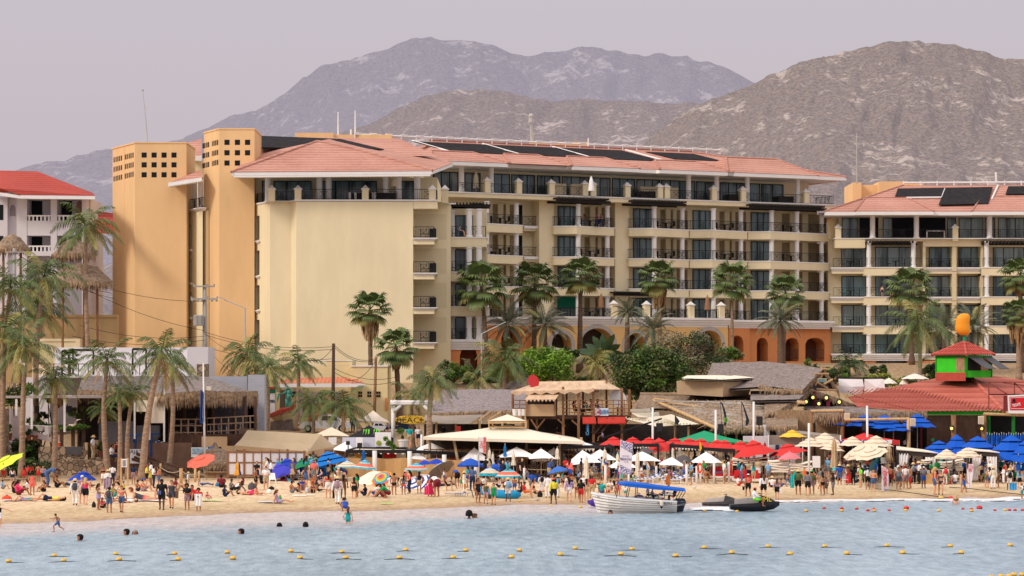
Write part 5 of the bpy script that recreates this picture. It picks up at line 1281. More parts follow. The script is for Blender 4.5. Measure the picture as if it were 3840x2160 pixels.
m=MB();m.px(1318,1457,Yk,Yk-1.1,Yk+6,PZ(1375,Yk-1)+.002,PZ(1370,Yk-1));m.px(1185,1326,Yk+2,Yk-.05,Yk+6.05,PZ(1354,Yk+2)+.002,PZ(1351,Yk+2));m.bd('coping',WH,kk)
m=MB();a,b,c,d=P(1038,1437,223.5),P(1370,1436,223.5),P(1290,1414,226),P(1135,1417,226);m.pl([a,b,c,d]);m.pl([a,d,P(1060,1425,227)]);m.pl([b,P(1345,1425,226),c]);m.bd('tiled_awning',TM('awning_tile',lin((176,92,66)),lin((222,146,112)),.35,'X'),kk)
m=MB();m.bm(a-UP(.2),b-UP(.2),.25,.32);m.pl([a-UP(.3),b-UP(.3),P(1345,1450,226),P(1060,1450,226)]);m.bd('fascia',WH,kk)
for x0,x1,y0,y1 in((515,660,615,810),(785,862,612,820),(400,472,590,870)):
 o=PN(*qp(2,x0,x1,y0,y1),Yk-.08,M('roller_shutter',lin((206,200,196)),var=.06,scale=1,stretch=(.2,1,14)),'shutter',kk,.07)
PN(*qp(2,240,325,600,800),Yk-.08,M('grey_door',lin((108,98,88))),'door',kk,.07)
m=MB()
for x0 in(1028,1120,1212,362):
 for dx in(0,22):
  for y in(612,645):a=Q(2,x0+dx,y,Yk-1.05 if x0>900 else Yk-.02);s_=18*KQ/F*Yk;m.box(a.x,a.x+s_,a.y-.01,a.y+.02,a.z-s_*1.3,a.z)
m.bd('breeze_hole',IT,kk)
PN(1444,1456,1492,1540,Yk-1.1,OR,'orange_strip',kk,.05)
m=MB();m.px(1100,1345,222,222,224,2.5,PZ(1570,222));TG(m.bd('plinth',KY),'cream plinth in front of the kiosk shutters','plinth')
at=RQ('cash_machine',1017,224,3.5,'tall white cash machine booth with green and red header','cash machine')
PN(1004,1031,1451,1560,224,WH,'booth',at,1.2);o=PN(1003,1032,1451,1474,223.95,C((22,110,76)),'header',at,.03);PN(1012,1028,1452.5,1459,223.92,C((206,44,40)),'logo',o,.02)
TX('VISA',.26,C((40,44,110)),at,P(1020,1506,223.96),bold=.01);PN(1009,1029,1499.5,1501,223.97,C((40,40,60)),'rule',at,.02)
bo_=RQ('display_boat',1070,221,3.6,'cream wooden boat with red gunwale raised on rubble stones','boat')
m=MB();tp_=[P(1012,1560,220),P(1060,1542,219.2),P(1110,1524,221),P(1060,1536,223)];lo_=[P(1030,1582,220.3),P(1060,1580,220),P(1094,1568,221),P(1060,1578,222)];m.hx(lo_,tp_);m.bd('hull',M('boat_cream',lin((206,184,142)),var=.1),bo_)
m=MB()
for a,b in zip(tp_,tp_[1:]+tp_[:1]):m.bm(a,b,.16,.3)
m.bd('gunwale',C((168,70,54)),bo_)
TX('SANTA MARIA',.2,C((60,50,46)),bo_,P(1078,1549,219.3)+W3(0,-.25,0),rot=(pi/2,-.30,.3))
m=MB();m.hx([P(1012,1625,220),P(1102,1625,219),P(1102,1625,222),P(1012,1625,223)],[P(1014,1586,220),P(1098,1572,219.3),P(1098,1570,222),P(1014,1580,223)]);TG(m.bd('stone_plinth',M('dark_stone',lin((84,74,70)),scale=2.5,col2=lin((128,112,100)),bump=.6)),'dark rubble plinth under the display boat','plinth')
BRONZE=M('verdigris',lin((56,128,116)),rough=.6,scale=4,col2=lin((104,172,156)))
sta=MB();cx,cy,Ys_=1079,1530,221.2
def SP(x,y,dy=0):a=Q(2,x,y,Ys_);a.y+=dy;return a
sta.tb([SP(310,775),SP(312,735),SP(318,690,-.1)],[.15,.16,.19],8);sta.tb([SP(338,775),SP(340,735),SP(334,690,.1)],[.15,.16,.19],8)
sta.tb([SP(326,695),SP(325,660),SP(330,630),SP(335,605),SP(322,596)],[.27,.25,.31,.30,.14],10);sta.ball(SP(317,588),(.13,.15,.17));sta.lt(SP(317,584),[(.26,-.02),(.27,0),(.16,.05),(.14,.16),(.03,.2)],12)
sta.tb([SP(316,612,-.15),SP(275,634,-.3),SP(232,640,-.35),SP(222,642,-.35)],[.11,.095,.07,.06],7);sta.tb([SP(348,612,.1),SP(362,645,.05),SP(340,655,-.3),SP(325,650,-.3)],[.11,.10,.08,.06],7)
sta.tb([SP(222,630,-.35),SP(226,660,-.35),SP(222,690,-.35),SP(218,706,-.35)],[.05,.12,.08,.02],6);sta.add([SP(218,704,-.35),SP(208,716,-.35),SP(230,714,-.35)],[(0,1,2)])
TG(sta.bd('fisherman_statue',BRONZE,smooth=1),'green bronze fisherman statue holding up a fish above the boat','statue')
sg=RQ('surfboard_gate',1545,207,2,'white log gate with a hanging yellow surfboard sign','gate')
for x,y1 in((1380,1085),(1762,1010)):
 g=MB();post(g,q(2,x,0)[0],q(2,0,730)[1],q(2,0,y1+90)[1],207,.32,0,True);g.bd('log_post',WH,sg,smooth=1)
for a,b in(((1352,732),(1802,736)),((1385,815),(1460,750)),((1750,820),(1690,752)),((1352,718),(1802,722))):
 MB().tb([Q(2,*a,206.9),Q(2,*b,206.9)],.13 if a[0]!=1352 else .15,8).bd('log_beam',WH,sg,smooth=1)
for x in(1480,1640):MB().bm(Q(2,x,740,206.9),Q(2,x,862,206.9),.05).bd('hanger',IR,sg)
bo2=MB();c=Q(2,1560,895,206.6);L_,Wd=155*KQ/F*206.6,44*KQ/F*206.6;n=28
ol=[(cos(2*pi*i/n)*L_*(1 if abs(cos(2*pi*i/n))<.97 else 1.02),copysign(abs(sin(2*pi*i/n))**.85,sin(2*pi*i/n))*Wd)for i in Rn(n)]
bo2.hx([c+W3(x,0,z)for x,z in ol],[c+W3(x*.97,-.08,z*.94)for x,z in ol]);sbd=bo2.bd('surfboard',C((226,182,62)),sg)
INK=C((70,58,42))
TX('BEACH',.62,INK,sbd,c+W3(.05,-.09,-.06),sx=1.25);TX('CACHET',.26,INK,sbd,c+W3(.05,-.09,.36),sx=1.2);TX('CLUB',.24,INK,sbd,c+W3(.05,-.09,-.48),sx=1.2)
m=MB();m.box(c.x-L_*.98,c.x-L_*.3,c.y-.095,c.y-.085,c.z-.05,c.z+.03);m.box(c.x+L_*.52,c.x+L_*.8,c.y-.095,c.y-.085,c.z-.04,c.z+.03);m.bd('stringer',INK,sbd)
pot(1512,1683,40,34,200,WH,'big white planter with pink flowering plant under the surfboard',1.3,'white_planter')
m=MB();LC(RD(8),P(1458,1664,197),(.6,.5,.6),240,.16,m,[0]);TG(m.bd('small_palm_shrub',G2),'small bright palm shrub right of the black tent','shrub')
sh_=RQ('shingle_restaurant',1830,210,2,'open restaurant under a grey shingle thatch roof with canvas awning','building')
ra,rb_,rc,rd=Q(2,1745,835,206),Q(3,150,800,205),Q(3,130,590,215),Q(2,1880,595,215)
TH(sh_,[[ra,rb_,rc,rd]],[[ra,rb_]],[M('shingle',lin((104,94,96)),rough=1,scale=2.2,col2=lin((164,152,152)),stretch=(2,2,3),bump=.8,detail=8),FG],.5)
m=MB();a,b,c_,d=Q(2,1690,905,203),Q(2,2130,935,202),Q(2,2340,825,206),Q(2,1850,828,207);mm=[a.lerp(b,.5)+UP(-.12)];m.pl([a,mm[0],b,c_,d]);m.pl([a,d,Q(2,1700,850,206)]);m.bd('awning',M('grey_canvas',lin((160,146,134)),var=.06),sh_)
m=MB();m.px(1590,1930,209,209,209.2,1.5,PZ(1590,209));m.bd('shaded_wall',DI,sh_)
GP([q(2,x,0)[0]for x in(1815,2010,2250,2480)],q(2,0,900)[1],204,.18,BB,sh_)
for a,b in(((2240,905),(2350,820)),((2330,905),(2470,815))):MB().tb([Q(2,*a,203.5),Q(2,*b,204.5)],.07,6).bd('pole',BB,sh_)
PN(1708,1728,1598,1640,203,C((206,74,64)),'red_sign',None,.05,'red paddle shaped sign under the grey awning','sign')
hu=RQ('thatch_cone',1962,226,4,'small thatched cone roof beside the red dish','hut');m=MB();ap=Q(3,110,450,226);n=12
ring=[W3(ap.x+cos(2*pi*i/n)*2.2,226+sin(2*pi*i/n)*2.2,PZ(1458,226))for i in Rn(n)]
for i in Rn(n):m.pl([ring[i],ring[(i+1)%n],ap])
FR(m,ring+[ring[0]],.4);m.bd('roof',[THATCH,FG],hu);MB().tb([(ap.x,226,3.5),(ap.x,226,ap.z-.1)],.12,6).bd('post',WO,hu)
for px,py,w,y1,Y,lab in((45,875,130,930,240,'grey thatched cone before the white hotel, left one'),(275,890,160,955,242,'thatched cone behind the tall palm'),(300,985,260,1060,238,'large thatched hut between the tall palm and the ochre tower')):
 hu=RO('thatch_cone',(PX(px,Y),Y,gz(PX(px,Y),Y)),lab,'hut');m=MB();ap=P(px,py,Y);r_=w/2/F*Y
 ring=[W3(ap.x+cos(2*pi*i/14)*r_,Y+sin(2*pi*i/14)*r_,PZ(y1,Y))for i in Rn(14)];mid=[ap.lerp(v,.5)+UP(r_*.16)for v in ring]
 for i in Rn(14):j=(i+1)%14;m.pl([ring[i],ring[j],mid[j],mid[i]]);m.pl([mid[i],mid[j],ap])
 FR(m,ring+[ring[0]],.8,.1);FR(m,mid+[mid[0]],.4,.12);m.bd('roof',[TB2,FG],hu)
 for dx in(-.5,.5):MB().tb([(ap.x+dx*r_,Y,gz(ap.x,Y)-.2),(ap.x+dx*r_,Y,PZ(y1,Y))],.12,6).bd('post',WO,hu)
dsh=MB().lt((0,0,0),[(.02,0),(.3,.04),(.55,.16),(.56,.17)],14);dsh.xf(Matrix.Translation(Q(3,205,515,206))@Matrix.Rotation(R(75),4,'X')@Matrix.Rotation(R(35),4,'Y'));o=dsh.bd('satellite_dish',C((206,60,62)));MB().bm(Q(3,215,520,206.1),Q(3,235,610,206.1),.07).bd('arm',IR,o);TG(o,'red satellite dish on the lookout bar roof','satellite dish')
dsh=MB().lt((0,0,0),[(.02,0),(.4,.05),(.75,.2),(.76,.22)],16);dsh.xf(Matrix.Translation(Q(3,1055,690,207))@Matrix.Rotation(R(70),4,'X')@Matrix.Rotation(R(25),4,'Y'));o=dsh.bd('satellite_dish',WH);MB().bm(Q(3,1060,700,207.2),Q(3,1062,850,207.2),.09).bd('arm',IR,o);TG(o,'white satellite dish at the right corner of the lookout bar','satellite dish')
lb=RQ('lookout_bar',2140,205,2,'two storey wooden lookout bar with tan canvas roof and open railings','building')
Yl=204;FLz=PZ(q(3,0,858)[1],Yl)
def plank(a,b,w=.16,mat=WO,name='post',Y=Yl):return MB().bm(Q(3,*a,Y),Q(3,*b,Y),w).bd(name,mat,lb)
for x,y0,y1,Y_ in((235,545,860,207),(515,565,1110,203.6),(670,590,1085,203.4),(820,580,1110,203.6),(950,510,860,207),(1105,575,1100,204),(1180,590,860,203.6),(8,610,860,204),(155,880,1100,203.8),(250,880,1100,205),(550,600,860,208),(715,600,860,208)):
 a=Q(3,x,y1,Y_);MB().bm(W3(a.x,a.y,a.z if y1<900 else gz(a.x,a.y)-.1),Q(3,x,y0,Y_),.2 if Y_<204.5 else .16).bd('post',WO,lb)
m=MB();m.px(1974,2365,Yl,Yl-.4,Yl+6,FLz-.25,FLz);m.bd('upper_floor',WD,lb)
m=MB()
for a,b,Y_ in(((520,0),(1185,0),203.5),((5,0),(150,0),203.8)):
 for h in(1.35,1.0,.65,.3):m.bm(P(q(3,a[0],0)[0],0,Y_)*1+UP(0)if False else W3(PX(q(3,a[0],0)[0],Y_),Y_,FLz+h*.92),W3(PX(q(3,b[0],0)[0],Y_),Y_,FLz+h*.92),.07)
 n=int((b[0]-a[0])/55)
 for k in Rn(n+1):x=PX(q(3,lp2(a[0],b[0],k/n),0)[0],Y_);m.bm((x,Y_+.05,FLz),(x,Y_+.05,FLz+1.3),.07)
m.bd('railing',WO,lb)
m=MB();a,b,c_,d=Q(3,-10,612,203),Q(3,825,590,203),Q(3,935,502,208),Q(3,275,512,208)
k=6
for i in Rn(k):
 t0,t1=i/k,(i+1)/k;p_=[a.lerp(b,t0),a.lerp(b,t1),d.lerp(c_,t1),d.lerp(c_,t0)];sag=p_[0].lerp(p_[2],.5)-UP(.12);
 for u_,v_ in zip(p_,p_[1:]+p_[:1]):m.pl([u_,v_,sag])
m.pl([b,Q(3,1100,592,206),c_]);m.pl([c_,Q(3,1100,592,206),Q(3,1090,600,212),d])
for i in Rn(7):
 u_,v_=a.lerp(b,i/7),a.lerp(b,(i+1)/7);m.pl([u_,v_,v_-UP(.14),u_.lerp(v_,.5)-UP(.34),u_-UP(.14)])
m.bd('canvas_roof',M('faded_canvas',lin((190,154,124)),scale=1.2,col2=lin((222,194,162)),stretch=(1.5,.3,.3)),lb)
bt=MB();
bt.box(PX(q(3,148,0)[0],202.8),PX(q(3,430,0)[0],202.8),202.8,203.3,FLz,PZ(q(3,0,742)[1],202.8));bth=bt.bd('booth_wall',CT2,lb)
m=MB();m.pl([Q(3,132,692,202),Q(3,440,690,202),Q(3,497,606,204),Q(3,200,606,204)]);
for i in Rn(8):u_,v_=Q(3,132,692,202).lerp(Q(3,440,690,202),i/8),Q(3,132,692,202).lerp(Q(3,440,690,202),(i+1)/8);m.pl([u_,v_,u_.lerp(v_,.5)-UP(.2)])
m.bd('booth_awning',M('faded_canvas'),lb)
for x in(145,435):MB().bm(Q(3,x,860,202.7),Q(3,x,690,202.7),.14).bd('post',WO,lb)
m=MB();m.px(1978,2090,206,206,206.1,FLz,PZ(1488,206));m.bd('back_panel',DI,lb)
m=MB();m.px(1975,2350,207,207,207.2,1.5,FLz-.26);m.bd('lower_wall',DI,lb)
ss=PN(*qp(3,838,970,780,857),203.2,C((206,222,236)),'sushi_sign',None,.08,'white and blue SUSHI sign hung on the lookout railing','sign')
TX('SUSHI',.44,C((54,120,176)),ss,Q(3,924,818,203.15),sx=.66,bold=.012);m=MB();c=Q(3,866,820,203.15);
for r0,r1 in((.27,.22),):
 for i in Rn(20):t0,t1=2*pi*i/20,2*pi*(i+1)/20;m.pl([c+W3(cos(t)*r,-.02,sin(t)*r*1.15)for t,r in((t0,r0),(t1,r0),(t1,r1),(t0,r1))])
m.pl([c+W3(-.12,-.02,-.1),c+W3(.14,-.02,-.02),c+W3(.1,-.02,.1),c+W3(-.1,-.02,.08)]);m.bd('fish_emblem',C((186,60,50)),ss)
for x0,x1,i in((710,842,0),(862,1140,1)):
 m=MB();a,b=Q(3,x0,868,203.3),Q(3,x1,868,203.3);m.hx([a+W3(0,-.5,-.55),b+W3(0,-.5,-.55),b+W3(0,-.5,-.45),a+W3(0,-.5,-.45)],[a+UP(-.2),b+UP(-.2),b,a]);m.bd('red_awning',C((190,58,48)),lb)
for i in Rn(8):a=Q(3,850+i*15,1020-i*17,203.8);MB().box(a.x-.5,a.x+.3,a.y-.4,a.y+.4,a.z-.05,a.z).bd('stair_tread',WD,lb)
for dx in(0,60):MB().bm(Q(3,835+dx,1030,203.2),Q(3,960+dx,880,203.2),.12).bd('stair_stringer',WD,lb)
for a,b in(((190,890),(250,985)),((250,985),(330,890)),((460,890),(535,960)),((600,900),(670,960)),((820,960),(880,890)),((1040,890),(1105,960)),((1120,960),(1175,890))):plank(a,b,.12,WO,'brace',203.5)
cb=PN(*qp(3,742,778,905,1060),203,C((20,44,96)),'beer_banner',None,.04,'dark blue vertical beer banner under the lookout bar','banner');TX('Corona',.36,C((120,190,220)),cb,Q(3,760,980,202.95),rot=(pi/2,-pi/2,0))
for i,(x,y)in En(((30,855),(80,855),(120,855))):
 o=MB().lt(Q(3,x,y,203.4),[(.18,0),(.22,.45),(.24,.46),(.24,.52),(.2,.52)],12).bd('paint_bucket',WH);TG(o,'white bucket on the lookout floor, %s'%('left of three','middle of three','right of three')[i],'bucket','white buckets on the lookout floor')
mq=RQ('marquee',1890,197,1,'large cream marquee roof with a small raised cupola','marquee')
m=MB();L0,R0,BL,BR=P(1586,1638,194),P(2190,1655,193),P(1640,1625,206),P(2150,1638,206);T=P(1905,1592,199)
for a,b in((L0,R0),(R0,BR),(BR,BL),(BL,L0)):
 k=6
 for i in Rn(k):
  u_,v_=a.lerp(b,i/k),a.lerp(b,(i+1)/k);us,vs_=u_.lerp(T,.5)-UP(.10),v_.lerp(T,.5)-UP(.10)
  m.pl([u_,v_,vs_,us]);m.pl([us,vs_,T])
 m.pl([a,b,b-UP(.22),a-UP(.22)])
m.bd('roof',CW,mq)
m=MB();T2=P(1903,1554,199);c4=[P(1832,1578,197),P(1974,1578,197),P(1960,1574,201),P(1846,1574,201)]
for i in Rn(4):m.pl([c4[i],c4[(i+1)%4],T2]);
m.bd('cupola_roof',CW,mq);m=MB()
for v in c4:m.bm(v,W3(v.x*.97+T.x*.03,v.y,T.z-.2),.09)
for i in Rn(4):m.bm(c4[i]-UP(.1),c4[(i+1)%4]-UP(.1),.1);m.bm(c4[i]-UP(.5),c4[(i+1)%4]-UP(.5),.06)
m.bd('cupola_frame',BB,mq)
o=PN(1880,1975,1578,1584,200,C((22,130,84)),'green_valance',mq,.05)
for px,Y_ in((1612,196),(1700,194.5),(1830,194.5),(2100,194.5),(2180,195),(1975,200)):a=P(px,1655,Y_);MB().tb([W3(a.x+(.6 if px in(1700,)else 0),a.y,gz(a.x,a.y)),W3(a.x,a.y,a.z+.3)],.11,7).bd('pole',M('driftwood',lin((176,152,124)),scale=3,var=.15),mq,smooth=1)
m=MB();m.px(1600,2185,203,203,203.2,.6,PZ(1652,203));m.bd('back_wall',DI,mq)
m=MB()
for h in(.3,.65,1.0):m.bm(P(1590,1720,196)+UP(h-.3),P(2180,1722,196)+UP(h-.3),.09)
for k in Rn(26):a=P(1590+k*23.6,1720,196);m.bm(a-UP(.8),a+UP(.75),.07)
m.bd('rail_fence',WO,mq)
tk=RQ('thatched_bar',2650,212,2,'wide brown thatched bar with ragged palm leaf front roof and bamboo edge','building')
a,b,c_,d=Q(3,1240,782,211),Q(3,2590,790,211),Q(3,2590,668,216),Q(3,1290,640,216)
TH(tk,[[a,b,c_,d]],[],[TB2,FG])
MB().tb([d,d.lerp(c_,.5)+UP(.06),c_],.16,8).bd('ridge_roll',M('ridge_thatch',lin((120,98,80)),scale=6,col2=lin((172,146,118))),tk)
a,b,c_,d=Q(3,2050,975,202),Q(4,60,985,202),Q(4,60,700,211),Q(3,1440,705,211)
TH(tk,[[a,b,c_,d]],[[a,b],[a,b],[a.lerp(d,t)for t in(0,.5,1)]],[M('palm_leaf_thatch',lin((112,100,92)),rough=1,scale=1.4,col2=lin((178,162,146)),stretch=(.8,.8,3),bump=1,detail=9),FG],.55)
frn=MB();rg=RD(4)
for i in Rn(420):
 t,s_=rg.random(),rg.random();v=a.lerp(b,t).lerp(d.lerp(c_,t),s_)+W3(0,-.05,.08);dirv=Vc((rg.uniform(-1,1),-.5,-.35)).normalized();l=rg.uniform(.5,1.6);wv=Vc((0,.05,.06));frn.pl([v-wv,v+wv,v+dirv*l])
frn.bd('loose_frond',FG,tk)
MB().tb([Q(3,1425,700,210.5),Q(3,2060,985,201.7)],.13,7).bd('bamboo_edge',BB,tk)
for e_ in((1430,685,1600,705),(1435,705,1900,770)):MB().tb([Q(3,e_[0],e_[1],209.8),Q(3,e_[2],e_[3],208.8)],.07,6).bd('pole',BB,tk)
MB().tb([Q(3,1425,735,208),Q(3,1430,712,208),Q(3,1900,715,208.2),Q(3,2560,760,208)],.05,6).bd('pipe',GS,tk)
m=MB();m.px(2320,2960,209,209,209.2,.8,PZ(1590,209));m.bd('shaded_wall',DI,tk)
GP([q(3,x,0)[0]for x in(1640,1775,2150,2260,2500)],q(3,0,960)[1],203.5,.16,BB,tk)
sl_=RQ('sail_canopy',2480,203,2,'overlapping cream sail cloths strung with bulbs before the thatched bar','canopy')
for pts in([(1140,885),(1600,850),(1880,940),(1450,965)],[(1195,825),(1480,820),(1490,880),(1270,870)],[(1190,790),(1390,780),(1400,815),(1190,815)],[(1500,860),(1600,840),(1880,940),(1700,950)]):
 v=[Q(3,x,y,202+1.5*(i in(1,2))+.01*x/100)for i,(x,y)in En(pts)];c=sum(v,Vc())/4-UP(.15);m=MB()
 for i in Rn(4):m.pl([v[i],v[(i+1)%4],c])
 m.bd('sail',CW,sl_)
m=MB()
for i in Rn(22):m.ball(Q(3,1150+i*32,885+4*sin(i*.9)+i*3.2-(i-11)**2*.1,201.5),.07,6,4)
m.bd('light_bulb',M('bulb',lin((206,190,150))),sl_)
m=MB();m.bm(Q(3,905,1085,200),Q(3,1505,885,202),.12);TG(m.bd('boom',BP),'long black slanting boom in front of the sail cloths','boom')
ug=RQ('gabled_thatch',2950,222,3,'grey thatched hall with an open lamp lit gable of bamboo trusses','building')
rL,rR=Q(3,2015,325,224),Q(4,560,382,214)
eL,eR=Q(3,1900,600,214),Q(4,350,600,208)
TH(ug,[[eL,Q(3,2576,560,211),Q(4,0,312,222.5),rL],[Q(3,2576,560,211),eR,rR,Q(4,0,312,222.5)]],[[Q(3,2480,545,211.5),Q(4,60,585,210.5),eR]],ln=.8)
gR=Q(4,712,610,216);TH(ug,[[rR,gR,Q(4,700,600,224),Q(4,560,390,224)]],[[rR,gR],[rR,gR],[rR.lerp(eR,.15),eR]],ln=.6)
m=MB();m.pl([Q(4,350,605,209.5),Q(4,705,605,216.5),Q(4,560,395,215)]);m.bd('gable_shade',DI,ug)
for a,b in(((450,580),(560,430)),((560,540),(650,490)),((440,490),(600,580)),((470,435),(610,435)),((440,585),(690,600)),((540,385),(615,390))):MB().tb([Q(4,*a,212.2),Q(4,*b,213.2)],.08,6).bd('truss',BB,ug)
o=PN(*qp(4,500,590,480,520),211.5,C((196,190,150)),'gable_sign',None,.06,'small framed sign in the thatched gable','sign');PN(*qp(4,508,582,487,513),211.45,C((110,140,150),var=.5,scale=8),'picture',o,.02)
lg=RQ('lower_thatch',3050,212,2,'lower thatched roof with dark gable, magenta posts and glowing globe lamps','building')
e0,e1,r0_,r1_=Q(3,2400,700,209),Q(4,310,690,205),Q(4,430,590,212),Q(3,2400,610,214)
TH(lg,[[e0,e1,r0_,r1_]],[],ln=.5)
e0,e1,r0_,r1_=Q(3,2540,850,205),Q(4,120,800,204),Q(4,300,690,207),Q(3,2540,680,210)
TH(lg,[[e0,e1,r0_,r1_]],[[e0,e1],[e1,r0_]],[TB2,FG],.6)
g2=Q(4,905,765,214);TH(lg,[[Q(4,430,590,211),g2,Q(4,905,760,220),Q(4,430,595,220)]],[[Q(4,430,590,211),g2],[Q(4,430,590,211),g2],[Q(4,430,592,210.8),Q(4,300,700,207)]],ln=.6)
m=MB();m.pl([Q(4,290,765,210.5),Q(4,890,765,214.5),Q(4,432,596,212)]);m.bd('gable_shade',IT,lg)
for x in(470,605):MB().tb([Q(4,x,765,210.2),Q(4,x,610 if x<500 else 680,210.2)],.15,8).bd('magenta_post',C((134,42,60)),lg)
LAMP=NM2('lamp_glow');LAMP[2].inputs['Emission Color'].default_value=(1,.62,.15,1);LAMP[2].inputs['Emission Strength'].default_value=1.6;LAMP[2].inputs['Base Color'].default_value=(.8,.6,.2,1);LAMP=LAMP[0]
for i,(x,y)in En(((452,672),(588,676),(718,718),(512,735),(384,715))):
 o=MB().ball(Q(4,x,y,209.6),.13,8,6).bd('bulb',LAMP);c=MB().ball(Q(4,x,y-6,209.8),.26,10,6);c.bd('globe_back',M('dark_globe',(.04,.045,.03)),o);MB().bm(Q(4,x,y-14,209.8),Q(4,x,y-55,209.8),.02).bd('cord',IR,o)
 o.name='globe_lamp';TG(o,'glowing globe lamp in the dark gable, %s'%('left of the first magenta post','just left of the second magenta post','far right one','lowest middle one','far left one outside the gable')[i],'lamp','globe lamps in the dark gable')
for y_ in(712,724):MB().tb([Q(4,295,y_,204.5),Q(4,372,y_+8,204)],.09,7).bd('bamboo_end',BB,lg)
ft=RQ('thatch_canopy',3250,206,1,'long low thatched canopy with thick fringe beside the red roofed restaurant','canopy')
a,b,c_,d=Q(4,450,880,200),Q(4,1590,850,202),Q(4,900,765,213),Q(4,345,760,211);mid_=Q(4,1150,790,209)
TH(ft,[[a,b,mid_,Q(4,400,800,208)],[Q(4,400,800,208),mid_,c_,d]],[[a,b],[a+W3(0,-.1,.12),b+W3(0,-.1,.12)],[a+W3(0,-.16,.28),b+W3(0,-.16,.28)]],ln=.75)
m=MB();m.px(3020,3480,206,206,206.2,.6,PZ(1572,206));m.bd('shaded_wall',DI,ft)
m=MB();m.px(3060,3160,203,203,203.2,.6,PZ(1572,203));m.bd('straw_curtain',REED,ft)
GP([q(4,x,0)[0]for x in(928,1260,1540)],q(4,0,890)[1],204,.2,C((110,40,50)),ft)
rwl=PN(2912,3042,1538,1640,203.5,REED,'reed_wall',None,.1,'woven reed wall left of the wooden gate posts','wall')
gt=RQ('wooden_gate',3100,200,1,'rustic log gate frame beside the reed wall','gate')
GP([q(4,x,0)[0]for x in(437,748)],q(4,0,805)[1],200.5,.36,WO,gt,'log_post');MB().tb([Q(4,430,812,200.4),Q(4,755,806,200.4)],.13,8).bd('log_beam',BB,gt)
gt=RQ('wooden_gate',3290,199,1,'wide rustic log frame over the blue umbrellas','gate')
GP([q(4,x,0)[0]for x in(1415,)],q(4,0,890)[1],198.5,.30,BB,gt,'log_post');MB().tb([Q(4,770,898,199),Q(4,1425,888,198.5)],.11,8).bd('log_beam',BB,gt)
th_=RQ('canvas_hut',2690,218,5,'tan canvas hut with a curved cream top among the thatched roofs','hut')
m=MB();m.hx([Q(3,1660,640,213),Q(3,2120,665,212),Q(3,2380,650,216),Q(3,1900,640,219)],[Q(3,1655,505,213),Q(3,2130,515,212),Q(3,2430,510,216),Q(3,1900,500,219)]);m.bd('canvas_wall',M('hut_canvas',lin((186,158,126)),var=.09,scale=1),th_)
m=MB();a,b,c_=Q(3,1705,478,212),Q(3,2120,492,211.5),Q(3,2435,472,215);bk_=[Q(3,1760,450,219),Q(3,2250,446,219)]
m.pl([a,b,Q(3,2200,455,215),bk_[1],bk_[0]]);m.pl([b,c_,bk_[1],Q(3,2200,455,215)]);m.pl([v-UP(.14)for v in(b,c_,bk_[1],bk_[0],a)]);m.bd('cream_top',CW,th_)
m=MB()
for x in(1720,1830,1950,2060,2125,2300,2410):m.bm(Q(3,x,510,212.6),Q(3,x,480,212.6),.08)
m.bd('frame',WD,th_)
rr2=RQ('red_roof_restaurant',3600,210,1,'restaurant with a huge red corrugated tile roof, green trim and small green roof tower','building')
apx=Q(4,1985,415,222);m=MB()
cl,cb_,cf,cR=Q(4,800,668,216),Q(4,900,768,212),Q(4,1530,812,203),Q(4,2370,805,203)
m.pl([cl,cb_,cf,cR,apx]);m.pl([apx,cR,Q(4,2700,800,207),Q(4,2700,515,222)]);m.pl([cl,apx,Q(4,2700,515,222),Q(4,2000,640,235)])
m.bd('roof',TM('red_sheet',lin((150,66,56)),lin((206,118,100)),.42),rr2)
m=MB();m.tb([apx,cR],.17,8)
nrm=(cf-cl).cross(apx-cl).normalized();nrm=nrm if nrm.z>0 else-nrm
m.bd('ridge_tiles',TM('red_ridge',lin((170,84,72)),lin((214,130,112)),.3),rr2)
rib=MB()
def onplane(P0,n_,px,py):o=UP(H);dr=Vc(((px-1920)/F,1,-(py-HY)/F));t=(P0-o).dot(n_)/dr.dot(n_);return o+dr*t
dnn=Vc((-.35,-1,0));dn_=(dnn-nrm*dnn.dot(nrm)).normalized()
poly2=[cl,cb_,cf,cR,apx]
ex=(cf-cR).normalized();ey=nrm.cross(ex).normalized();O=cR
P2=[((v-O).dot(ex),(v-O).dot(ey))for v in poly2];d2=(dn_.dot(ex),dn_.dot(ey));n2=(-d2[1],d2[0])
vals=[p_[0]*n2[0]+p_[1]*n2[1]for p_ in P2];s_=min(vals)+.1
while s_<max(vals):
 hits=[]
 for(p_,q_),(va,vb)in zip(zip(P2,P2[1:]+P2[:1]),zip(vals,vals[1:]+vals[:1])):
  if(va-s_)*(vb-s_)<0:t=(s_-va)/(vb-va);hits.append((p_[0]+(q_[0]-p_[0])*t,p_[1]+(q_[1]-p_[1])*t))
 if len(hits)>=2:
  A_,B_=[O+ex*h_[0]+ey*h_[1]+nrm*.015 for h_ in hits[:2]]
  rib.tb([A_,B_],.055,4,cap=False)
 s_+=.34
rib.bd('corrugation',TM('red_rib',lin((168,76,64)),lin((222,138,118)),.42),rr2)
m=MB();m.bm(Q(4,1585,828,203.4),Q(4,2392,828,203.4),.2,.3);m.bd('green_fascia',C((44,168,40)),rr2)
GRN=C((58,206,40),var=.08,scale=2)
tw=MB();Yt=214;zb_=PZ(q(4,0,470)[1],Yt);zt_=PZ(q(4,0,246)[1],Yt)
cA,cB,cC=Q(4,1688,300,Yt+3.5),Q(4,1995,300,Yt),Q(4,2252,300,Yt+3.5)
tw.ps([(cA.x,cA.y),(cB.x,cB.y),(cC.x,cC.y),(cB.x,Yt+7)],zb_,zt_);tower_o=tw.bd('tower_wall',GRN,rr2)
fa1,fa2=Fac((cA.x,cA.y),(cB.x,cB.y)),Fac((cB.x,cB.y),(cC.x,cC.y))
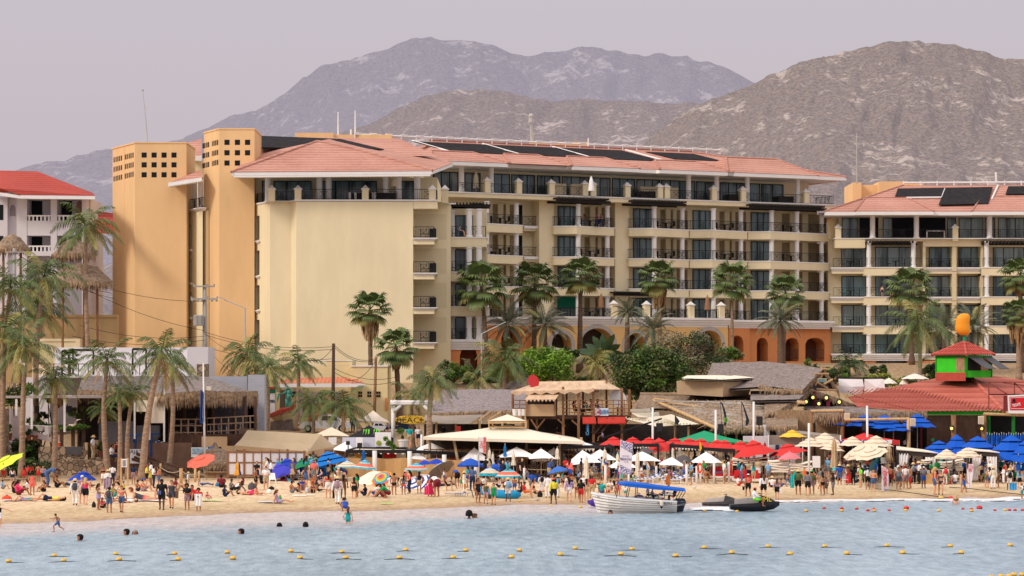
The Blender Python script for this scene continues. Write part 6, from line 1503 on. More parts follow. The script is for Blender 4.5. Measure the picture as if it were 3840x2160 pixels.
m=MB();fa1.box(m,fa1.len*.68,fa1.len*.95,.002,.03,PZ(q(4,0,405)[1],Yt),PZ(q(4,0,262)[1],Yt));m.bd('woven_shutter',REED,tower_o)
m=MB();fa2.box(m,.25,fa2.len-.3,.002,.03,PZ(q(4,0,400)[1],Yt),PZ(q(4,0,265)[1],Yt));m.bd('tower_opening',IT,tower_o)
m=MB();fa2.box(m,fa2.len*.55,fa2.len*.86,.035,.05,PZ(q(4,0,400)[1],Yt),PZ(q(4,0,275)[1],Yt));m.bd('woven_screen',REED,tower_o)
for u0,u1 in((.3,fa2.len*.45),(fa2.len*.62,fa2.len*.98)):
 m=MB();z=zt_-.15;a,b=fa2.at(u0,.05,z),fa2.at(u1,.05,z);c_,d=fa2.at(u1+.9,1.2,z-1.0),fa2.at(u0+.9,1.2,z-1.0);m.hx([a,b,c_,d],[v+UP(.05)for v in(a,b,c_,d)]);m.bd('propped_shutter',M('shutter_grey',lin((92,92,96)),var=.2,scale=6),tower_o)
for f_ in(fa1,fa2):
 m=MB();f_.box(m,0,f_.len,.0,.05,zt_-.2,zt_+.02);f_.box(m,.001,.12,.001,.06,zb_,zt_-.21);f_.box(m,f_.len-.12,f_.len,.001,.06,zb_,zt_-.21);m.bd('green_trim',C((34,150,34)),tower_o)
m=MB();fa1.box(m,.1,fa1.len,.06,.09,zb_-.3,zb_+.42);m.bd('red_base',C((176,76,62)),tower_o)
m=MB();tp3=Q(4,1975,112,Yt+3.5);k4=[Q(4,1640,248,Yt+3.5),Q(4,1995,242,Yt-.8),Q(4,2288,242,Yt+3.5),Q(4,1995,230,Yt+8)]
for i in Rn(4):m.pl([k4[i],k4[(i+1)%4],tp3])
m.bd('tower_roof',TM('tower_tile',lin((140,50,46)),lin((200,96,82)),.30),tower_o)
m=MB()
for i in(0,1,2):m.tb([k4[i],tp3],.12,6)
for f0,f1 in((0,1),(1,2)):
 for j in Rn(13):t=(j+.5)/13;a=k4[f0].lerp(k4[f1],t);b=tp3.lerp(k4[f0].lerp(k4[f1],.5),.02);m.tb([a+W3(0,-.03,.02),a.lerp(tp3,1-abs(2*t-1)if False else .0)+(tp3-k4[f0].lerp(k4[f1],.5))*(1-abs(2*t-1))+W3(0,-.03,.02)],.07,4,cap=False)
m.bd('roof_ribs',TM('tower_rib',lin((160,62,56)),lin((216,112,96)),.3),tower_o)
og=RO('fruit_ornament',tp3,'orange mango shaped ornament on a green pole above the tower roof','ornament')
MB().tb([tp3-UP(.05),tp3+UP(.5),tp3+UP(.9)],[.14,.10,.10],8).bd('pole',C((40,150,84)),og)
m=MB();c=P(3612,1218,Yt+3.5);pr=[(0,-.92),(.34,-.86),(.56,-.66),(.66,-.4),(.62,-.1),(.58,.2),(.60,.5),(.52,.76),(.32,.93),(0,.98)]
m.lt(c,[(max(r_,.01),z)for r_,z in pr],18,0,1,.7)
for v in m.v:dz=v.z-c.z;v.x+=.30*(1-(dz/.95)**2)*-.55+.10
m.bd('mango',C((240,154,40),rough=.45,var=.05),og,smooth=1)
fr_=RQ('tubular_rack',3770,203,4,'rusty tubular frame on the red roof carrying a red beer sign','frame')
m=MB()
for a,b in(((2222,520),(2222,790)),((2222,520),(2640,520)),((2222,640),(2640,640)),((2480,525),(2480,650)),((2222,640),(2640,640)),((2365,525),(2640,560)),((2225,525),(2400,635)),((2480,525),(2600,640))):m.bm(Q(4,*a,202.5),Q(4,*b,202.5),.09)
m.bd('tubes',C((140,74,62)),fr_)
tc_=RO('beer_sign',Q(4,2500,740,201),'red beer sign with white border at the right frame edge','sign')
m=MB();v=[Q(4,2428,832,201),Q(4,2640,832,201),Q(4,2640,640,201),Q(4,2422,652,201)];m.hx(v,[p_+W3(0,.5,0)for p_ in v]);m.bd('board',WH,tc_)
m=MB();v=[Q(4,2434,800,200.97),Q(4,2640,800,200.97),Q(4,2640,658,200.97),Q(4,2430,666,200.97)];m.pl(v);m.bd('red_face',C((206,40,48)),tc_)
m=MB();v=[Q(4,2445,786,200.95),Q(4,2640,786,200.95),Q(4,2640,782,200.95),Q(4,2445,782,200.95)];m.pl(v);v=[Q(4,2440,678,200.95),Q(4,2640,670,200.95),Q(4,2640,666,200.95),Q(4,2440,674,200.95)];m.pl(v);m.pl([Q(4,2441,784,200.95),Q(4,2444,784,200.95),Q(4,2440,676,200.95),Q(4,2437,676,200.95)]);m.bd('white_border',WH,tc_)
TX('TECATE',.3,WH,tc_,Q(4,2500,748,200.92),rot=(pi/2,-.22,0),sx=.62,bold=.008);m=MB();
for pts in(((2455,725),(2468,690),(2478,705),(2490,690),(2488,725)),((2462,705),(2470,680),(2482,680),(2488,708))):m.pl([Q(4,x,y,200.93)for x,y in pts])
m.bd('eagle_emblem',BP,tc_)
m=MB();m.px(3772,3790,202,201.5,203,PZ(1542,202),PZ(1484,202));m.bd('bracket',C((120,40,44)),tc_)
rw_=RQ('reed_wall',3590,203,1,'tall woven reed wall below the red roof','wall')
m=MB();m.px(3476,3694,203.6,203.6,203.7,.5,PZ(1557,203.6));m.bd('woven_panel',REED,rw_)
m=MB()
for k in Rn(34):z=lp2(PZ(1700,203.5),PZ(1560,203.5),k/33);m.px(3476,3694,203.5,203.54,203.6,z,z+.045)
m.bd('woven_band',WD,rw_)
GP((3576,3690),1556,203,.42,WO,rw_,'log_post')
for i,x in En((1848,2150)):o=MB().ball(Q(4,x,985,202.4),.12,8,6).bd('wall_lamp',LAMP);MB().ball(Q(4,x,978,202.6),.24,8,6).bd('globe',M('dark_globe'),o);TG(o,'small glowing globe lamp on the reed wall, '+('left of two'if i==0 else'right one by the dark opening'),'lamp','globe lamps on the reed wall')
op=RQ('bar_opening',3770,204,1,'dark open bar front with green posts at the right edge','bar')
m=MB();m.px(3700,3900,206,206,206.2,.5,PZ(1555,206));m.bd('shaded_wall',IT,op);GP((3708,3800),1550,203.5,.28,C((28,110,44)),op,'green_post');m=MB();m.tb([Q(4,2170,838,202),Q(4,2640,852,202)],.12,7);m.bd('log_lintel',BB,op)
PN(*qp(4,1642,1675,1085,1112),203,C((30,150,110)),'exit_sign',None,.05,'small green sign on the reed wall','sign')
def SPK(i,x0,x1,y0,y1,Y,mat,lab,stand=None):
 a,b=Q(i,x0,y0,Y),Q(i,x1,y1,Y);o=RO('loudspeaker',W3((a.x+b.x)/2,Y,b.z),lab,'loudspeaker');m=MB();m.hx([(a.x,Y,b.z),(b.x,Y,b.z),(b.x-.08,Y+.5,b.z),(a.x+.08,Y+.5,b.z)],[(a.x,Y,a.z),(b.x,Y,a.z),(b.x-.08,Y+.5,a.z),(a.x+.08,Y+.5,a.z)]);m.bd('cabinet',mat,o)
 MB().bm(((a.x+b.x)/2,Y+.3,b.z),((a.x+b.x)/2,Y+.3,b.z-.35),.08).bd('bracket',IR,o)
 g=MB();g.box(a.x+.06,b.x-.06,Y-.02,Y-.005,b.z+.06,a.z-.06);g.bd('grille',M('speaker_grille',(.03,.03,.03))if mat is BP else CANVAS,o)
for q_ in((3,1450,1520,930,1020,200,BP,'black loudspeaker tilted beside the left white flag pole'),(3,2072,2130,940,1035,199,BP,'black loudspeaker beside the middle white pole'),(3,2458,2522,862,950,199,BP,'black loudspeaker on the right white pole by the thatch'),(4,945,1000,930,1010,198,BP,'black loudspeaker on the white pole near the blue umbrellas'),(4,768,822,832,895,199,CW,'covered white loudspeaker on the log gate post'),(4,1430,1485,882,960,198,CW,'covered white loudspeaker on the wide log frame'),(4,2115,2172,860,940,202,CW,'covered white loudspeaker at the end of the reed wall'),(2,905,945,1112,1150,196,BP,'small black loudspeaker left under the black tent'),(2,1018,1068,1130,1180,195,BP,'black stage loudspeaker before the white cloth panel')):SPK(*q_)
for i,(c_,x,y0,y1,Y_)in En(((3,1416,772,1110,198),(3,2050,798,1110,196),(3,2432,714,1110,196),(4,1003,755,1040,197),(4,412,930,1330,186),(2,1665,1045,1140,199))):
 a=Q(c_,x,y1,Y_);m=MB().tb([W3(a.x,Y_,min(a.z,gz(a.x,Y_))),Q(c_,x-(6 if i==3 else 0),y0,Y_)],.085,8)
 TG(m.bd('white_pole',WH,smooth=1),('white pole in front of the sail cloths','white pole behind the green tent','tallest white pole before the ragged thatch','leaning white pole by the blue umbrellas','white pole beside the yellow umbrella','short white pole below the surfboard gate')[i],'pole')
def FE(i,pts,Y,mat,lab,txt=None,tcol=None):
 o=RO('feather_flag',Q(i,*pts[-1],Y),lab,'flag');m=MB();m.pl([Q(i,x,y,Y)for x,y in pts]);m.bd('cloth',mat,o);a=Q(i,*pts[-1],Y);MB().bm(W3(a.x+.1,Y,gz(a.x,Y)),Q(i,*pts[0],Y)+W3(0,.03,0),.04).bd('pole',IR,o);return o
NAVY=C((36,42,56))
o=FE(3,[(2098,714),(2120,730),(2145,800),(2168,900),(2150,960),(2132,955),(2138,880),(2120,780)],200,NAVY,'black feather flag with green mark before the ragged thatch');m=MB();
for dx in(0,9,18):m.box(Q(3,2138+dx,0,199.95).x,Q(3,2142+dx,0,199.95).x,199.95,199.97,Q(3,0,925,199.95).z,Q(3,0,880-dx,199.95).z)
m.bd('claw_mark',C((110,200,40)),o)
FE(3,[(2308,714),(2325,730),(2350,800),(2388,905),(2368,960),(2350,955),(2355,880),(2330,780)],200,NAVY,'plain dark feather flag right of the marked one');FE(3,[(1640,848),(1688,910),(1665,950),(1640,930)],200,NAVY,'small dark pennant under the sail cloths')
wh2=RQ('white_hut',2915,201,1,'small white hut with ragged thatched eave by the reed wall','hut')
m=MB();m.px(2870,2982,201,201,203,.5,PZ(1595,201));m.bd('wall',WW,wh2);PN(2886,2912,1612,1640,200.95,IT,'window',wh2,.04)
a,b=Q(3,2560,975,199.5),Q(4,300,965,199.5);TH(wh2,[[a,b,Q(4,300,870,204),Q(3,2560,880,204)]],[[a,b]],[TB2,FG],.5)
PN(2790,2885,1636,1720,197.5,WW,'bar_counter',None,.8,'white bar counter behind the green tent','counter')
gw=RQ('grey_awning',3010,199,1,'grey awning with rolled side behind the yellow umbrella','awning');m=MB();m.px(2880,3155,197,197,197.1,PZ(1668,197),PZ(1632,197));m.pl([Q(4,260,1000,200),Q(4,560,1035,198),Q(4,740,1045,198),Q(4,470,1050,197),Q(4,330,1040,197)]);m.bd('cloth',M('grey_cloth',lin((150,138,128)),var=.06),gw)
GP((2882,3010,3152),1632,196.9,.09,WH,gw)
PN(2880,3000,1668,1720,199,WW,'white_stall',None,.6,'white stall front with blue posters under the grey awning','stall')
for i,(x0,x1)in En(((2908,2922),(2934,2950))):PN(x0,x1,1665,1686,198.9,C((54,74,116),var=.4,scale=9),'poster',None,.03,'blue poster on the white stall, '+('left one'if i==0 else'right one'),'poster')
wc_=RQ('hanging_cloths',3230,220,5,'two white cloths hung from a black bar beside the red roof','cloth')
m=MB();m.bm(Q(4,690,478,218),Q(4,1175,478,218),.14);m.bm(Q(4,960,478,218),Q(4,960,640,218),.1);m.bd('bar',BP,wc_)
for xs_ in(((708,485),(952,488),(965,560),(955,615),(880,645),(705,618),(715,550)),((972,488),(1168,485),(1178,580),(1175,625),(1060,640),(965,600))):
 m=MB();pts=[Q(4,x,y,217.8+.15*(j%2))for j,(x,y)in En(xs_)];c=sum(pts,Vc())/len(pts)+W3(0,-.2,0)
 for j in Rn(len(pts)):m.pl([pts[j],pts[(j+1)%len(pts)],c])
 m.bd('cloth',WC,wc_)
def YM(Y):return-Y if Y<0 else Y+20*(1-(Y-164)/36)if 164<=Y<200 else Y
WT=C((244,240,240),var=.03);BGE=C((224,206,182),var=.05);RED=C((206,52,50),var=.05);BLU=C((22,92,190),var=.06);BLU2=C((32,66,178),var=.06)
TEAL=C((52,176,200));CORAL=C((236,112,92));PINK=C((232,124,132));YEL=C((236,188,60));GRNT=C((28,150,104),var=.04);DGREY=C((88,82,84));PERI=C((70,70,190));DGRN=C((34,128,84));PL=M('pale_metal')
def UM(lab,cx,cy,w,h,Y,mats,rings=None,panels=None,n=8,roll=0,pitch=0,dome=.35,tiers=(),square=False,pole=PL,group=None,name='beach_umbrella',val=.0,zpole=None,under=None):
 Y=YM(Y);a=P(cx,cy,Y);Rr=w/2/F*Y;Hh=h/F*Y
 if not isinstance(mats,(list,tuple)):mats=[mats]
 mats=list(mats)
 o=RO(name,W3(a.x,a.y,zpole if zpole is not None else gz(a.x,a.y)),lab,'umbrella',group)
 rot=Matrix.Rotation(R(roll),4,'Y')@Matrix.Rotation(R(pitch),4,'X')@Matrix.Rotation(pi/n if not square else pi/4+.12,4,'Z')
 mb=MB();m_=4 if square else n
 fr=rings or[(0,.34),(.34,.68),(.68,1.0)]
 def pt(j,t,up=0):
  ang=2*pi*j/m_;k=1.0
  return W3(cos(ang)*Rr*t*k,sin(ang)*Rr*t*k,-Hh*((1-dome)*t+dome*t*t)+up)
 mis=[r_[2]if len(r_)>2 else 0 for r_ in fr]
 for j in Rn(m_):
  for ri,r_ in En(fr):
   t0,t1=r_[0],r_[1];up=.0
   lift=.06*Rr*(len(tiers)-sum(1 for q_ in tiers if q_<t1-.01))if tiers else 0
   p0,p1,p2,p3=pt(j,t0,lift),pt(j+1,t0,lift),pt(j+1,t1,lift),pt(j,t1,lift)
   mi=panels[j%len(panels)]if panels else mis[ri]
   sag=(p2+p3)/2*.965+UP(.02*Rr)if t1>.95 else(p2+p3)/2
   if t0<1e-6:mb.add([p0,p3,sag,p2],[(0,1,2),(0,2,3)],mi)
   else:mb.add([p0,p1,p2,sag,p3],[(0,4,3),(0,3,1),(1,3,2)],mi)
   if t1 in tiers:mb.pl([p3,p2,p2-UP(.05*Rr),p3-UP(.05*Rr)],mi)
  if val:
   p2,p3=pt(j+1,1),pt(j,1);mb.pl([p3,p2,p2-UP(val),p3-UP(val)],mis[-1]if not panels else panels[j%len(panels)])
 T=Matrix.Translation(a)@rot
 if under is not None:
  mats.append(under);k=len(mats)-1;base=[(list(mb.v[i]for i in f))for f in mb.f]
  for pts in base:mb.pl([p_-UP(.02)for p_ in reversed(pts)],k)
 mb.xf(T);mb.bd('canopy',mats,o)
 dn=(T.to_3x3()@UP(-1)).normalized();q_=a.copy();L=0
 zg=zpole
 while L<6.5 and q_.z>(zg if zg is not None else gz(q_.x,q_.y))-.05:q_=q_+dn*.05;L+=.05
 pm=MB().tb([a-dn*.10,a,q_],[.012,.03,.03],6)
 for j in Rn(m_):pm.bm(T@(pt(j,.08)-UP(.03)),T@(pt(j,.97)-UP(.03)),.014)
 pm.bd('pole',pole,o)
 return o
def CL(lab,cx,y0,y1,w,Y,mat,ybase=None,lean=0,group=None,mat2=None,name='folded_umbrella'):
 Y=YM(Y);a=P(cx+lean,y0,Y);b=P(cx,y1,Y);h=(a-b).length;r=w/2/F*Y
 g=P(cx-lean*.5,ybase or y1,Y);zg=gz(g.x,g.y)
 o=RO(name,W3(b.x,Y,zg),lab,'umbrella',group)
 m=MB();n=14;prof=[(.02,0),(.35,-.06),(.62,-.2),(.7,-.42),(.62,-.55),(.75,-.7),(.95,-.88),(1.0,-1)]
 for(r0,z0),(r1,z1)in zip(prof,prof[1:]):
  for j in Rn(n):
   def p_(rr,zz,jj):k=rr*r*(1.0 if jj%2 else .72);ang=2*pi*jj/n;c=a.lerp(b,-zz);return W3(c.x+cos(ang)*k,c.y+sin(ang)*k,c.z)
   m.pl([p_(r0,z0,j),p_(r0,z0,(j+1)%n),p_(r1,z1,(j+1)%n),p_(r1,z1,j)],1 if mat2 and 3<=j<10 and False else(1 if mat2 and(j<4 or j>11)else 0))
 m.bd('canopy',[mat,mat2]if mat2 else mat,o)
 d=(b-a).normalized();e=a+d*((a.z-zg)/max(.2,-d.z));MB().tb([a-d*.12,e],.028,6).bd('pole',PL,o)
 return o
STRP=[(0,.14,1),(.14,.26,2),(.26,.38,3),(.38,.52,2),(.52,.80,0),(.80,.86,4),(.86,1,1)]
ST_M=[CORAL,TEAL,C((120,206,206)),C((60,130,200)),BGE]
STRB=[(0,.2,0),(.2,.3,1),(.3,.55,0),(.55,.6,2),(.6,.82,0),(.82,.88,2),(.88,1,1)]
SB_M=[BGE,TEAL,C((150,110,90))]
UM('lime yellow umbrella tilted at the left frame edge',14,1718,150,22,-188,[C((214,232,70))],roll=-27,pitch=14,tiers=(.34,))
UM('royal blue beach umbrella tilted over a person lying in its shade',314,1770,122,36,172,[BLU2],roll=4,dome=.6,tiers=(.34,))
UM('coral orange umbrella tipped towards the water before the palapa hut',748,1714,116,18,174,[CORAL],roll=-15,pitch=24,tiers=(.34,))
CL('small folded orange and blue umbrella before the white panels',892,1733,1782,30,172,C((226,160,50)),1812,mat2=C((52,62,140)))
UM('bright blue umbrella half hidden behind the violet one',1072,1722,128,52,176,[BLU2],roll=-13,dome=.6,tiers=(.34,))
UM('violet blue umbrella leaning in front of the white panels',1040,1741,118,50,171,[PERI],roll=-20,dome=.6,tiers=(.34,))
UM('dark green umbrella right of the violet one',1126,1725,80,28,174,[DGRN],roll=-16,tiers=(.4,),under=C((30,52,44)))
UM('large azure market umbrella shading the blue kiosk',1228,1702,162,40,178,[C((14,112,196),var=.05)],roll=-11,tiers=(.34,.68),under=C((20,60,120)))
UM('beige patterned umbrella with blue rim left of the coral ringed one',1302,1727,104,28,173,SB_M,STRB)
UM('coral umbrella with teal rings in front of the burlap fence end',1369,1724,92,34,172,ST_M,STRP,roll=5,dome=.5)
CL('folded blue umbrella behind the burlap fence left end',1364,1689,1727,22,186,C((18,92,160)))
UM('cream white umbrella tipped over beside the rainbow one',1392,1768,130,30,-183,[C((238,228,206))],roll=-12,pitch=20,dome=.2)
UM('rainbow ringed umbrella lying tilted on the sand',1426,1784,88,20,-180,[C((234,96,70)),C((240,160,50)),C((150,206,90)),C((70,150,200)),C((120,90,180))],[(0,.15,4),(.15,.3,0),(.3,.42,1),(.42,.55,2),(.55,.72,3),(.72,.86,0),(.86,1,1)],roll=-24,pitch=40,dome=.2)
UM('low umbrella with yellow maroon and turquoise panels',1072,1791,92,26,170,[YEL,C((140,40,70)),C((80,190,214)),C((160,140,200))],panels=[2,3,0,0,1,1,2,3],roll=3,dome=.6)
UM('coral umbrella with teal rings, its neighbour a blue one, mid burlap fence',1561,1736,106,28,173,ST_M,STRP,dome=.5)
UM('small blue umbrella peeping over the coral ringed one',1590,1725,66,18,176,[BLU2],roll=-6,dome=.5)
UM('blue umbrella above the grey lined tilted one',1638,1720,78,20,176,[BLU2],roll=4,dome=.5,under=C((120,116,120)))
UM('tilted umbrella showing its grey lining and striped rim',1640,1742,118,26,172,[C((214,180,140)),TEAL,CORAL],[(0,.6,0),(.6,.75,2),(.75,1,1)],roll=-32,pitch=-22,under=C((150,134,124)))
UM('blue and white striped umbrella lying tipped on the sand',1548,1800,136,22,-178,[WT,C((50,70,150))],[(0,.2,0),(.2,.34,1),(.34,.5,0),(.5,.66,1),(.66,.82,0),(.82,.93,1),(.93,1,0)],roll=-24,pitch=26,dome=.2)
UM('plain blue umbrella standing level before the burlap fence',1764,1718,106,26,174,[C((34,84,184))],dome=.5,val=.12)
UM('blue umbrella behind the beige patterned one, right of the burlap',1855,1738,88,24,177,[C((34,84,184))],dome=.5)
UM('beige patterned umbrella with turquoise rim, right of the burlap fence',1837,1753,96,25,172,SB_M,STRB,val=.1)
UM('coral umbrella with teal rings nearest the blue dinghy',1906,1755,112,34,170,ST_M,STRP,dome=.5)
CL('tall folded sky blue umbrella among the white ones',1894,1668,1716,17,184,C((24,120,186)),1790)
UM('blue umbrella with grey lining tilted over the vendors',2090,1748,98,26,172,[C((60,110,190))],roll=-10,pitch=-6,under=C((130,124,124)),dome=.5)
WG='white umbrellas of the beach club'
for cx,cy,w,h,Y,kw,lab in((1938,1676,180,34,187,{},'large white umbrella right of the folded sky blue one'),(2029,1682,128,34,184,{},'white umbrella over the person in the light blue shirt'),(2077,1679,80,26,190,{},'smaller white umbrella beside the driftwood pole'),(2184,1688,152,46,182,dict(roll=-5),'white umbrella leaning left above the crossed white boards'),(2250,1685,150,36,186,{},'white umbrella behind the beach club banner'),(2335,1718,130,32,178,{},'lowest white umbrella at the foot of the beach club banner'),(2186,1657,112,14,193,{},'white umbrella top above the black frame beside the marquee'),(2408,1693,160,32,182,{},'white umbrella right of the beach club banner'),(2519,1714,120,28,179,dict(roll=3),'wavy edged white umbrella in front of a dark grey one'),(2648,1694,120,38,178,dict(square=False),'white vented umbrella behind the life ring'),(1779,1679,138,44,189,{},'white umbrella right of the black cabana frames'),(1616,1660,172,30,195,{},'wide white canopy above the black cabana frames'),(1566,1697,110,30,190,{},'white umbrella inside the black cabana frames'),(1243,1602,168,30,206,{},'cream umbrella in front of the white pickup truck'),(1300,1654,112,36,197,dict(roll=10),'white umbrella sheltering beside the tan tent'),(2030,1716,70,12,186,{},'small white umbrella low behind the lounge chairs')):
 UM(lab,cx,cy,w*1.1,h*1.1,Y,WT if cx!=1243 else BGE,n=4 if w>100 and cx not in(2648,)else 8,square=w>100 and cx not in(2648,),dome=.12,group=WG,name='market_umbrella',pole=M('pole_wood',lin((170,140,110))),**{k_:v_ for k_,v_ in kw.items()if k_!='square'})
for cx,y0,y1,w,Y,mat,lab in((1836,1684,1742,18,180,CW,'folded cream umbrella beside the striped banner, taller of two'),(1848,1700,1745,16,179,CW,'folded cream umbrella beside the striped banner, shorter of two'),(2090,1680,1722,20,181,CW,'folded cream umbrella at the driftwood pole'),(2198,1714,1796,26,174,CW,'big folded cream umbrella in front of the crossed white boards'),(2268,1684,1748,24,178,CW,'folded cream umbrella left of the beach club banner'),(2316,1700,1760,18,181,CW,'folded cream umbrella just left of the banner pole'),(2391,1694,1800,24,176,CW,'folded cream umbrella just right of the banner'),(2522,1678,1722,20,186,CW,'folded cream umbrella under the red row, left of a pair'),(2549,1678,1720,20,187,CW,'folded cream umbrella under the red row, right of a pair'),(1926,1698,1745,20,181,CW,'folded cream umbrella at the left of the lounge rows'),(2868,1658,1732,20,184,C((150,36,40)),'folded dark red umbrella right of the red row'),(3128,1644,1754,30,178,C((190,160,124)),'tall folded tan umbrella in the middle of the beige ones'),(3334,1672,1728,34,182,C((190,160,124)),'folded tan umbrella leaning above the high white chair'),(3819,1706,1764,18,178,BLU,'folded blue umbrella beside the cabana curtains, left of two'),(3838,1704,1764,16,179,BLU,'folded blue umbrella at the right frame edge'),(982,0,0,0,0,None,'')):
 if mat:CL(lab,cx,y0,y1,w,Y,mat,1790)
for cx,cy,w,h,roll,lab in((2564,1704,96,30,5,'dark grey umbrella between two white ones'),(2412,1677,84,28,-16,'dark grey umbrella tilted above the white one by the banner')):UM(lab,cx,cy,w,h,184,DGREY,roll=roll,dome=.4,under=C((70,62,62)))
RG='red umbrellas below the thatched bar'
for i,(cx,cy,w,h,Y,roll,lab)in En(((2300,1641,108,26,193,-3,'leftmost red umbrella, beside the marquee'),(2373,1642,100,24,194,0,'red umbrella second from the left, over the banner top'),(2434,1643,90,20,195,0,'red umbrella third from the left'),(2470,1646,120,42,190,-6,'large red umbrella tilted over the black frame'),(2531,1646,110,24,193,0,'red umbrella under the left end of the green tent'),(2585,1646,105,26,192,0,'red umbrella below the middle of the green tent, left'),(2628,1648,110,26,191,0,'red umbrella below the middle of the green tent, right'),(2690,1652,105,26,190,0,'red umbrella under the right half of the green tent, left one'),(2716,1653,110,28,189,0,'red umbrella under the right half of the green tent, right one'),(2777,1657,110,28,188,0,'red umbrella tucked behind the biggest one'),(2822,1655,150,46,184,-9,'biggest red umbrella at the right end of the row'),(2951,1668,134,30,184,-9,'lone red umbrella above the pink one'))):UM(lab,cx,cy,w*1.22,h*1.15,Y,RED,roll=roll,dome=.25,tiers=(.34,),group=RG,name='market_umbrella')
UM('yellow umbrella on the grey awning stall',2971,1615,114,24,194,YEL,dome=.3,tiers=(.34,));UM('pink umbrella in front of the mattress stacks',2960,1694,94,28,176,PINK,dome=.6,roll=-3)
BG='beige tiered umbrellas before the welcome tent'
for cx,cy,w,h,Y,roll,pt_,lab in((3040,1648,116,24,186,0,0,'beige tiered umbrella nearest the lone red one'),(3094,1629,104,24,192,0,0,'beige umbrella highest and farthest left of the welcome tent'),(3106,1645,110,24,188,0,0,'beige umbrella just behind the folded tan one'),(3122,1664,92,22,184,6,0,'beige umbrella drooping beside the folded tan one'),(3197,1643,104,26,188,0,0,'beige tiered umbrella before the left half of the welcome banner'),(3286,1641,122,30,187,0,0,'beige tiered umbrella before the right half of the welcome banner'),(3222,1682,126,14,180,-24,14,'beige umbrella tilted steeply, upper of the two tilted ones'),(3262,1689,120,14,177,-16,14,'beige umbrella tilted steeply, lower of the two tilted ones'),(3550,1690,94,24,174,0,0,'beige umbrella between the white curtained cabanas, left'),(3626,1685,102,24,174,0,0,'beige umbrella between the white curtained cabanas, right')):UM(lab,cx,cy,w*1.12,h*1.1,Y,BGE,roll=roll,pitch=pt_,dome=.2,tiers=(.34,.68),group=BG,name='market_umbrella',val=.08 if cx>3500 else 0)
BLG='blue tiered umbrellas of the right hand bar'
for cx,cy,w,h,Y,lab in((3521,1661,140,36,187,'leftmost large blue umbrella above the cabana roof'),(3588,1637,130,62,191,'steep blue umbrella with the tallest peak, second from left'),(3666,1646,170,52,186,'wide blue umbrella behind the right cabana'),(3793,1643,196,72,183,'largest blue umbrella at the right'),(3850,1655,150,70,180,'blue umbrella cut by the right frame edge'),(3141,1564,70,26,201,'blue umbrella at the left gate post under the thatch fringe'),(3245,1564,140,30,200,'blue umbrella under the log frame, left'),(3316,1566,150,36,199,'blue umbrella under the log frame, middle'),(3350,1584,130,28,198,'low blue umbrella under the log frame, front'),(3440,1560,130,38,200,'blue umbrella at the right log post, before the reed wall')):UM(lab,cx,cy,w*1.14,h*1.12,Y,C((10,84,190),var=.06),dome=.25,tiers=(.34,.68),group=BLG,name='market_umbrella',under=C((8,44,110)))
for i in Rn(17):CL('folded blue umbrella stored upright in the dark bar opening',3702+i*9,1626+2*(i%3),1668,10,199+.5*(i%2),BLU,1700,group='folded blue umbrellas stored in the bar opening')
UM('small azure umbrella behind the palapa hut',802,1667,56,20,187,C((24,110,186)))
for cx,cy,w,lab in((3431,1400,112,'white parasol on the hotel terrace beside the tall palm trunk'),(3333,1417,68,'white parasol above the white hanging cloths'),(3390,1420,40,'small white parasol behind the red roof')):UM(lab,cx,cy,w,22,232,C((226,216,204)),name='parasol')
for cx,y0,y1,Y,mat,z,lab in((1480,655,720,244.5,BGE,ZT,'folded beige parasol on the wing penthouse terrace'),(1785,640,725,272,BGE,PH,'folded tan parasol on the main terrace, left'),(2217,660,735,275,WT,PH,'folded white parasol on the main terrace behind the cream pier'),(2254,1100,1172,277,C((150,110,80)),cz,'folded brown parasol on the arcade terrace beside the green screen'),(2653,1106,1180,280,C((150,110,80)),cz,'folded brown parasol on the arcade terrace, right end')):
 m=MB();a,b=P(cx,y0,Y),P(cx,y1,Y);o=RO('folded_parasol',W3(b.x,Y,z),lab,'umbrella');m.lt(b,[(.05,.5),(.34,.55),(.3,1.0),(.22,(a.z-b.z)*.75),(.04,a.z-b.z)],10);m.bd('canopy',mat,o);MB().tb([(b.x,Y,z),(b.x,Y,b.z+.6)],.04,6).bd('pole',PL,o)
def TN(name,lab,cx,cy,x0,x1,ye,Y,dY,mat,val,post_mat=PL,yb=1740):
 Y=YM(Y);o=RO(name,P(cx,ye,Y),lab,'tent');a=P(cx,cy,Y+dY/2);c4=[P(x0,ye,Y),P(x1,ye+2,Y),P(lp2(x1,cx,.08),ye,Y+dY),P(lp2(x0,cx,.08),ye,Y+dY)]
 m=MB()
 for i in Rn(4):
  u_,v_=c4[i],c4[(i+1)%4];k=6;ps=[u_.lerp(v_,t/k)for t in Rn(k+1)]
  for s_,e in zip(ps,ps[1:]):
   sm,em=s_.lerp(a,.5)-UP(.08),e.lerp(a,.5)-UP(.08);m.pl([s_,e,em,sm]);m.pl([sm,em,a])
  m.pl([u_,v_,v_-UP(val),u_-UP(val)])
 m.bd('roof',mat,o)
 for v in c4:MB().tb([W3(v.x,v.y,gz(v.x,v.y)),v],.035,6).bd('leg',post_mat,o)
 return o
TN('canopy_tent','wide green hip roofed tent above the red umbrellas',2641,1615,2500,2812,1656,194,5,GRNT,.12)
rt_=TN('canopy_tent','red pop up tent with a white welcome banner',3240,1623,3148,3372,1650,190,5,RED,.2)
bn=PN(3140,3345,1650,1664,195.4,WC,'banner',rt_,.03);
PN(3345,3372,1650,1668,195.45,RED,'side_flap',rt_,.04)
TX('WELCOME',.42,C((88,40,130)),bn,P(3222,1657,195.35),sx=1.55,bold=.012);m=MB();m.ball(P(3322,1656,195.36),(.16,.01,.1),12,6);m.bd('emblem',C((120,90,170)),bn)
bt_=TN('canopy_tent','black pop up tent with two green claw marks',1383,1594,1298,1478,1641,203,5,C((26,26,30)),.35)
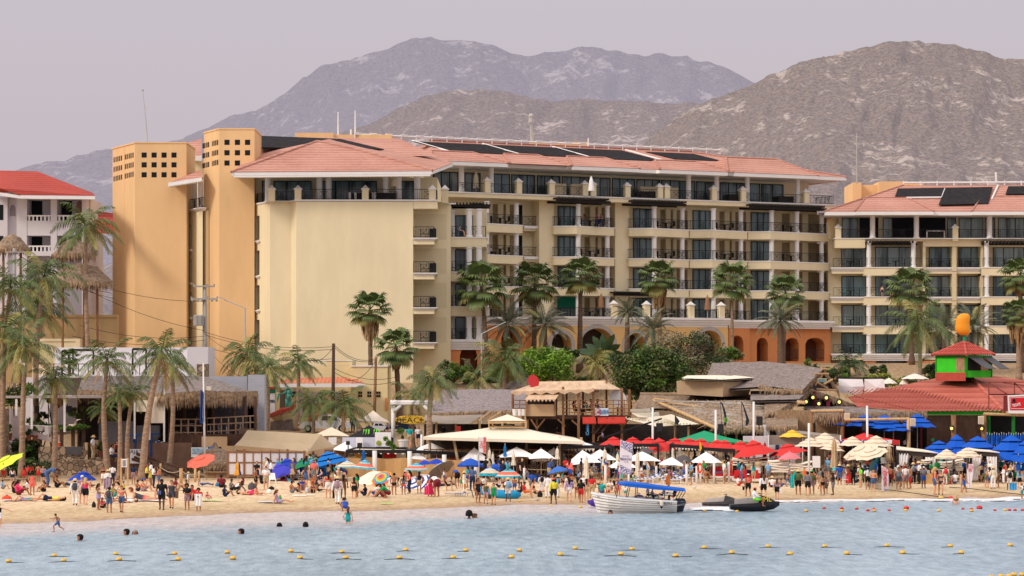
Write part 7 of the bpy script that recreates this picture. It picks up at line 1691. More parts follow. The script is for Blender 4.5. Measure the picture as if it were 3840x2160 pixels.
ta=P(1383,1594,205.5);fl_,fr2=P(1298,1641,203),P(1478,1643,203);nn_=(fr2-fl_).cross(ta-fl_).normalized();nn_=nn_ if nn_.y<0 else-nn_
m=MB()
for cx in(1372,1411):
 for k in Rn(3):
  pts=[(cx-10+k*9,1617),(cx-4+k*9,1615),(cx-7+k*9+2*(k-1),1630),(cx-12+k*9+2*(k-1),1636+(2 if k==1 else 0)),(cx-9+k*9,1627)]
  m.pl([onplane(fl_,nn_,x,y)+nn_*.14 for x,y in pts])
m.bd('claw_mark',C((110,196,60)),bt_)
TN('canopy_tent','cream pop up tent beside the officer and truck',1400,1539,1336,1459,1579,213,4,C((214,198,184)),.1)
for x0,x1,y0,y1,Y,mat,lab in((1284,1406,1640,1686,200,C((206,206,222),var=.05),'pale cloth panels hung across the black tent'),(1406,1466,1621,1684,201,WT,'white display board with a green ball right of the black tent'),(1232,1262,1640,1668,203,WT,'white box fan crate left of the black tent'),(1335,1360,1640,1684,199.6,WT,'white slatted shutter panel before the black tent')):
 o=PN(x0,x1,y0,y1,Y,mat,'cloth_screen',None,.08,lab,'panel')
 if x0==1406:MB().ball(P(1420,1661,Y-.06),(.2,.02,.2),12,6).bd('ball_emblem',C((150,170,60)),o);g=MB();g.px(1408,1464,Y,Y-.02,Y-.005,PZ(1678,Y),PZ(1675,Y));g.bd('dark_stripe',C((70,80,130)),o)
def CB(lab,x0,x1,y0,y1,Y,dY,frame=BP,roof=None,curtains=True,yb=1760,dark_top=True):
 Y=YM(Y);o=RO('cabana',W3(PX((x0+x1)/2,Y),Y,gz(PX((x0+x1)/2,Y),Y)),lab,'cabana');m=MB();xa,xb=PX(x0,Y),PX(x1,Y);z0,z1=PZ(y0,Y),PZ(y1,Y)
 tops={(xa,Y):z0,(xb,Y):z1,(xb-.3,Y+dY):z1+.1,(xa+.5,Y+dY):z0+.1};pts=list(tops)
 for(x,y),z in tops.items():MB().bm((x,y,gz(x,y)-.1),(x,y,z),.16).bd('post',frame,o)
 for i in Rn(4):p_,q_=pts[i],pts[(i+1)%4];m.bm((p_[0],p_[1],tops[p_]-.12),(q_[0],q_[1],tops[q_]-.12),.14,.26)
 m.bd('top_frame',frame,o)
 if roof:
  r_=MB();a,b,c_,d=[W3(p_[0],p_[1],tops[p_]+.08)for p_ in pts];r_.hx([a-W3(.1,.15,0),b+W3(.1,-.15,0),c_,d],[a-W3(.1,.15,-.06),b+W3(.1,-.15,.06),c_+UP(.08),d+UP(.08)]);r_.bd('roof_cloth',roof,o)
 if curtains:
  for(x,y),z in tops.items():
   c=MB();n=7;sgn=1 if x<(xa+xb)/2 else-1;zb=gz(x,y)+.2;w_=.75
   rows=[(z-.2,1.0),(z-.9,.85),((z+zb)/2-.1,.42),(zb,.62)]
   for(za,ka),(zb2,kb)in zip(rows,rows[1:]):
    for j in Rn(n):
     def pp_(k,jj,zz):return(x+sgn*(.1+w_*k*jj/n),y-.12+.09*(jj%2),zz)
     c.pl([pp_(ka,j,za),pp_(ka,j+1,za),pp_(kb,j+1,zb2),pp_(kb,j,zb2)])
   c.bd('curtain',WC,o)
 return o
for a in(('black framed cabana behind the burlap fence, left one',1300,1532,1687,1687,189,4),('black framed cabana behind the burlap fence, right one',1537,1772,1687,1698,189,4),('black framed cabana beside the marquee pole',2108,2292,1671,1669,187,4),('black framed cabana behind the beach club banner',2365,2468,1664,1664,187,4),('black framed cabana below the red umbrellas, left',2514,2634,1665,1672,186,4),('black framed cabana below the red umbrellas, right',2630,2752,1677,1684,185,4)):CB(*a,curtains=False)
for i,(x0,x1,y0,Y)in En(((1305,1525,1690,196),(1542,1765,1692,196),(2125,2230,1680,195.3),(2375,2460,1672,195.3),(2530,2625,1676,195),(2640,2745,1690,194.5))):
 m=MB();a,b=P(x0,y0,Y),P(x1,y0+4,Y);k=8
 for j in Rn(k):u_,v_=a.lerp(b,j/k),a.lerp(b,(j+1)/k);c=u_.lerp(v_,.5)-W3(0,.3,.22);m.pl([u_,v_,c]);m.pl([u_+W3(0,2.5,.1),v_+W3(0,2.5,.1),v_,u_])
 TG(m.bd('slung_cloth',C((214,196,178),var=.06)),('slung cream cloth under the left burlap fence cabana','slung cream cloth under the right burlap fence cabana','slung cream cloth in the cabana beside the marquee','slung cream cloth behind the banner','slung cream cloth under the left cabana of the red row','slung cream cloth under the right cabana of the red row')[i],'cloth','slung cloths in the black cabanas')
CB('white curtained cabana with a flat cream roof, left of two',3366,3512,1691,1704,178,4,M('cabana_frame',(.05,.035,.03)),CW);CB('white curtained cabana with a flat cream roof, right of two',3640,3742,1694,1702,177,4,M('cabana_frame'),CW)
for i,(x0,x1,y0,y1,Y,mat,lab)in En(((1438,1485,1700,1718,197,C((196,40,44)),'red sofa back inside the left black cabana'),(1688,1712,1715,1732,196,C((196,40,44)),'red cushion seat in the right black cabana'),(1330,1352,1697,1720,197,C((200,150,70)),'orange brown panel in the left black cabana'),(1404,1432,1700,1722,198,C((40,36,44)),'dark box in the left black cabana'))):PN(x0,x1,y0,y1,Y,mat,'cushion_block',None,.7,lab,'seat')
bf_=RO('burlap_fence',(PX(1540,194),186,.4),'long burlap fence with white posts behind the beach umbrellas','fence')
m=MB();xs_=[1296+i*26 for i in Rn(20)];tops_=[1716+8*(i/19)+3*sin(i*1.3)for i in Rn(20)]
for i in Rn(19):a,b=P(xs_[i],tops_[i],194),P(xs_[i+1],tops_[i+1],194);a.y+=.08*(i%2);b.y+=.08*((i+1)%2);m.pl([W3(a.x,a.y,.3),W3(b.x,b.y,.3),b,a])
m.bd('burlap_cloth',BURLAP,bf_)
for px,y0 in((1405,1690),(1536,1692),(1666,1705),(1786,1706)):m=MB();a=P(px,y0,193.7);m.tb([(a.x,193.7,.3),a],.17,8);m.bd('post',WH,bf_,smooth=1)
kb=RQ('blue_kiosk',1230,191.5,.5,'blue painted drinks kiosk under the azure umbrella','kiosk')
m=MB();m.px(1168,1222,192,192,193,.4,PZ(1742,192));m.px(1160,1226,191.5,191.5,193,.4,PZ(1776,191.5));m.bd('counter',C((20,92,160),var=.1),kb)
for x,y in((1193,1762),(1206,1762),(1178,1748)):PN(x-6,x+6,y-6,y+6,191.45,C((14,40,80)),'poster',kb,.03)
o=PN(1244,1256,1744,1768,190.6,C((30,30,34)),'hung_shirt',None,.08,'black shirt with a white print hung on the blue kiosk','shirt');TX('S',.24,WH,o,P(1250,1754,190.5))
PN(1225,1232,1745,1770,190.8,C((170,70,60)),'hung_towel',None,.08,'red towel hung on the blue kiosk','towel')
bn=RO('club_banner',P(2340,1800,186),'tall white beach club banner with blue floral ends','banner');Yb=186
pt4=[(2327,1650),(2374,1664),(2370,1720),(2367,1780),(2323,1776),(2324,1700)]
m=MB();m.pl([P(x,y,Yb)for x,y in pt4]);m.bd('cloth',C((226,222,238),var=.04),bn)
def florals(n):
 mm,nt_,bb=NM2(n);LL=nt_.links.new;tcx=nd(nt_,'ShaderNodeTexCoord');vv_=nd(nt_,'ShaderNodeTexVoronoi',feature='DISTANCE_TO_EDGE');SI(vv_,'Scale',7);LK(tcx,'Object',vv_,'Vector');rr_2=nd(nt_,'ShaderNodeValToRGB');ELX(rr_2,0).position=.06;ELX(rr_2,1).position=.16;ELX(rr_2,0).color=(*lin((74,72,140)),1);ELX(rr_2,1).color=(*lin((206,204,226)),1);LK(vv_,'Distance',rr_2,'Fac');LK(rr_2,'Color',bb,'Base Color');return mm
FL=florals('floral_print')
m=MB();m.pl([P(2329,1653,Yb-.03),P(2372,1666,Yb-.03),P(2370.5,1700,Yb-.03),P(2328,1676,Yb-.03)]);m.bd('floral_top',FL,bn);m=MB();m.pl([P(2326,1742,Yb-.03),P(2368,1764,Yb-.03),P(2366,1778,Yb-.03),P(2324,1775,Yb-.03)]);m.bd('floral_bottom',FL,bn)
TX('BEACH',.23,C((92,96,140)),bn,P(2347,1722,Yb-.04),rot=(pi/2,.06,0),sx=1.15,bold=.004);TX('CACHET',.11,C((110,112,150)),bn,P(2346,1710,Yb-.04),rot=(pi/2,.06,0),sx=1.3);TX('CLUB',.10,C((110,112,150)),bn,P(2347,1732,Yb-.04),rot=(pi/2,.06,0),sx=1.3)
MB().tb([W3(PX(2326,Yb),Yb+.05,.3),P(2329,1646,Yb+.05)],.04,6).bd('pole',PL,bn)
bn2=RO('striped_banner',P(1810,1700,186),'narrow white and red lettered banner at the marquee edge','banner');m=MB();m.pl([P(1796,1641,186),P(1824,1638,186),P(1823,1702,186),P(1797,1695,186)]);m.bd('cloth',C((226,220,228)),bn2);m=MB();m.pl([P(1813,1640,185.96),P(1823,1639,185.96),P(1822,1700,185.96),P(1812,1698,185.96)]);m.bd('red_strip',C((214,110,104),var=.5,scale=9),bn2);TX('HO',.34,C((206,52,56)),bn2,P(1804,1668,185.95),rot=(pi/2,pi/2,0));MB().tb([W3(PX(1796,186),186.05,.4),P(1796,1638,186.05)],.03,6).bd('pole',PL,bn2)
def nadar(lab,cx,y0,y1,w,name_txt,feather_=False):
 g_=G(cx,y1);Y=g_.y;o=RO('swim_warning_flag',g_,lab,'flag');n=10;L,Rg=[],[]
 for i in Rn(n+1):
  t=i/n;y=lp2(y0,y1,t);xr=cx+w/2*(1 if t>.25 else sin(t/.25*pi/2)**.6*1.9-.9);xl=cx-w/2
  if feather_:xl=cx-w/2+w*.25*t+(w*.7*(1-t/.3)if t<.3 else 0)*.5;xr=cx+w/2-w*.55*max(0,t-.35)
  L.append(P(xl,y,Y));Rg.append(P(max(xr,xl-(0)if not feather_ else xl+1),y,Y))
 m=MB()
 for i in Rn(n):m.pl([L[i],Rg[i],Rg[i+1],L[i+1]])
 m.bd('cloth',C((236,226,236),var=.03),o);MB().tb([g_-UP(.2),L[0]+W3(0,.03,0)],.025,6).bd('pole',PL,o)
 RI=C((214,110,120));c=P(cx-(2 if not feather_ else-2),y0+(y1-y0)*.13,Y-.04);m=MB();r0=w*.36/F*Y
 for i in Rn(20):t0,t1=2*pi*i/20,2*pi*(i+1)/20;m.pl([c+W3(cos(t)*r_,0,sin(t)*r_)for t,r_ in((t0,r0),(t1,r0),(t1,r0*.8),(t0,r0*.8))])
 m.bm(c+W3(-r0*.6,0,-r0*.6),c+W3(r0*.6,0,r0*.6),r0*.15,.01);m.bm(c+W3(-r0*.5,0,.05),c+W3(r0*.4,0,-.02),r0*.2,.01);m.bd('no_swim_sign',RI,o)
 for i,s_ in En(name_txt):
  if s_!=' ':TX(s_,.26,C((206,60,80)),o,P(cx+1,y0+(y1-y0)*(.27+.098*i),Y-.05),rot=(pi/2,0,0),sx=-1.15,bold=.006)
 return o
nadar('tall white no swimming flag with red mirrored lettering in the sand',3319,1746,1842,26,['NO','N','A','D','A','R'])
nadar('narrow white no swimming feather flag near the cabanas',3637,1740,1832,26,['N'],True)
PG='white rope posts of the beach club'
wp=[('e',245,510,800),('e',1212,485,700),('e',1600,475,720),('e',1880,460,840),('e',2350,640,800),('f',326,470,800),('f',612,440,700),('f',938,440,855),('f',1142,470,830),('f',1216,430,830),('f',1490,420,825),('f',1786,385,820),('f',1980,350,640),('f',2186,400,660),('f',2548,380,660),('g',828,0,560)]
wl_=['leftmost by the beach dinghy','behind the tilted blue umbrella','before the white slatted lounger','beside the person in a turquoise dress','under the beach club banner','first right of the banner','short one under the wavy white umbrella','left of the person in dark green shorts','left of the life ring pole','carrying the orange life ring','left of the red corner sofa','before the red corner sofa','behind the red sofas, left','behind the red sofas, middle','beside the red umbrella stem','tall one by the lone red umbrella']
for(c_,x,y0,y1),l_ in zip(wp,wl_):
 px,py=CROP[c_][0]+x*K8,CROP[c_][1]+y1*K8;b_=G(px,py);m=MB().tb([b_-UP(.1),P(px,CROP[c_][1]+y0*K8,b_.y)],.085,8);TG(m.bd('rope_post',WH,smooth=1),'white rope post, '+l_,'post',PG)
m=MB()
ps_=[(1965,1758),(2146,1752),(2218,1750),(2270,1748)],[(2574,1744),(2612,1750),(2677,1740),(2733,1735)],[(2733,1735),(2769,1728),(2807,1737),(2874,1733)],[(2460,1750),(2514,1744),(2574,1744)]
for ch in ps_:
 for(xa,ya),(xb,yb)in zip(ch,ch[1:]):Yr=192;m.tb([P(lp2(xa,xb,t),lp2(ya,yb,t)+7*(1-(2*t-1)**2),Yr)for t in(0,.25,.5,.75,1)],.022,5)
TG(m.bd('rope',M('pale_rope')),'rope strung between the white posts','rope')
lr=MB();c=P(2624,1755,G(2624,1815).y-.2)
for i in Rn(18):
 for j in Rn(8):
  def tp_(a,b):ra=2*pi*a/18;rb=2*pi*b/8;rr_=.30+.09*cos(rb);return c+W3(cos(ra)*rr_*.55,sin(rb)*.09,sin(ra)*rr_)
  lr.pl([tp_(i,j),tp_(i+1,j),tp_(i+1,j+1),tp_(i,j+1)])
TG(lr.bd('life_ring',C((236,84,48)),smooth=1),'orange life ring hanging on a white post','life ring')
lf=RO('warning_pennant',P(2626,1790,189),'small yellow pennant on a pole above the life ring','flag');MB().tb([P(2624,1812,189),P(2625,1658,189)],.02,6).bd('pole',PL,lf);m=MB();m.pl([P(2623,1655,188.9),P(2629,1662,188.9),P(2632,1680,188.9),P(2627,1692,188.9),P(2623,1690,188.9)]);m.bd('pennant',C((240,180,40)),lf)
RSOFA=C((196,34,38),var=.08)
def SF(lab,x0,x1,y0,ys,y1,Y,n):
 Y=YM(Y);o=RO('beach_sofa',P((x0+x1)/2,y1,Y),lab,'sofa');xa,xb=PX(x0,Y),PX(x1,Y);zt,zs,zb=PZ(y0,Y),PZ(ys,Y),PZ(y1,Y)
 m=MB();m.box(xa-.1,xb+.1,Y-.2,Y+1.1,zb,zs-.22);m.bd('frame',WH,o)
 for i in Rn(n):
  u0,u1=lp2(xa,xb,i/n)+.02,lp2(xa,xb,(i+1)/n)-.02;m=MB();m.hx([(u0,Y+.55,zs-.21),(u1,Y+.55,zs-.21),(u1,Y+1.0,zs-.21),(u0,Y+1.0,zs-.21)],[(u0+.05,Y+.75,zt),(u1-.05,Y+.75,zt),(u1-.05,Y+1.05,zt),(u0+.05,Y+1.05,zt)]);m.bd('back_cushion',RSOFA,o);m=MB();m.box(u0,u1,Y-.18,Y+.54,zs-.218,zs);m.bd('seat_cushion',RSOFA,o)
 return o
SF('red cushioned corner sofa with a blue towel, left one',2668,2752,1752,1774,1792,177,2);SF('red cushioned sofa on a white woven base, right one',2755,2850,1765,1784,1803,173,3)
m=MB();m.px(2685,2725,190,189.8,190.1,PZ(1774,190)+.01,PZ(1774,190)+.12);TG(m.bd('folded_towel',C((120,130,190),var=.5,scale=9)),'rumpled blue and white towel on the left red sofa','towel')
o=RO('low_table',G(2750,1800),'dark low table between the two red sofas','table');b_=G(2750,1800);m=MB();m.box(b_.x-.5,b_.x+.5,b_.y-.3,b_.y+.5,b_.z+.38,b_.z+.44);m.bd('top',BP,o)
for dx in(-.45,.45):m=MB();m.box(b_.x+dx-.04,b_.x+dx+.04,b_.y-.28,b_.y+.48,b_.z,b_.z+.379);m.bd('leg',BP,o)
def stripe_mat():
 m_,nt_,b=NM2('striped_towel');LL=nt_.links.new;tc_2=nd(nt_,'ShaderNodeTexCoord');wv_=nd(nt_,'ShaderNodeTexWave');SI(wv_,'Scale',1.1);SI(wv_,'Distortion',1.2);LK(tc_2,'Object',wv_,'Vector');r_=nd(nt_,'ShaderNodeValToRGB');r_.color_ramp.interpolation='CONSTANT';ELX(r_,1).position=.5;ELX(r_,0).color=(*lin((52,90,168)),1);ELX(r_,1).color=(*lin((226,228,240)),1);LK(wv_,'Fac',r_,'Fac');LK(r_,'Color',b,'Base Color');SI(b,'Roughness',.9);return m_
STW=stripe_mat()
def lounger_proto():
 o=RO('sun_lounger',(0,0,0));m=MB();m.box(-.95,.35,-.32,.32,.28,.34);m.bd('seat_frame',WH,o);m=MB();m.hx([(.35,-.32,.28),(1.0,-.32,.62),(1.0,.32,.62),(.35,.32,.28)],[(.35,-.32,.34),(.97,-.32,.68),(.97,.32,.68),(.35,.32,.34)]);m.bd('backrest',WH,o)
 for x in(-.85,.4):
  for y in(-.28,.28):MB().bm((x,y,0),(x,y,.28),.06).bd('leg',WH,o)
 m=MB();m.hx([(-.9,-.28,.345),(.35,-.28,.345),(.35,.28,.345),(-.9,.28,.345)],[(-.9,-.28,.39),(.35,-.28,.39),(.35,.28,.39),(-.9,.28,.39)]);m.hx([(.35,-.28,.35),(.96,-.28,.685),(.96,.28,.685),(.35,.28,.35)],[(.33,-.28,.39),(.93,-.28,.73),(.93,.28,.73),(.33,.28,.39)]);m.bd('towel',STW,o)
 return o
lp=lounger_proto();proto(lp)
for i,(px,py,rz,s)in En(((2425,1812,.2,1),(2466,1806,-.3,1),(2500,1800,.4,1),(2530,1814,.1,1),(2560,1806,2.8,1),(2450,1790,.3,.95),(2410,1796,2.9,.95),(2545,1790,.2,.95),(2585,1798,.5,.95),(2480,1786,3.0,.9),(2240,1786,.6,.95),(2275,1778,.3,.95),(2215,1770,.5,.9),(2310,1786,.2,.95),(2065,1770,.4,.9),(2105,1764,.2,.9),(2020,1768,.3,.9),(2600,1788,.3,.9),(1975,1772,.2,.9))):
 b_=G(px,py);c=PC2(lp,'sun_lounger',b_,(0,0,rz),s);TG(c,'white sun lounger with blue striped towel, '+['nearest the boat canopy end','left of the vendor in white','right of the vendor in white','closest to the white post by dark green shorts','turned round behind the long white pole','in the second row behind the boat canopy','in the second row beside the folded cream umbrella','below the wavy white umbrella','before the life ring','far row under the banner side','beside the slatted white lounger','behind the turquoise dress','left of the big folded cream umbrella','under the lowest white umbrella','behind the tilted blue umbrella','beside the folded umbrella at the driftwood pole','under the white umbrella with light blue shirt','behind the life ring','leftmost beside the rope post'][i],'lounger','white sun loungers of the beach club')
for i,(cx,y0,y1,Y)in En(((2169,1711,1766,193),(2188,1711,1766,193.5))):
 m=MB();a,b=P(cx,y1,Y),P(cx,y0,Y);n=10;pts=[(-.11,0),(.11,0),(.12,.6),(.10,.95)];m.hx([(a.x-.13,Y,a.z),(a.x+.13,Y,a.z),(a.x+.14,Y+.06,a.z),(a.x-.13,Y+.06,a.z)],[(a.x-.11,Y,b.z-.08),(a.x+.11,Y,b.z-.08),(a.x+.11,Y+.06,b.z-.08),(a.x-.11,Y+.06,b.z-.08)]);m.lt((a.x,Y+.03,b.z-.1),[(.11,0),(.09,.07),(.04,.11)],10,0,1,.3);TG(m.bd('upright_board',C((214,206,206))),'rounded pale board standing upright, '+('left'if i==0 else'right')+' of two under the white umbrella','board')
def MT(lab,x0,x1,y0,y1,Y,n,wob):
 Y=YM(Y);o=RO('mattress_stack',P((x0+x1)/2,y1,Y),lab,'mattress stack','stacked cream lounge mattresses');xa,xb=PX(x0,Y),PX(x1,Y);zt,zb=PZ(y0,Y),PZ(y1,Y)
 for i in Rn(n):
  m=MB();z0,z1=lp2(zb,zt,i/n),lp2(zb,zt,(i+.92)/n);k=10;rows=[]
  for j in Rn(k+1):
   t=j/k;x=lp2(xa,xb,t)+.05*sin(i*2.1);dz=wob*sin(t*pi*(1.5 if i%2 else 1)+i)*(.3+.7*i/n);rows.append([(x,Y-.05,z0+dz+.03),(x,Y-.1,(z0+z1)/2+dz),(x,Y-.05,z1+dz-.02),(x,Y+.4,z1+dz),(x,Y+.75,(z0+z1)/2+dz)])
  for r0,r1 in zip(rows,rows[1:]):
   for q0 in Rn(4):m.pl([r0[q0],r1[q0],r1[q0+1],r0[q0+1]])
  m.pl(rows[0]);m.pl(rows[-1][::-1]);m.bd('mattress',C((236,226,212),var=.04),o)
MT('stacked cream mattresses behind the pink umbrella, left part',2880,2955,1720,1775,176,5,.12);MT('stacked cream mattresses behind the pink umbrella, right part',2962,3046,1732,1770,175,4,.12);MT('stacked cream mattresses behind the curtained cabana',3455,3492,1722,1765,177,5,.03);MT('big pile of draped cream mattresses below the beige pair',3520,3610,1724,1768,177,5,.16);MT('cream mattress pile behind the green tilted sheet',2748,2880,1716,1748,182,4,.1)
for i,(x0,x1,y0,y1,Y,mat,lab)in En(((3048,3076,1711,1754,192,WT,'blank white notice panel in the sand bar'),(3470,3496,1765,1778,190,BLU,'blue mattress cover on the wooden crate'),(3472,3514,1778,1820,187,C((206,160,100)),'plywood crate beside the grey shirted person'))):PN(x0,x1,y0,y1,Y,mat,('blank_notice','mattress_cover','plywood_crate')[i],None,.5,lab,('panel','mattress','crate')[i])
hc=RO('high_chair',G(3318,1790),'tall white chair above the no swimming flag','chair');m=MB();m.px(3306,3328,192,192.4,192.5,PZ(1736,192),PZ(1716,192));m.bd('backrest',WH,hc);m=MB();m.px(3304,3330,192,191.9,192.5,PZ(1738,192),PZ(1735.5,192));m.bd('seat',WH,hc)
for x in(3306,3328):MB().bm(P(x,1920,192),P(x,1738,192),.06).bd('leg',WH,hc)
m=MB();m.pl([P(3299,1709,191.0),P(3301,1781,191.0),P(3291,1782,191.0),P(3288,1770,190.6),P(3240,1926,191.5),P(3262,1740,191.2)]);m.pl([P(3299,1709,191.0),P(3240,1926,191.5),P(3262,1740,175)]);TG(m.bd('folded_canopy',C((6,98,112),var=.08)),'half folded dark teal canopy leaning beside the tall white chair','canopy')
def AC(lab,px,py,rz,mat=C((216,226,190)),s=1.0):
 b_=G(px,py);o=RO('plastic_chair',b_,lab,'chair',None,rz)
 def L(f):m=MB();f(m);return m
 m=MB();m.box(-.24*s,.24*s,-.22*s,.22*s,.40*s,.44*s);m.bd('seat',mat,o,local=1);m=MB();m.hx([(-.24*s,.2*s,.44*s),(.24*s,.2*s,.44*s),(.24*s,.24*s,.44*s),(-.24*s,.24*s,.44*s)],[(-.2*s,.3*s,.86*s),(.2*s,.3*s,.86*s),(.2*s,.34*s,.86*s),(-.2*s,.34*s,.86*s)]);m.bd('backrest',mat,o,local=1)
 for x in(-.21,.21):
  for y in(-.2,.2):m=MB();m.bm((x*s*1.1,y*s*1.1,0),(x*s,y*s,.40*s),.04);m.bd('leg',mat,o,local=1)
 return o
AC('pale green plastic chair tipped by the feather flag',3652,1806,2.6,s=1.1);AC('pale green plastic chair under the tilted beige umbrella',3236,1752,.3);AC('white plastic chair under the turquoise hatted person',1274,1790,.4,WT);AC('white plastic chair behind the violet umbrella',1022,1820,.2,WT);AC('white plastic stool by the red wrapped vendor',3168,1818,.2,WT,.9)
for i,(x0,x1,y0,Y)in En(((2110,2360,1672,207.5),(2370,2800,1668,207.5),(2890,3160,1668,207.5),(3165,3470,1668,207.5))):PN(x0,x1,y0,1740,Y,DI,'bar_deck',None,1,'dark timber bar deck behind the crowd, '+['left of the banner','below the red umbrellas','behind the beige umbrellas','under the blue umbrellas'][i],'deck')  # plain dark boxes added behind the crowd to darken the background
def flat(name,lab,cat,px,py,w,d,mat,rz=0,h=.03):
 b_=G(px,py);o_=MB();k=6;vs=[]
 for j in Rn(3):
  for i in Rn(k+1):x=(i/k-.5)*w;y=(j/2-.5)*d;q_=Matrix.Rotation(rz,4,'Z')@W3(x,y,0);vs.append(W3(b_.x+q_.x,b_.y+q_.y,gz(b_.x+q_.x,b_.y+q_.y)+.07+h*frg.random()))
 o_.add(vs,[(j*(k+1)+i,j*(k+1)+i+1,(j+1)*(k+1)+i+1,(j+1)*(k+1)+i)for j in Rn(2)for i in Rn(k)]);return TG(o_.bd(name,mat),lab,cat)
for a in(('towel','white and blue towel under the person in turquoise','towel',72,1879,2.0,.9,C((206,216,236))),('towel','white towel under the person propped on elbows','towel',555,1880,2.0,.9,WT),('towel','green bordered towel beside the small child','towel',795,1880,1.3,.8,C((190,220,150))),('towel','pale grey towel under the person in a lilac dress','towel',1015,1886,1.6,.9,C((206,204,214))),('towel','crumpled white towel alone on the sand, left','towel',1122,1862,.9,.5,WT),('towel','crumpled white towel alone on the sand, right','towel',1166,1860,.55,.5,WT),('towel','white sheet spread by the standing person with a white towel','towel',430,1870,2.2,.9,C((224,216,214))),('towel','lime green towel beside the crouching person','towel',1450,1892,.8,.5,C((130,220,90))),('towel','blue towel strip lying beside the folded beach chair','towel',1700,1856,1.1,.4,C((46,66,150))),('towel','blue cloth spread near the teal towel holder','towel',2945,1818,1.2,.6,C((40,110,180))),('towel','dark blue cloth by the pink wrapped person','towel',1590,1852,.9,.4,C((60,50,140)))):flat(*a)
def BG2(lab,px,py,w,h,mat,name='backpack',cat='backpack'):
 b_=G(px,py);o=RO(name,b_,lab,cat);r_=w/2/F*b_.y;hh=h/F*b_.y;m=MB();m.lt(b_,[(r_*.8,0),(r_,hh*.15),(r_*.95,hh*.6),(r_*.6,hh*.9),(r_*.15,hh)],10,0,1,.6);m.bd('body',mat,o,smooth=1);m=MB();m.lt(b_+W3(0,-r_*.55,0),[(r_*.5,hh*.08),(r_*.55,hh*.25),(r_*.4,hh*.45)],8,0,1,.4);m.bd('pocket',mat,o);MB().tb([b_+W3(-r_*.3,0,hh*.92),b_+UP(hh*1.12),b_+W3(r_*.3,0,hh*.92)],.02,5).bd('strap',IR,o);return o
DK=C((34,34,38));
for a in(('small black backpack alone on the sand left of the crouched couple',352,1904,16,22,DK),('black backpack on the sand in front of the white dressed vendor',2025,1864,20,23,DK),('orange and red cushion bag behind the reclining person in turquoise',26,1876,38,18,C((230,84,50))),('dark bag beside the seated person in a black vest',250,1822,30,12,C((40,56,84))),('round grey bean bag beside the person in black shorts',944,1836,30,26,C((84,84,90))),('white bag beside the person reading in lilac',1009,1850,20,16,WT),('black tote bag under the violet umbrella',1018,1836,22,12,DK),('white insulated cooler bag with a black ball on it',1152,1848,17,22,C((206,204,210))),('second white cooler bag beside the first',1168,1848,15,18,C((216,206,206))),('green rucksack by the bench of the seated group',1788,1858,16,24,C((40,60,110))),('dark sports bag behind the green dressed person',1834,1870,26,16,C((50,54,50))),('black bag beside the reclining person at the reed skirt',918,1855,18,14,DK),('green beach bag beside the lilac dress',1050,1878,14,20,C((90,160,60)),'beach_bag','bag'),('small blue bag by the pair near the palapa',815,1824,16,14,C((40,130,190)),'beach_bag','bag')):BG2(*a)
m=MB();b_=G(1730,1862)
for k in Rn(6):m.bm(b_+W3(-.4+k*.16,0,.05),b_+W3(-.36+k*.16,.3,.22),.03)
m.box(b_.x-.45,b_.x+.5,b_.y-.05,b_.y+.3,b_.z+.2,b_.z+.24);TG(m.bd('folded_chair',C((150,160,200),var=.4,scale=8)),'folded striped beach chair lying on the sand','chair')
m=MB();b_=G(1775,1866);m.tb([b_+UP(.0),b_+W3(-.12,0,.5),b_+W3(-.4,.1,.5)],.03,6);TG(m.bd('chair_frame_tube',IR),'black bent tube of a folded chair on the sand','chair')
dg=RO('blue_dinghy',G(1900,1868),'turquoise blue inflatable dinghy pulled up in the crowd','dinghy');Yd=G(1900,1868).y
m=MB();pts=[P(1800,1848,Yd+.6),P(1830,1858,Yd),P(1890,1866,Yd-.3),P(1935,1866,Yd-.2),P(1948,1862,Yd)];m.tb([p_+UP(.15)for p_ in pts],[.22,.26,.28,.27,.16],10);m.bd('tube',C((30,140,190)),dg,smooth=1);m=MB();pts2=[p_+W3(-.2,1.1,.2)for p_ in pts];m.tb(pts2,[.2,.24,.26,.24,.14],10);m.bd('far_tube',C((30,140,190)),dg,smooth=1);m=MB();m.box(pts[1].x,pts[3].x,pts[1].y+.1,pts[1].y+1.0,.12,.28);m.bd('floor',C((20,110,160)),dg)
KB=960/2576.0
def B(x,y,Y):return P(1920+x*KB,1680+y*KB,Y)
pg_=RO('panga_boat',B(1250,640,150),'white clinker panga boat with a blue canvas canopy and dark outboard','boat')
HW=C((236,230,222),rough=.45,var=.05)
Yc=150.5
stn=[(800,455,640),(860,466,640),(960,482,640),(1100,500,641),(1300,515,641),(1500,528,641),(1650,538,641)]
beam_=[.05,.42,.72,.92,1.0,1.0,.92];keel_y=[600,600,625,640,650,652,650]
secs=[]
for(x,ys,yk),bw,ky in zip(stn,beam_,keel_y):
 c=B(x,ys,Yc);zt,zk=c.z,-.15;s_=[]
 xk=B(x+(70 if x==800 else 30 if x==860 else 0),ys,Yc).x
 for k in Rn(8):
  t=k/7;lap=.02*(k%2==0);bb=bw*(1-(t**2.2)*.62);s_.append(W3(lp2(c.x,xk,t),Yc-bb,lp2(zt,zk,t)))
 secs.append(s_)
m=MB()
for sa,sb2 in zip(secs,secs[1:]):
 for k in Rn(7):
  oo=Vc((0,-.035,0));m.pl([sa[k],sb2[k],sb2[k+1]+oo,sa[k+1]+oo]);m.pl([sa[k+1]+oo,sb2[k+1]+oo,sb2[k+1],sa[k+1]])
 far=lambda v:W3(v.x,2*Yc-v.y,v.z)
 for k in Rn(7):m.pl([far(sb2[k]),far(sa[k]),far(sa[k+1]),far(sb2[k+1])])
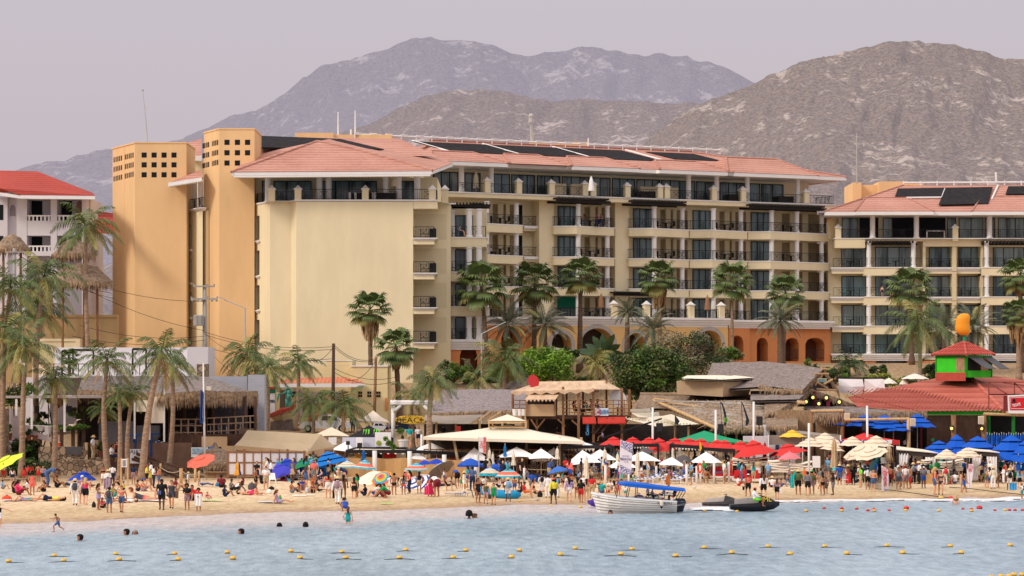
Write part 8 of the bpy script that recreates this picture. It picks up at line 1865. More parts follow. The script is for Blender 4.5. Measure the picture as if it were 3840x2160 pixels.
e=secs[-1];m.pl([e[k]for k in Rn(8)]+[far(e[k])for k in Rn(7,-1,-1)]);e=secs[0];m.pl([e[k]for k in Rn(8)]+[far(e[k])for k in Rn(7,-1,-1)])
hull=m.bd('hull',HW,pg_)
m=MB()
for k in Rn(1,6):
 for sa,sb2 in zip(secs,secs[1:]):m.bm(sa[k]+W3(0,-.045,0),sb2[k]+W3(0,-.045,0),.012,.03)
m.bd('plank_line',C((150,140,132)),hull)
m=MB()
for sa,sb2 in zip(secs,secs[1:]):m.bm(sa[0]+W3(0,-.02,.03),sb2[0]+W3(0,-.02,.03),.1,.1);m.bm(far(sa[0])+W3(0,.02,.03),far(sb2[0])+W3(0,.02,.03),.1,.1)
m.bd('gunwale',WH,hull)
m=MB();m.pl([secs[0][0]-UP(.04)]+[s_[0]-W3(0,-.05,.04)for s_ in secs[1:3]]+[far(s_[0])-W3(0,.05,.04)for s_ in secs[2:0:-1]]);m.bd('foredeck',HW,hull)
m=MB()
for i in(2,3,4,5):s_=secs[i];m.box(s_[0].x-.2,s_[0].x+.2,s_[0].y+.1,far(s_[0]).y-.1,.35,.42)
m.bd('bench',HW,hull)
INKB=C((30,34,46));
TX('0304',.2,INKB,hull,B(1492,555,Yc-1.08),rot=(pi/2,.03,0),sx=.9);TX('45574-5',.2,INKB,hull,B(1562,560,Yc-1.06),rot=(pi/2,.03,0),sx=.85);TX('L XIX',.13,INKB,hull,B(858,490,Yc-.5),rot=(pi/2,.12,-.5),sx=.9)
fd=MB();fd.tb([B(1506,528,Yc-1.16),B(1506,540,Yc-1.16),B(1506,575,Yc-1.16),B(1505,588,Yc-1.16)],[.05,.11,.11,.04],8);fd.tb([B(1505,588,Yc-1.16),B(1504,610,Yc-1.16)],[.10,.02],8,1);TG(fd.bd('boat_fender',[C((226,214,196)),DK]),'cream fender with black tip hanging on the boat side','fender')
cv=MB();top=[(1065,345),(1150,338),(1300,352),(1450,372),(1600,392),(1735,408)];bot=[(1070,372),(1150,388),(1300,404),(1450,420),(1600,430),(1735,438)]
ys_=[Yc-1.0,Yc-.5,Yc+.5,Yc+1.0];rows=[]
for(xt,yt),(xb2,yb2)in zip(top,bot):
 a,b=B(xt,yt,Yc),B(xb2,yb2,Yc-1.0);rows.append([W3(a.x,Yc-1.02,b.z),W3(a.x,Yc-.98,a.z-.06),W3(a.x,Yc-.45,a.z+.02),W3(a.x,Yc+.45,a.z+.02),W3(a.x,Yc+.98,a.z-.06),W3(a.x,Yc+1.02,b.z)])
for r0,r1 in zip(rows,rows[1:]):
 for k in Rn(5):cv.pl([r0[k],r1[k],r1[k+1],r0[k+1]])
cv.bd('canopy',C((18,92,192),var=.08,scale=2),pg_)
m=MB()
for x,yt in((1068,372),(1180,392),(1255,400),(1370,410),(1530,425),(1680,436),(1735,438)):
 for sg in(-1,1):a=B(x,yt,Yc);xb2=x-25 if x<1200 else x-10 if x<1600 else x-60;zb=IP([(s_[0].x,s_[0].z)for s_ in secs],B(xb2,0,Yc).x);m.tb([W3(B(xb2,0,Yc).x,Yc+sg*.9,zb),W3(a.x,Yc+sg*.98,a.z+.05)],.022,6)
m.tb([B(1370,470,Yc-1),B(1660,480,Yc-1)],.02,6);m.bd('canopy_frame',IR,pg_)
ob_=RO('outboard_motor',B(1695,560,Yc),'dark grey outboard motor on the panga stern','motor')
m=MB();mo=[(1648,505),(1735,508),(1752,540),(1745,570),(1650,580),(1640,540)];m.hx([B(x,y,Yc-.28)for x,y in mo],[B(x,y,Yc+.28)for x,y in mo]);cw=m.bd('cowling',C((52,58,70),rough=.3,var=.1),ob_);m=MB();lo2=[(1650,582),(1742,572),(1720,642),(1640,648)];m.hx([B(x,y,Yc-.16)for x,y in lo2],[B(x,y,Yc+.16)for x,y in lo2]);m.bd('leg',C((40,46,56),rough=.35),ob_);TX('YAMAHA',.10,C((200,204,210)),cw,B(1706,540,Yc-.29),sx=.85)
m=MB();m.pl([B(1650,572,Yc-.285),B(1740,556,Yc-.285),B(1738,562,Yc-.285),B(1650,578,Yc-.285)]);m.bd('stripe',C((150,156,166)),cw)
lr2=MB();c=B(1570,498,Yc-.8)
for i in Rn(16):
 for j in Rn(6):
  def tp2(a,b):ra=2*pi*a/16;rb=2*pi*b/6;rr_=.27+.06*cos(rb);return c+W3(cos(ra)*rr_,sin(rb)*.06,sin(ra)*rr_)
  lr2.pl([tp2(i,j),tp2(i+1,j),tp2(i+1,j+1),tp2(i,j+1)],1 if i%4==0 else 0)
TG(lr2.bd('life_ring',[WT,C((206,70,60))],smooth=1),'white and red life ring tied to the boat rail','life ring')
def JS(lab,px,py,L,body,seat,rz=0,txt=None,tcol=None,z=None,deck=None,mirror=False):
 b_=P(px,py,G(px,py).y if z is None else(H-z)*F/(py-HY));b_.z=gz(b_.x,b_.y)if z is None else z
 o=RO('jet_ski',b_,lab,'jet ski',None,rz);s=L/3.0
 def V(x,y,z_):return W3(x*s,y*s,z_*s)
 m=MB();secs2=[(-1.5,.5,.12,.42),(-1.0,.58,.02,.46),(-.2,.6,0,.50),(.6,.56,.02,.56),(1.2,.36,.14,.62),(1.55,.05,.36,.60)]
 rr3=[[V(x,-w_,h_),V(x,-w_*1.03,(z0+h_)/2+.06),V(x,-w_*.5,z0),V(x,w_*.5,z0),V(x,w_*1.03,(z0+h_)/2+.06),V(x,w_,h_)]for x,w_,z0,h_ in secs2]
 for r0,r1 in zip(rr3,rr3[1:]):
  for k in Rn(5):m.pl([r0[k],r0[k+1],r1[k+1],r1[k]])
  m.pl([r0[5],r0[0],r1[0],r1[5]])
 m.pl(rr3[0][::-1]);m.pl(rr3[-1]);m.bd('hull',body,o,local=1,smooth=False)
 m=MB();prof=[(-1.2,.50,.72,.26),(-.6,.50,.80,.26),(0,.52,.84,.24),(.3,.55,.95,.22)];
 for(x0,z0,z1,w0),(x1,z2,z3,w1)in zip(prof,prof[1:]):m.hx([V(x0,-w0,z0-.1),V(x1,-w1,z2-.1),V(x1,w1,z2-.1),V(x0,w0,z0-.1)],[V(x0,-w0*.7,z1),V(x1,-w1*.7,z3),V(x1,w1*.7,z3),V(x0,w0*.7,z1)])
 m.bd('seat',seat,o,local=1)
 m=MB();m.hx([V(.25,-.38,.5),V(1.35,-.15,.58),V(1.35,.15,.58),V(.25,.38,.5)],[V(.35,-.26,1.0),V(.95,-.12,.82),V(.95,.12,.82),V(.35,.26,1.0)]);m.bd('hood',deck or body,o,local=1);MB().tb([V(.3,-.42,1.1),V(.42,-.2,1.06),V(.42,.2,1.06),V(.3,.42,1.1)],.03*s,6).bd('handlebar',IR,o,local=1)
 if txt:TX(txt,.42*s,tcol,o,V(.72,-.44,.74),rot=(pi/2-.3,0,.16),local=1)
 return o
YJ=C((40,40,44),rough=.35,var=.1)
JS('black jet ski with a yellow trimmed hood ridden at the water edge',2828,1917,2.9,YJ,C((150,144,142)),.0,'JML',C((232,196,40)),z=.02,deck=YJ)
JS('grey jet ski with a pale seat beached behind the outboard',2705,1904,2.3,C((70,66,66),rough=.4),C((176,166,160)),-.25)
JS('violet jet ski afloat behind the panga bow',2272,1904,2.2,C((74,50,150),rough=.4),C((60,60,70)),2.9,z=0);JS('dark violet jet ski with the yellow number two behind the boat',2378,1902,2.4,C((58,40,100),rough=.4),C((60,60,70)),.1,'2',C((236,190,60)),z=0);JS('green and grey jet ski afloat behind the boat canopy',2440,1900,2.2,C((150,160,150),rough=.4),C((80,90,80)),.2,z=0)
def PU(lab,bx0,bx1,yb,Y,mat):
 o=RO('pickup_truck',(PX((bx0+bx1)/2,Y),Y,gz(PX((bx0+bx1)/2,Y),Y)),lab,'truck')
 L=PX(bx1,Y)-PX(bx0,Y);x0=PX(bx0,Y);zb=PZ(yb,Y);s=L/5.4
 def V(x,y,z):return W3(x0+x*s,Y+y*s,zb+z*s)
 side=[(0,.45),(0,1.0),(1.9,1.05),(1.95,1.1),(2.2,1.75),(3.6,1.75),(4.2,1.15),(5.3,1.0),(5.4,.7),(5.4,.42)]
 m=MB();m.hx([V(x,0,z)for x,z in side],[V(x,1.8,z)for x,z in side]);m.bd('body',mat,o)
 for x in(1.0,4.35):
  w_=MB();c=V(x,-.02,.38)
  w_.tb([c,c+W3(0,.3*s,0)],.38*s,16);wo=w_.bd('wheel',M('tyre',(.02,.02,.02)),o);w_=MB();w_.tb([c-W3(0,.015,0),c+W3(0,.01,0)],.2*s,12);w_.bd('rim',PL,wo)
 for pts in([(2.32,1.2),(2.38,1.62),(2.95,1.62),(2.95,1.2)],[(3.05,1.2),(3.05,1.62),(3.5,1.62),(3.95,1.2)]):m=MB();m.hx([V(x,-.015,z)for x,z in pts],[V(x,-.002,z)for x,z in pts]);m.bd('window',M('car_glass',(.02,.024,.03),rough=.1),o)
 m=MB();m.box(x0-.02,x0+.02,Y+.0,Y+.25,zb+.6*s,zb+.9*s);m.box(x0,x0+.14,Y-.02,Y-.004,zb+.62*s,zb+.86*s);m.bd('tail_light',C((190,30,34)),o)
 return o
tk_=PU('white police pickup truck parked behind the cream umbrella',1117,1322,1622,216,C((226,226,234),rough=.35,var=.04));TX('POLICIA',.34,C((40,40,46)),tk_,P(1334,1622,215.9),bold=.01)
PU('second white pickup seen under the cream pop up tent',1356,1470,1622,218,C((216,214,220),rough=.35));PU('dark blue car parked behind the surfboard gate',1455,1560,1618,217,C((24,34,60),rough=.3))
def BPR(mat,low):
 o=RO('mooring_buoy',(0,0,0));m=MB();m.lt((0,0,0),[(.17,-.08),(.205,-.02),(.21,.06)],16);m.bd('lower_shell',low,o);m=MB();m.lt((0,0,0),[(.212,.06),(.215,.1),(.19,.19),(.12,.235),(.02,.245)],16);m.bd('upper_shell',mat,o,smooth=1);MB().tb([(-.04,0,.24),(0,0,.27),(.04,0,.24)],.012,5).bd('eye',IR,o);return o
yb_=BPR(C((232,186,84),rough=.5,var=.12,scale=6),C((150,112,56),var=.3,scale=6));rb2=BPR(C((214,60,52),rough=.5,var=.1),C((150,44,44)));proto(yb_);proto(rb2)
def WP(px,py):Y=H*F/(py-HY);return W3(PX(px,Y),Y,0)
rowA=[(22,1411),(160,1409),(300,1406),(448,1406),(586,1403),(755,1402),(870,1402),(1005,1402),(1140,1401),(1287,1400),(1410,1394),(1562,1393),(1700,1397),(1841,1389),(1988,1392),(2130,1391),(2271,1389),(2418,1389)]
rowB=[(137,1396),(291,1392),(440,1391),(572,1388),(732,1385),(860,1387),(1021,1382),(1172,1383),(1307,1383),(1447,1378),(1590,1380),(1772,1376),(1932,1373),(2075,1373),(2231,1371),(2391,1372),(2541,1370)]
D2=3840/2576.0
def buoy(pr,px,py,w,lab,grp):
 p_=WP(px,py);s=w/F*p_.y/.43;c=PC2(pr,'mooring_buoy',p_,(rnd.uniform(-.08,.08),rnd.uniform(-.1,.1),rnd.uniform(0,3)),s);return TG(c,lab,'buoy',grp)
for nm,row,w,grp in(('near',rowA,23,'yellow buoys of the near rope line'),('far',rowB,20.5,'yellow buoys of the far rope line')):
 for i,(x,y)in En(row):buoy(yb_,x*D2,y*D2+6,w,'yellow buoy of the %s rope line, %s from the left'%(nm,ORD[i]),grp)
 rp=MB();pts=[WP(x*D2,y*D2+8)for x,y in row];pts=[WP(-60,row[0][1]*D2+8)]+pts+([WP(3900,row[-1][1]*D2+8)]if nm=='far'else[])
 for a,b in zip(pts,pts[1:]):
  n=14
  for k in Rn(n):
   if 3<k<n-4+int(a.x*7)%5 or int(a.x*9)%3==0:continue
   q0,q1=a.lerp(b,k/n),a.lerp(b,(k+1)/n);sg=lambda t:.035-.05*sin(pi*t);rp.tb([q0+UP(sg(k/n)),q1+W3(0,0,sg((k+1)/n))],.017,5)
 TG(rp.bd('buoy_rope',M('wet_rope',(.05,.045,.04))),'dark wet rope of the %s buoy line'%nm,'rope')
K5_=960/2576.0
for i,(x0,x,y)in En([(1920,80,530),(1920,390,575),(1920,690,592),(1920,965,610),(1920,1308,632),(1920,1590,633),(1920,1935,634),(1920,2265,637),(2880,385,630),(2880,742,629),(2880,1070,629),(2880,1385,625),(2880,1720,628),(2880,2050,630),(2880,2385,624)]):
 px,py=x0+x*K5_,1680+y*K5_;L_=['on the sand beside the dinghy nose','at the surf edge before the yellow shirted person','in the surf before the person in red shorts','in the surf behind the two playing children','floating under the middle of the panga hull','floating under the panga stern','between the outboard and the black jet ski','under the black jet ski','right of the black jet ski','below a red one, first pair','between two red ones','below the first big red float','alone right of the first big red float','below the small brown one','among the last red floats'][i]
 if py>1895 or x0>2000:buoy(yb_,px,py+4,15,'small yellow buoy '+L_,'small yellow buoys along the swimming line')
 else:
  c=PC2(yb_,'mooring_buoy',G(px,py+4),(0,.3,i),13/F*150/.43);TG(c,'small yellow buoy '+L_,'buoy','small yellow buoys along the swimming line')
for i,(x,y,w,l_)in En([(565,606,13,'orange one at the left end'),(743,608,14,'above a yellow buoy, left'),(893,612,14,'third from the left'),(1005,628,14,'lower one of the middle group'),(1065,612,12,'upper one of the middle group'),(1220,626,12,'between the middle group and the big float'),(1392,608,21,'first big one'),(1960,610,12,'left of the second big one'),(2127,606,23,'second big one'),(2283,625,12,'right of the second big one'),(2430,625,14,'third from the right end'),(2485,625,14,'second from the right end'),(2560,624,14,'at the right frame edge'),(1835,506,20,'ashore beside the bather with long fair hair'),(2048,611,11,'brownish one above a yellow buoy')]):
 if i==13:c=PC2(rb2,'mooring_buoy',G(2880+x*K5_,1680+(y+10)*K5_),(0,.2,0),20/F*165/.43);TG(c,'red float '+l_,'buoy','red floats of the swimming line')
 else:buoy(rb2,2880+x*K5_,1680+(y+8)*K5_,w,'red float, '+l_,'red floats of the swimming line')
c=PC2(yb_,'mooring_buoy',G(3528,1871),(0,.2,0),20/F*165/.43);TG(c,'orange yellow float ashore on the rope, left of the red one','buoy')
for i,(x,y)in En(((2250,1288),(2345,1279),(2425,1279),(2475,1264),(2555,1264))):buoy(yb_,2880+x*K5_,1680+y*K5_+8,22,'yellow buoy in the bottom right corner cluster, %s from the left'%ORD[i],'yellow buoys in the bottom right corner')
rp=MB();pts=[G(3280,1838),G(3360,1846),G(3450,1858),G(3520,1868),G(3570,1873)];rp.tb([p_+UP(.1)for p_ in pts],.03,5);TG(rp.bd('shore_rope',M('wet_rope')),'dark rope running down the sand to the orange float','rope')
rp=MB();pts=[G(3560,1832),G(3640,1838),G(3740,1850),G(3850,1862)];rp.tb([p_+UP(.1)for p_ in pts],.03,5);TG(rp.bd('shore_rope',M('wet_rope')),'dark rope across the sand at the right frame edge','rope')
FOAM=M('foam',(.66,.63,.65),rough=.6,scale=2.5,col2=(.86,.84,.86))
def foam(pts,w,seed):
 rg=RD(seed);m=MB();n=60
 for i in Rn(n):
  t=(i+rg.random())/n*(len(pts)-1);k=min(int(t),len(pts)-2);a,b=WP(*pts[k]),WP(*pts[k+1]);c=a.lerp(b,t-k);
  for _ in Rn(5):
   q_=c+W3(rg.uniform(-.5,.5),rg.uniform(-w,w),rg.uniform(.02,.09));r_=rg.uniform(.15,.5);m.lt(q_-UP(.03),[(r_,0),(r_*.7,.035),(r_*.2,.05)],8,0,1.6,.8)
 return m
TG(foam([(2900,1884),(3060,1881),(3160,1879),(3240,1880),(3340,1876),(3440,1876),(3540,1878)],.5,1).bd('foam',FOAM,smooth=1),kind='stuff');TG(foam([(3540,1878),(3640,1877),(3730,1879),(3790,1872),(3900,1868)],.7,2).bd('foam',FOAM,smooth=1),kind='stuff');TG(foam([(2640,1912),(2680,1908),(2730,1913)],.8,3).bd('foam',FOAM,smooth=1),kind='stuff')
CC=M('concrete',lin((156,152,148)),rough=.9,var=.1)
pp_=RQ('power_pole',768,236,5,'concrete power pole with crossarms and a transformer before the second tower','power pole')
MB().tb([(PX(772,236),236,4),P(768,1070,236)],[.24,.14],8).bd('pole',CC,pp_,smooth=1)
for y,xa,xb in((1074,725,805),(1121,716,816)):m=MB();m.bm(P(xa,y,235.8),P(xb,y,235.8),.14);[m.tb([P(x,y,235.8),P(x,y-9,235.8)],.07,6)for x in(xa+2,lp2(xa,xb,.62),xb-2)];m.bd('crossarm',CC,pp_)
m=MB();
for x in(738,752):m.lt(P(x,1222,235.6),[(.3,0),(.32,.1),(.32,.9),(.25,1.0)],10)
m.bd('transformer',CC,pp_)
for x in(722,742,757,795,812):m=MB();m.ball(P(x,1126,235.7),.13,7,5);m.bd('insulator',CC,pp_)
pp2=RQ('power_pole',1250,217,3.3,'dark wooden pole with wires in front of the kiosk','power pole');MB().tb([(PX(1248,217),217,3.2),P(1251,1288,217)],[.17,.13],8).bd('pole',WD,pp2,smooth=1)
pp3=RQ('power_pole',1404,220,3.3,'thinner wooden pole leaning beside the kiosk right corner','power pole');MB().tb([(PX(1402,220),220,3.3),P(1410,1340,220)],[.15,.11],8).bd('pole',WO,pp3,smooth=1)
pp4=RQ('power_pole',55,238,5,'concrete pole with a crossarm before the white hotel','power pole');MB().tb([(PX(54,238),238,5),P(54,930,238)],.14,8).bd('pole',CC,pp4,smooth=1);MB().bm(P(20,945,237.8),P(100,945,237.8),.12).bd('crossarm',CC,pp4)
def LP2(lab,bx,by,tx,ty,hx,hy,Y):
 o=RO('street_lamp',(PX(bx,Y),Y,gz(PX(bx,Y),Y)),lab,'street lamp');MB().tb([(PX(bx,Y),Y,gz(PX(bx,Y),Y)-.1),P(tx,ty,Y),P(hx,hy,Y)],[.11,.07,.05],8).bd('pole',PL,o);m=MB();a=P(hx,hy,Y);d=(a-P(tx,ty,Y)).normalized();m.hx([a+W3(0,-.14,0),a+d*.75+W3(0,-.1,0),a+d*.75+W3(0,.1,0),a+W3(0,.14,0)],[a+W3(0,-.1,.1),a+d*.75+W3(0,-.06,.06),a+d*.75+W3(0,.06,.06),a+W3(0,.1,.1)]);m.bd('lamp_head',CC,o)
LP2('slim street lamp curving left in front of the second ochre tower',921,1400,919,1155,842,1124,234);LP2('slim street lamp curving right before the orange arch',1808,1450,1806,1252,1868,1222,226)
m=MB()
def wire(a,b,sag=.6,r=.02):pts=[a.lerp(b,t/8)-W3(0,0,sag*(1-(2*t/8-1)**2))for t in Rn(9)];m.tb(pts,r,4,cap=False)
for a,b in(((768,1245,235.5),(1251,1300,217)),((768,1255,235.5),(1251,1310,217)),((768,1250,235.5),(960,1330,220)),((1251,1300,217),(1410,1350,220)),((1251,1292,217),(1410,1345,220)),((1251,1380,217),(1500,1410,216)),((1251,1395,217),(1480,1430,216)),((768,1300,235.5),(1251,1345,217)),((280,1060,240),(768,1240,235.5)),((280,1040,240),(768,1130,235.5)),((300,1220,238),(768,1260,235.5)),((270,1260,238),(768,1275,235.5)),((1251,1300,217),(1150,1345,214)),((768,1290,235.5),(930,1420,212)),((1410,1350,220),(1300,1425,218)),((54,945,237.8),(420,1100,239)),((54,945,237.8),(430,1120,239))):wire(P(*a),P(*b))
TG(m.bd('power_lines',M('wire_black',(.02,.02,.02))),'sagging black power lines and cable tangle between the poles','wires')
mast=MB().tb([P(3213,690,300),P(3212,500,300)],[.09,.05],5);TG(mast.bd('radio_mast',M('pale_metal')),'thin rust coloured mast behind the right hotel block','mast')
for i,(px,py,s,tilt)in En(((76,1362,.8,.6),(228,1374,.75,.05),(158,1574,.7,.9),(276,1594,.9,-.5),(2012,1876,.8,.15))):
 m=MB();Yb2=165;c=P(px,py,Yb2 if i<4 else 158);m.lt((0,0,0),[(.01,-.28),(.06,-.18),(.075,0),(.05,.16),(.045,.2),(.04,.26),(.01,.34)],8);m.xf(Matrix.Rotation(pi/2,4,'Y'));n0=len(m.v)
 for sg in(-1,1):m.add([(-.1,sg*.04,.03),(.12,sg*.04,.03),(.14,sg*.4,.22),(-.02,sg*.42,.20),(.0,sg*.85,.08),(-.12,sg*.5,.16)],[(0,1,2,3),(3,2,4),(3,4,5)])
 m.xf(Matrix.Translation(c)@Matrix.Rotation(tilt,4,'Y')@Matrix.Rotation(1.1 if i%2 else .7,4,'Z')@Matrix.Scale(s,4));TG(m.bd('gull',C((196,178,160),var=.2)),('gull gliding before the far left palms','gull gliding above the roof terrace palm','gull flying low over the white planters','gull with raised wing crossing the vine pergola','gull skimming the wet sand beside the dinghy')[i],'bird')
m=MB();b_=G(2603,1838);m.ball(b_+UP(.2),(.16,.07,.08),8,6);m.ball(b_+W3(.14,0,.3),.05,6,5);m.tb([b_,b_+UP(.14)],.012,4);TG(m.bd('gull',C((214,210,206))),'gull standing on the open sand before the vendors','bird')
import numpy as np
PJ={}
def PO(n,**k):
 d=dict(pel=(0,0,.95),che=(0,-.01,1.32),nec=(0,0,1.47),hd=(0,-.03,1.62),f=(0,-1,0),sl=(-.185,0,1.41),el=(-.245,.03,1.12),wl=(-.25,-.06,.88),hl=(-.09,0,.92),kl=(-.10,-.02,.50),al=(-.11,.02,.08),tl=(-.12,-.15,.03))
 for s in list(d):
  if s[-1]=='l'and len(s)==2:v=d[s];d[s[0]+'r']=(-v[0],v[1],v[2])
 for a,v in k.items():
  d[a]=v
  if len(a)==2 and a[1]=='l'and a[0]+'r'not in k:d[a[0]+'r']=(-v[0],v[1],v[2])
 PJ[n]=d
PO('stand',er=(.27,.05,1.14),wr=(.24,-.12,.96),kr=(.12,-.06,.50))
PO('hold',el=(-.24,-.02,1.14),wl=(-.06,-.25,1.12),er=(.25,.0,1.13),wr=(.07,-.27,1.10))
PO('walk',el=(-.24,-.12,1.14),wl=(-.20,-.30,.98),er=(.25,.14,1.13),wr=(.26,.16,.88),kl=(-.10,.02,.50),al=(-.10,.24,.12),tl=(-.11,.12,.03),kr=(.10,-.20,.52),ar=(.10,-.22,.08),tr=(.11,-.40,.05))
PO('run',che=(0,-.10,1.30),nec=(0,-.15,1.44),hd=(0,-.22,1.58),sl=(-.18,-.12,1.38),el=(-.26,.10,1.18),wl=(-.2,-.02,1.0),er=(.26,-.35,1.25),wr=(.2,-.58,1.28),kl=(-.1,.10,.52),al=(-.1,.45,.35),tl=(-.1,.42,.18),kr=(.1,-.35,.62),ar=(.1,-.30,.15),tr=(.1,-.48,.08))
PO('point',el=(.0,-.02,1.40),wl=(-.30,-.05,1.10),sl=(-.18,0,1.4),er=(.46,-.03,1.30),wr=(.74,-.06,1.20))
PO('sit',pel=(0,.05,.13),che=(0,.10,.52),nec=(0,.06,.66),hd=(0,.01,.81),sl=(-.18,.08,.60),el=(-.27,-.12,.40),wl=(-.10,-.36,.42),hl=(-.09,0,.12),kl=(-.15,-.36,.46),al=(-.13,-.52,.08),tl=(-.14,-.68,.04))
PO('sitlong',pel=(0,.05,.13),che=(0,.18,.50),nec=(0,.18,.65),hd=(0,.13,.80),sl=(-.18,.19,.58),el=(-.27,.24,.34),wl=(-.27,.30,.08),hl=(-.09,0,.12),kl=(-.11,-.42,.22),al=(-.11,-.84,.08),tl=(-.12,-.92,.20))
PO('chair',pel=(0,.05,.50),che=(0,.12,.88),nec=(0,.10,1.03),hd=(0,.05,1.18),sl=(-.18,.11,.97),el=(-.26,-.02,.72),wl=(-.13,-.28,.66),hl=(-.09,0,.50),kl=(-.13,-.43,.52),al=(-.13,-.44,.08),tl=(-.14,-.60,.04))
PO('bend',pel=(0,.10,.94),che=(0,-.24,1.14),nec=(0,-.38,1.14),hd=(0,-.52,1.10),f=(0,-.6,-.8),sl=(-.18,-.32,1.12),el=(-.22,-.36,.84),wl=(-.16,-.48,.62),hl=(-.09,.08,.92))
PO('crouch',pel=(0,.12,.30),che=(0,-.16,.56),nec=(0,-.28,.64),hd=(0,-.38,.74),sl=(-.18,-.22,.60),el=(-.24,-.42,.40),wl=(-.14,-.56,.22),hl=(-.10,.08,.30),kl=(-.18,-.32,.42),al=(-.14,-.02,.08),tl=(-.15,-.20,.03))
PO('lie',pel=(0,0,.13),che=(0,.38,.14),nec=(0,.53,.14),hd=(0,.68,.15),f=(0,0,1),sl=(-.18,.46,.12),el=(-.34,.26,.10),wl=(-.30,.02,.10),hl=(-.09,-.04,.12),kl=(-.12,-.44,.14),al=(-.12,-.84,.08),tl=(-.13,-.88,.22),kr=(.12,-.36,.40),ar=(.12,-.66,.08),tr=(.12,-.80,.06))
PO('prone',pel=(0,0,.12),che=(0,.32,.22),nec=(0,.44,.34),hd=(0,.54,.46),f=(0,1,0),sl=(-.18,.40,.28),el=(-.2,.46,.05),wl=(-.08,.66,.05),hl=(-.09,-.06,.12),kl=(-.10,-.48,.10),al=(-.10,-.50,.48),tl=(-.10,-.58,.58),ar=(.10,-.88,.08),kr=(.1,-.48,.1),tr=(.1,-1.0,.04))
def V3(p):return Vc(p)
BODY={}
def body(n):
 if n in BODY:return BODY[n]
 d={k:V3(v)for k,v in PJ[n].items()};m=MB()
 pel,che,nec,hd,f=d['pel'],d['che'],d['nec'],d['hd'],d['f'].normalized()
 sd=(d['sr']-d['sl']).normalized();up=(che-pel).normalized();fw=sd.cross(up).normalized()
 def ring(c,rx,ry,ax,ay):return[c+ax*cos(2*pi*j/16)*rx+ay*sin(2*pi*j/16)*ry for j in Rn(16)]
 def loft(rs):
  o=len(m.v);k=len(rs)
  for r_ in rs:m.v+=r_
  for i in Rn(k-1):
   for j in Rn(16):m.f.append((o+i*16+j,o+i*16+(j+1)%16,o+(i+1)*16+(j+1)%16,o+(i+1)*16+j));m.m.append(0)
  m.f.append(tuple(o+j for j in Rn(16))[::-1]);m.f.append(tuple(o+(k-1)*16+j for j in Rn(16)));m.m+=[0,0]
 sm=(d['sl']+d['sr'])/2;hm=(d['hl']+d['hr'])/2
 loft([ring(hm-up*.10,.08,.07,sd,fw),ring(hm-up*.03,.155,.11,sd,fw),ring(pel+up*.03,.165,.115,sd,fw),ring(pel.lerp(che,.45),.128,.092,sd,fw),ring(pel.lerp(che,.8),.15,.105,sd,fw),ring(che+up*.03,.165,.105,sd,fw),ring(sm.lerp(che,.15),.165,.085,sd,fw),ring(sm.lerp(nec,.75),.075,.06,sd,fw),ring(nec,.052,.054,sd,fw),ring(nec.lerp(hd,.5),.050,.054,sd,fw)])
 u=(hd-nec).normalized();u=(u-f*u.dot(f)*.6).normalized();s2=u.cross(f).normalized()
 loft([ring(hd+u*z+f*o,rx,ry,s2,f)for z,o,rx,ry in((-.115,.035,.02,.02),(-.10,.03,.042,.05),(-.06,.012,.062,.078),(-.01,.0,.072,.090),(.04,-.005,.076,.096),(.08,-.008,.066,.086),(.11,-.01,.04,.055),(.122,-.01,.012,.015))])
 m.tb([hd+f*.085+u*.01,hd+f*.108-u*.025],[.010,.017],6)
 for s_ in(-1,1):m.ball(hd+s2*s_*.077-u*.01,.022,6,4)
 for q in'lr':
  S,E,W=d['s'+q],d['e'+q],d['w'+q];m.tb([S.lerp(sm,.25),S,S.lerp(E,.4),E,E.lerp(W,.35),W],[.055,.058,.050,.040,.041,.028],10)
  dr=(W-E).normalized();pw=dr.cross(f if abs(dr.dot(f))<.9 else u).normalized();pn=pw.cross(dr)
  m.tb([W,W+dr*.045,W+dr*.09],[.026,.036,.034],8)
  for k in Rn(4):b=W+dr*.08+pw*(k-1.5)*.021;L=(.062,.072,.066,.05)[k];m.tb([b,b+dr*L*.55,b+dr*L*.95-pn*.02],[.0115,.0105,.008],5)
  b=W+dr*.03+pw*.033;m.tb([b,b+dr*.04+pw*.022,b+dr*.07+pw*.02],[.013,.011,.009],5)
  Hh,K,A_,T_=d['h'+q],d['k'+q],d['a'+q],d['t'+q];m.tb([Hh.lerp(pel,.25),Hh.lerp(K,.12),Hh.lerp(K,.5),K,K.lerp(A_,.3),K.lerp(A_,.75),A_],[.08,.088,.072,.053,.056,.040,.036],12)
  fd=(T_-A_);m.tb([A_-fd*.22-UP(.01),A_+fd*.25,A_+fd*.8,T_],[.036,.042,.036,.022],8)
 o=m.bd('tmp',None);o.data.materials.clear();md=o.modifiers.new('r','REMESH');md.mode='VOXEL';md.voxel_size=.055 if n[-1]=='2'else .0165;md.use_smooth_shade=True
 sm_=o.modifiers.new('s','SMOOTH');sm_.iterations=2;sm_.factor=.5
 bpy.context.view_layer.update();me=bpy.data.meshes.new_from_object(o.evaluated_get(bpy.context.evaluated_depsgraph_get()));bpy.data.objects.remove(o)
 me.name='body_'+n;me.materials.append(None)
 co=np.empty(len(me.vertices)*3,'f');me.vertices.foreach_get('co',co);co=co.reshape(-1,3);no=np.empty_like(co).reshape(-1);me.vertex_normals.foreach_get('vector',no);no=no.reshape(-1,3)
 segs=[('hd',hd-u*.08,hd+u*.09,.085),('nk',nec-u*.01,nec.lerp(hd,.45),.05),('ch',pel.lerp(che,.72),sm.lerp(nec,.35),.15),('be',pel.lerp(che,.15),pel.lerp(che,.7),.125),('hp',hm-up*.06,pel+up*.04,.15)]
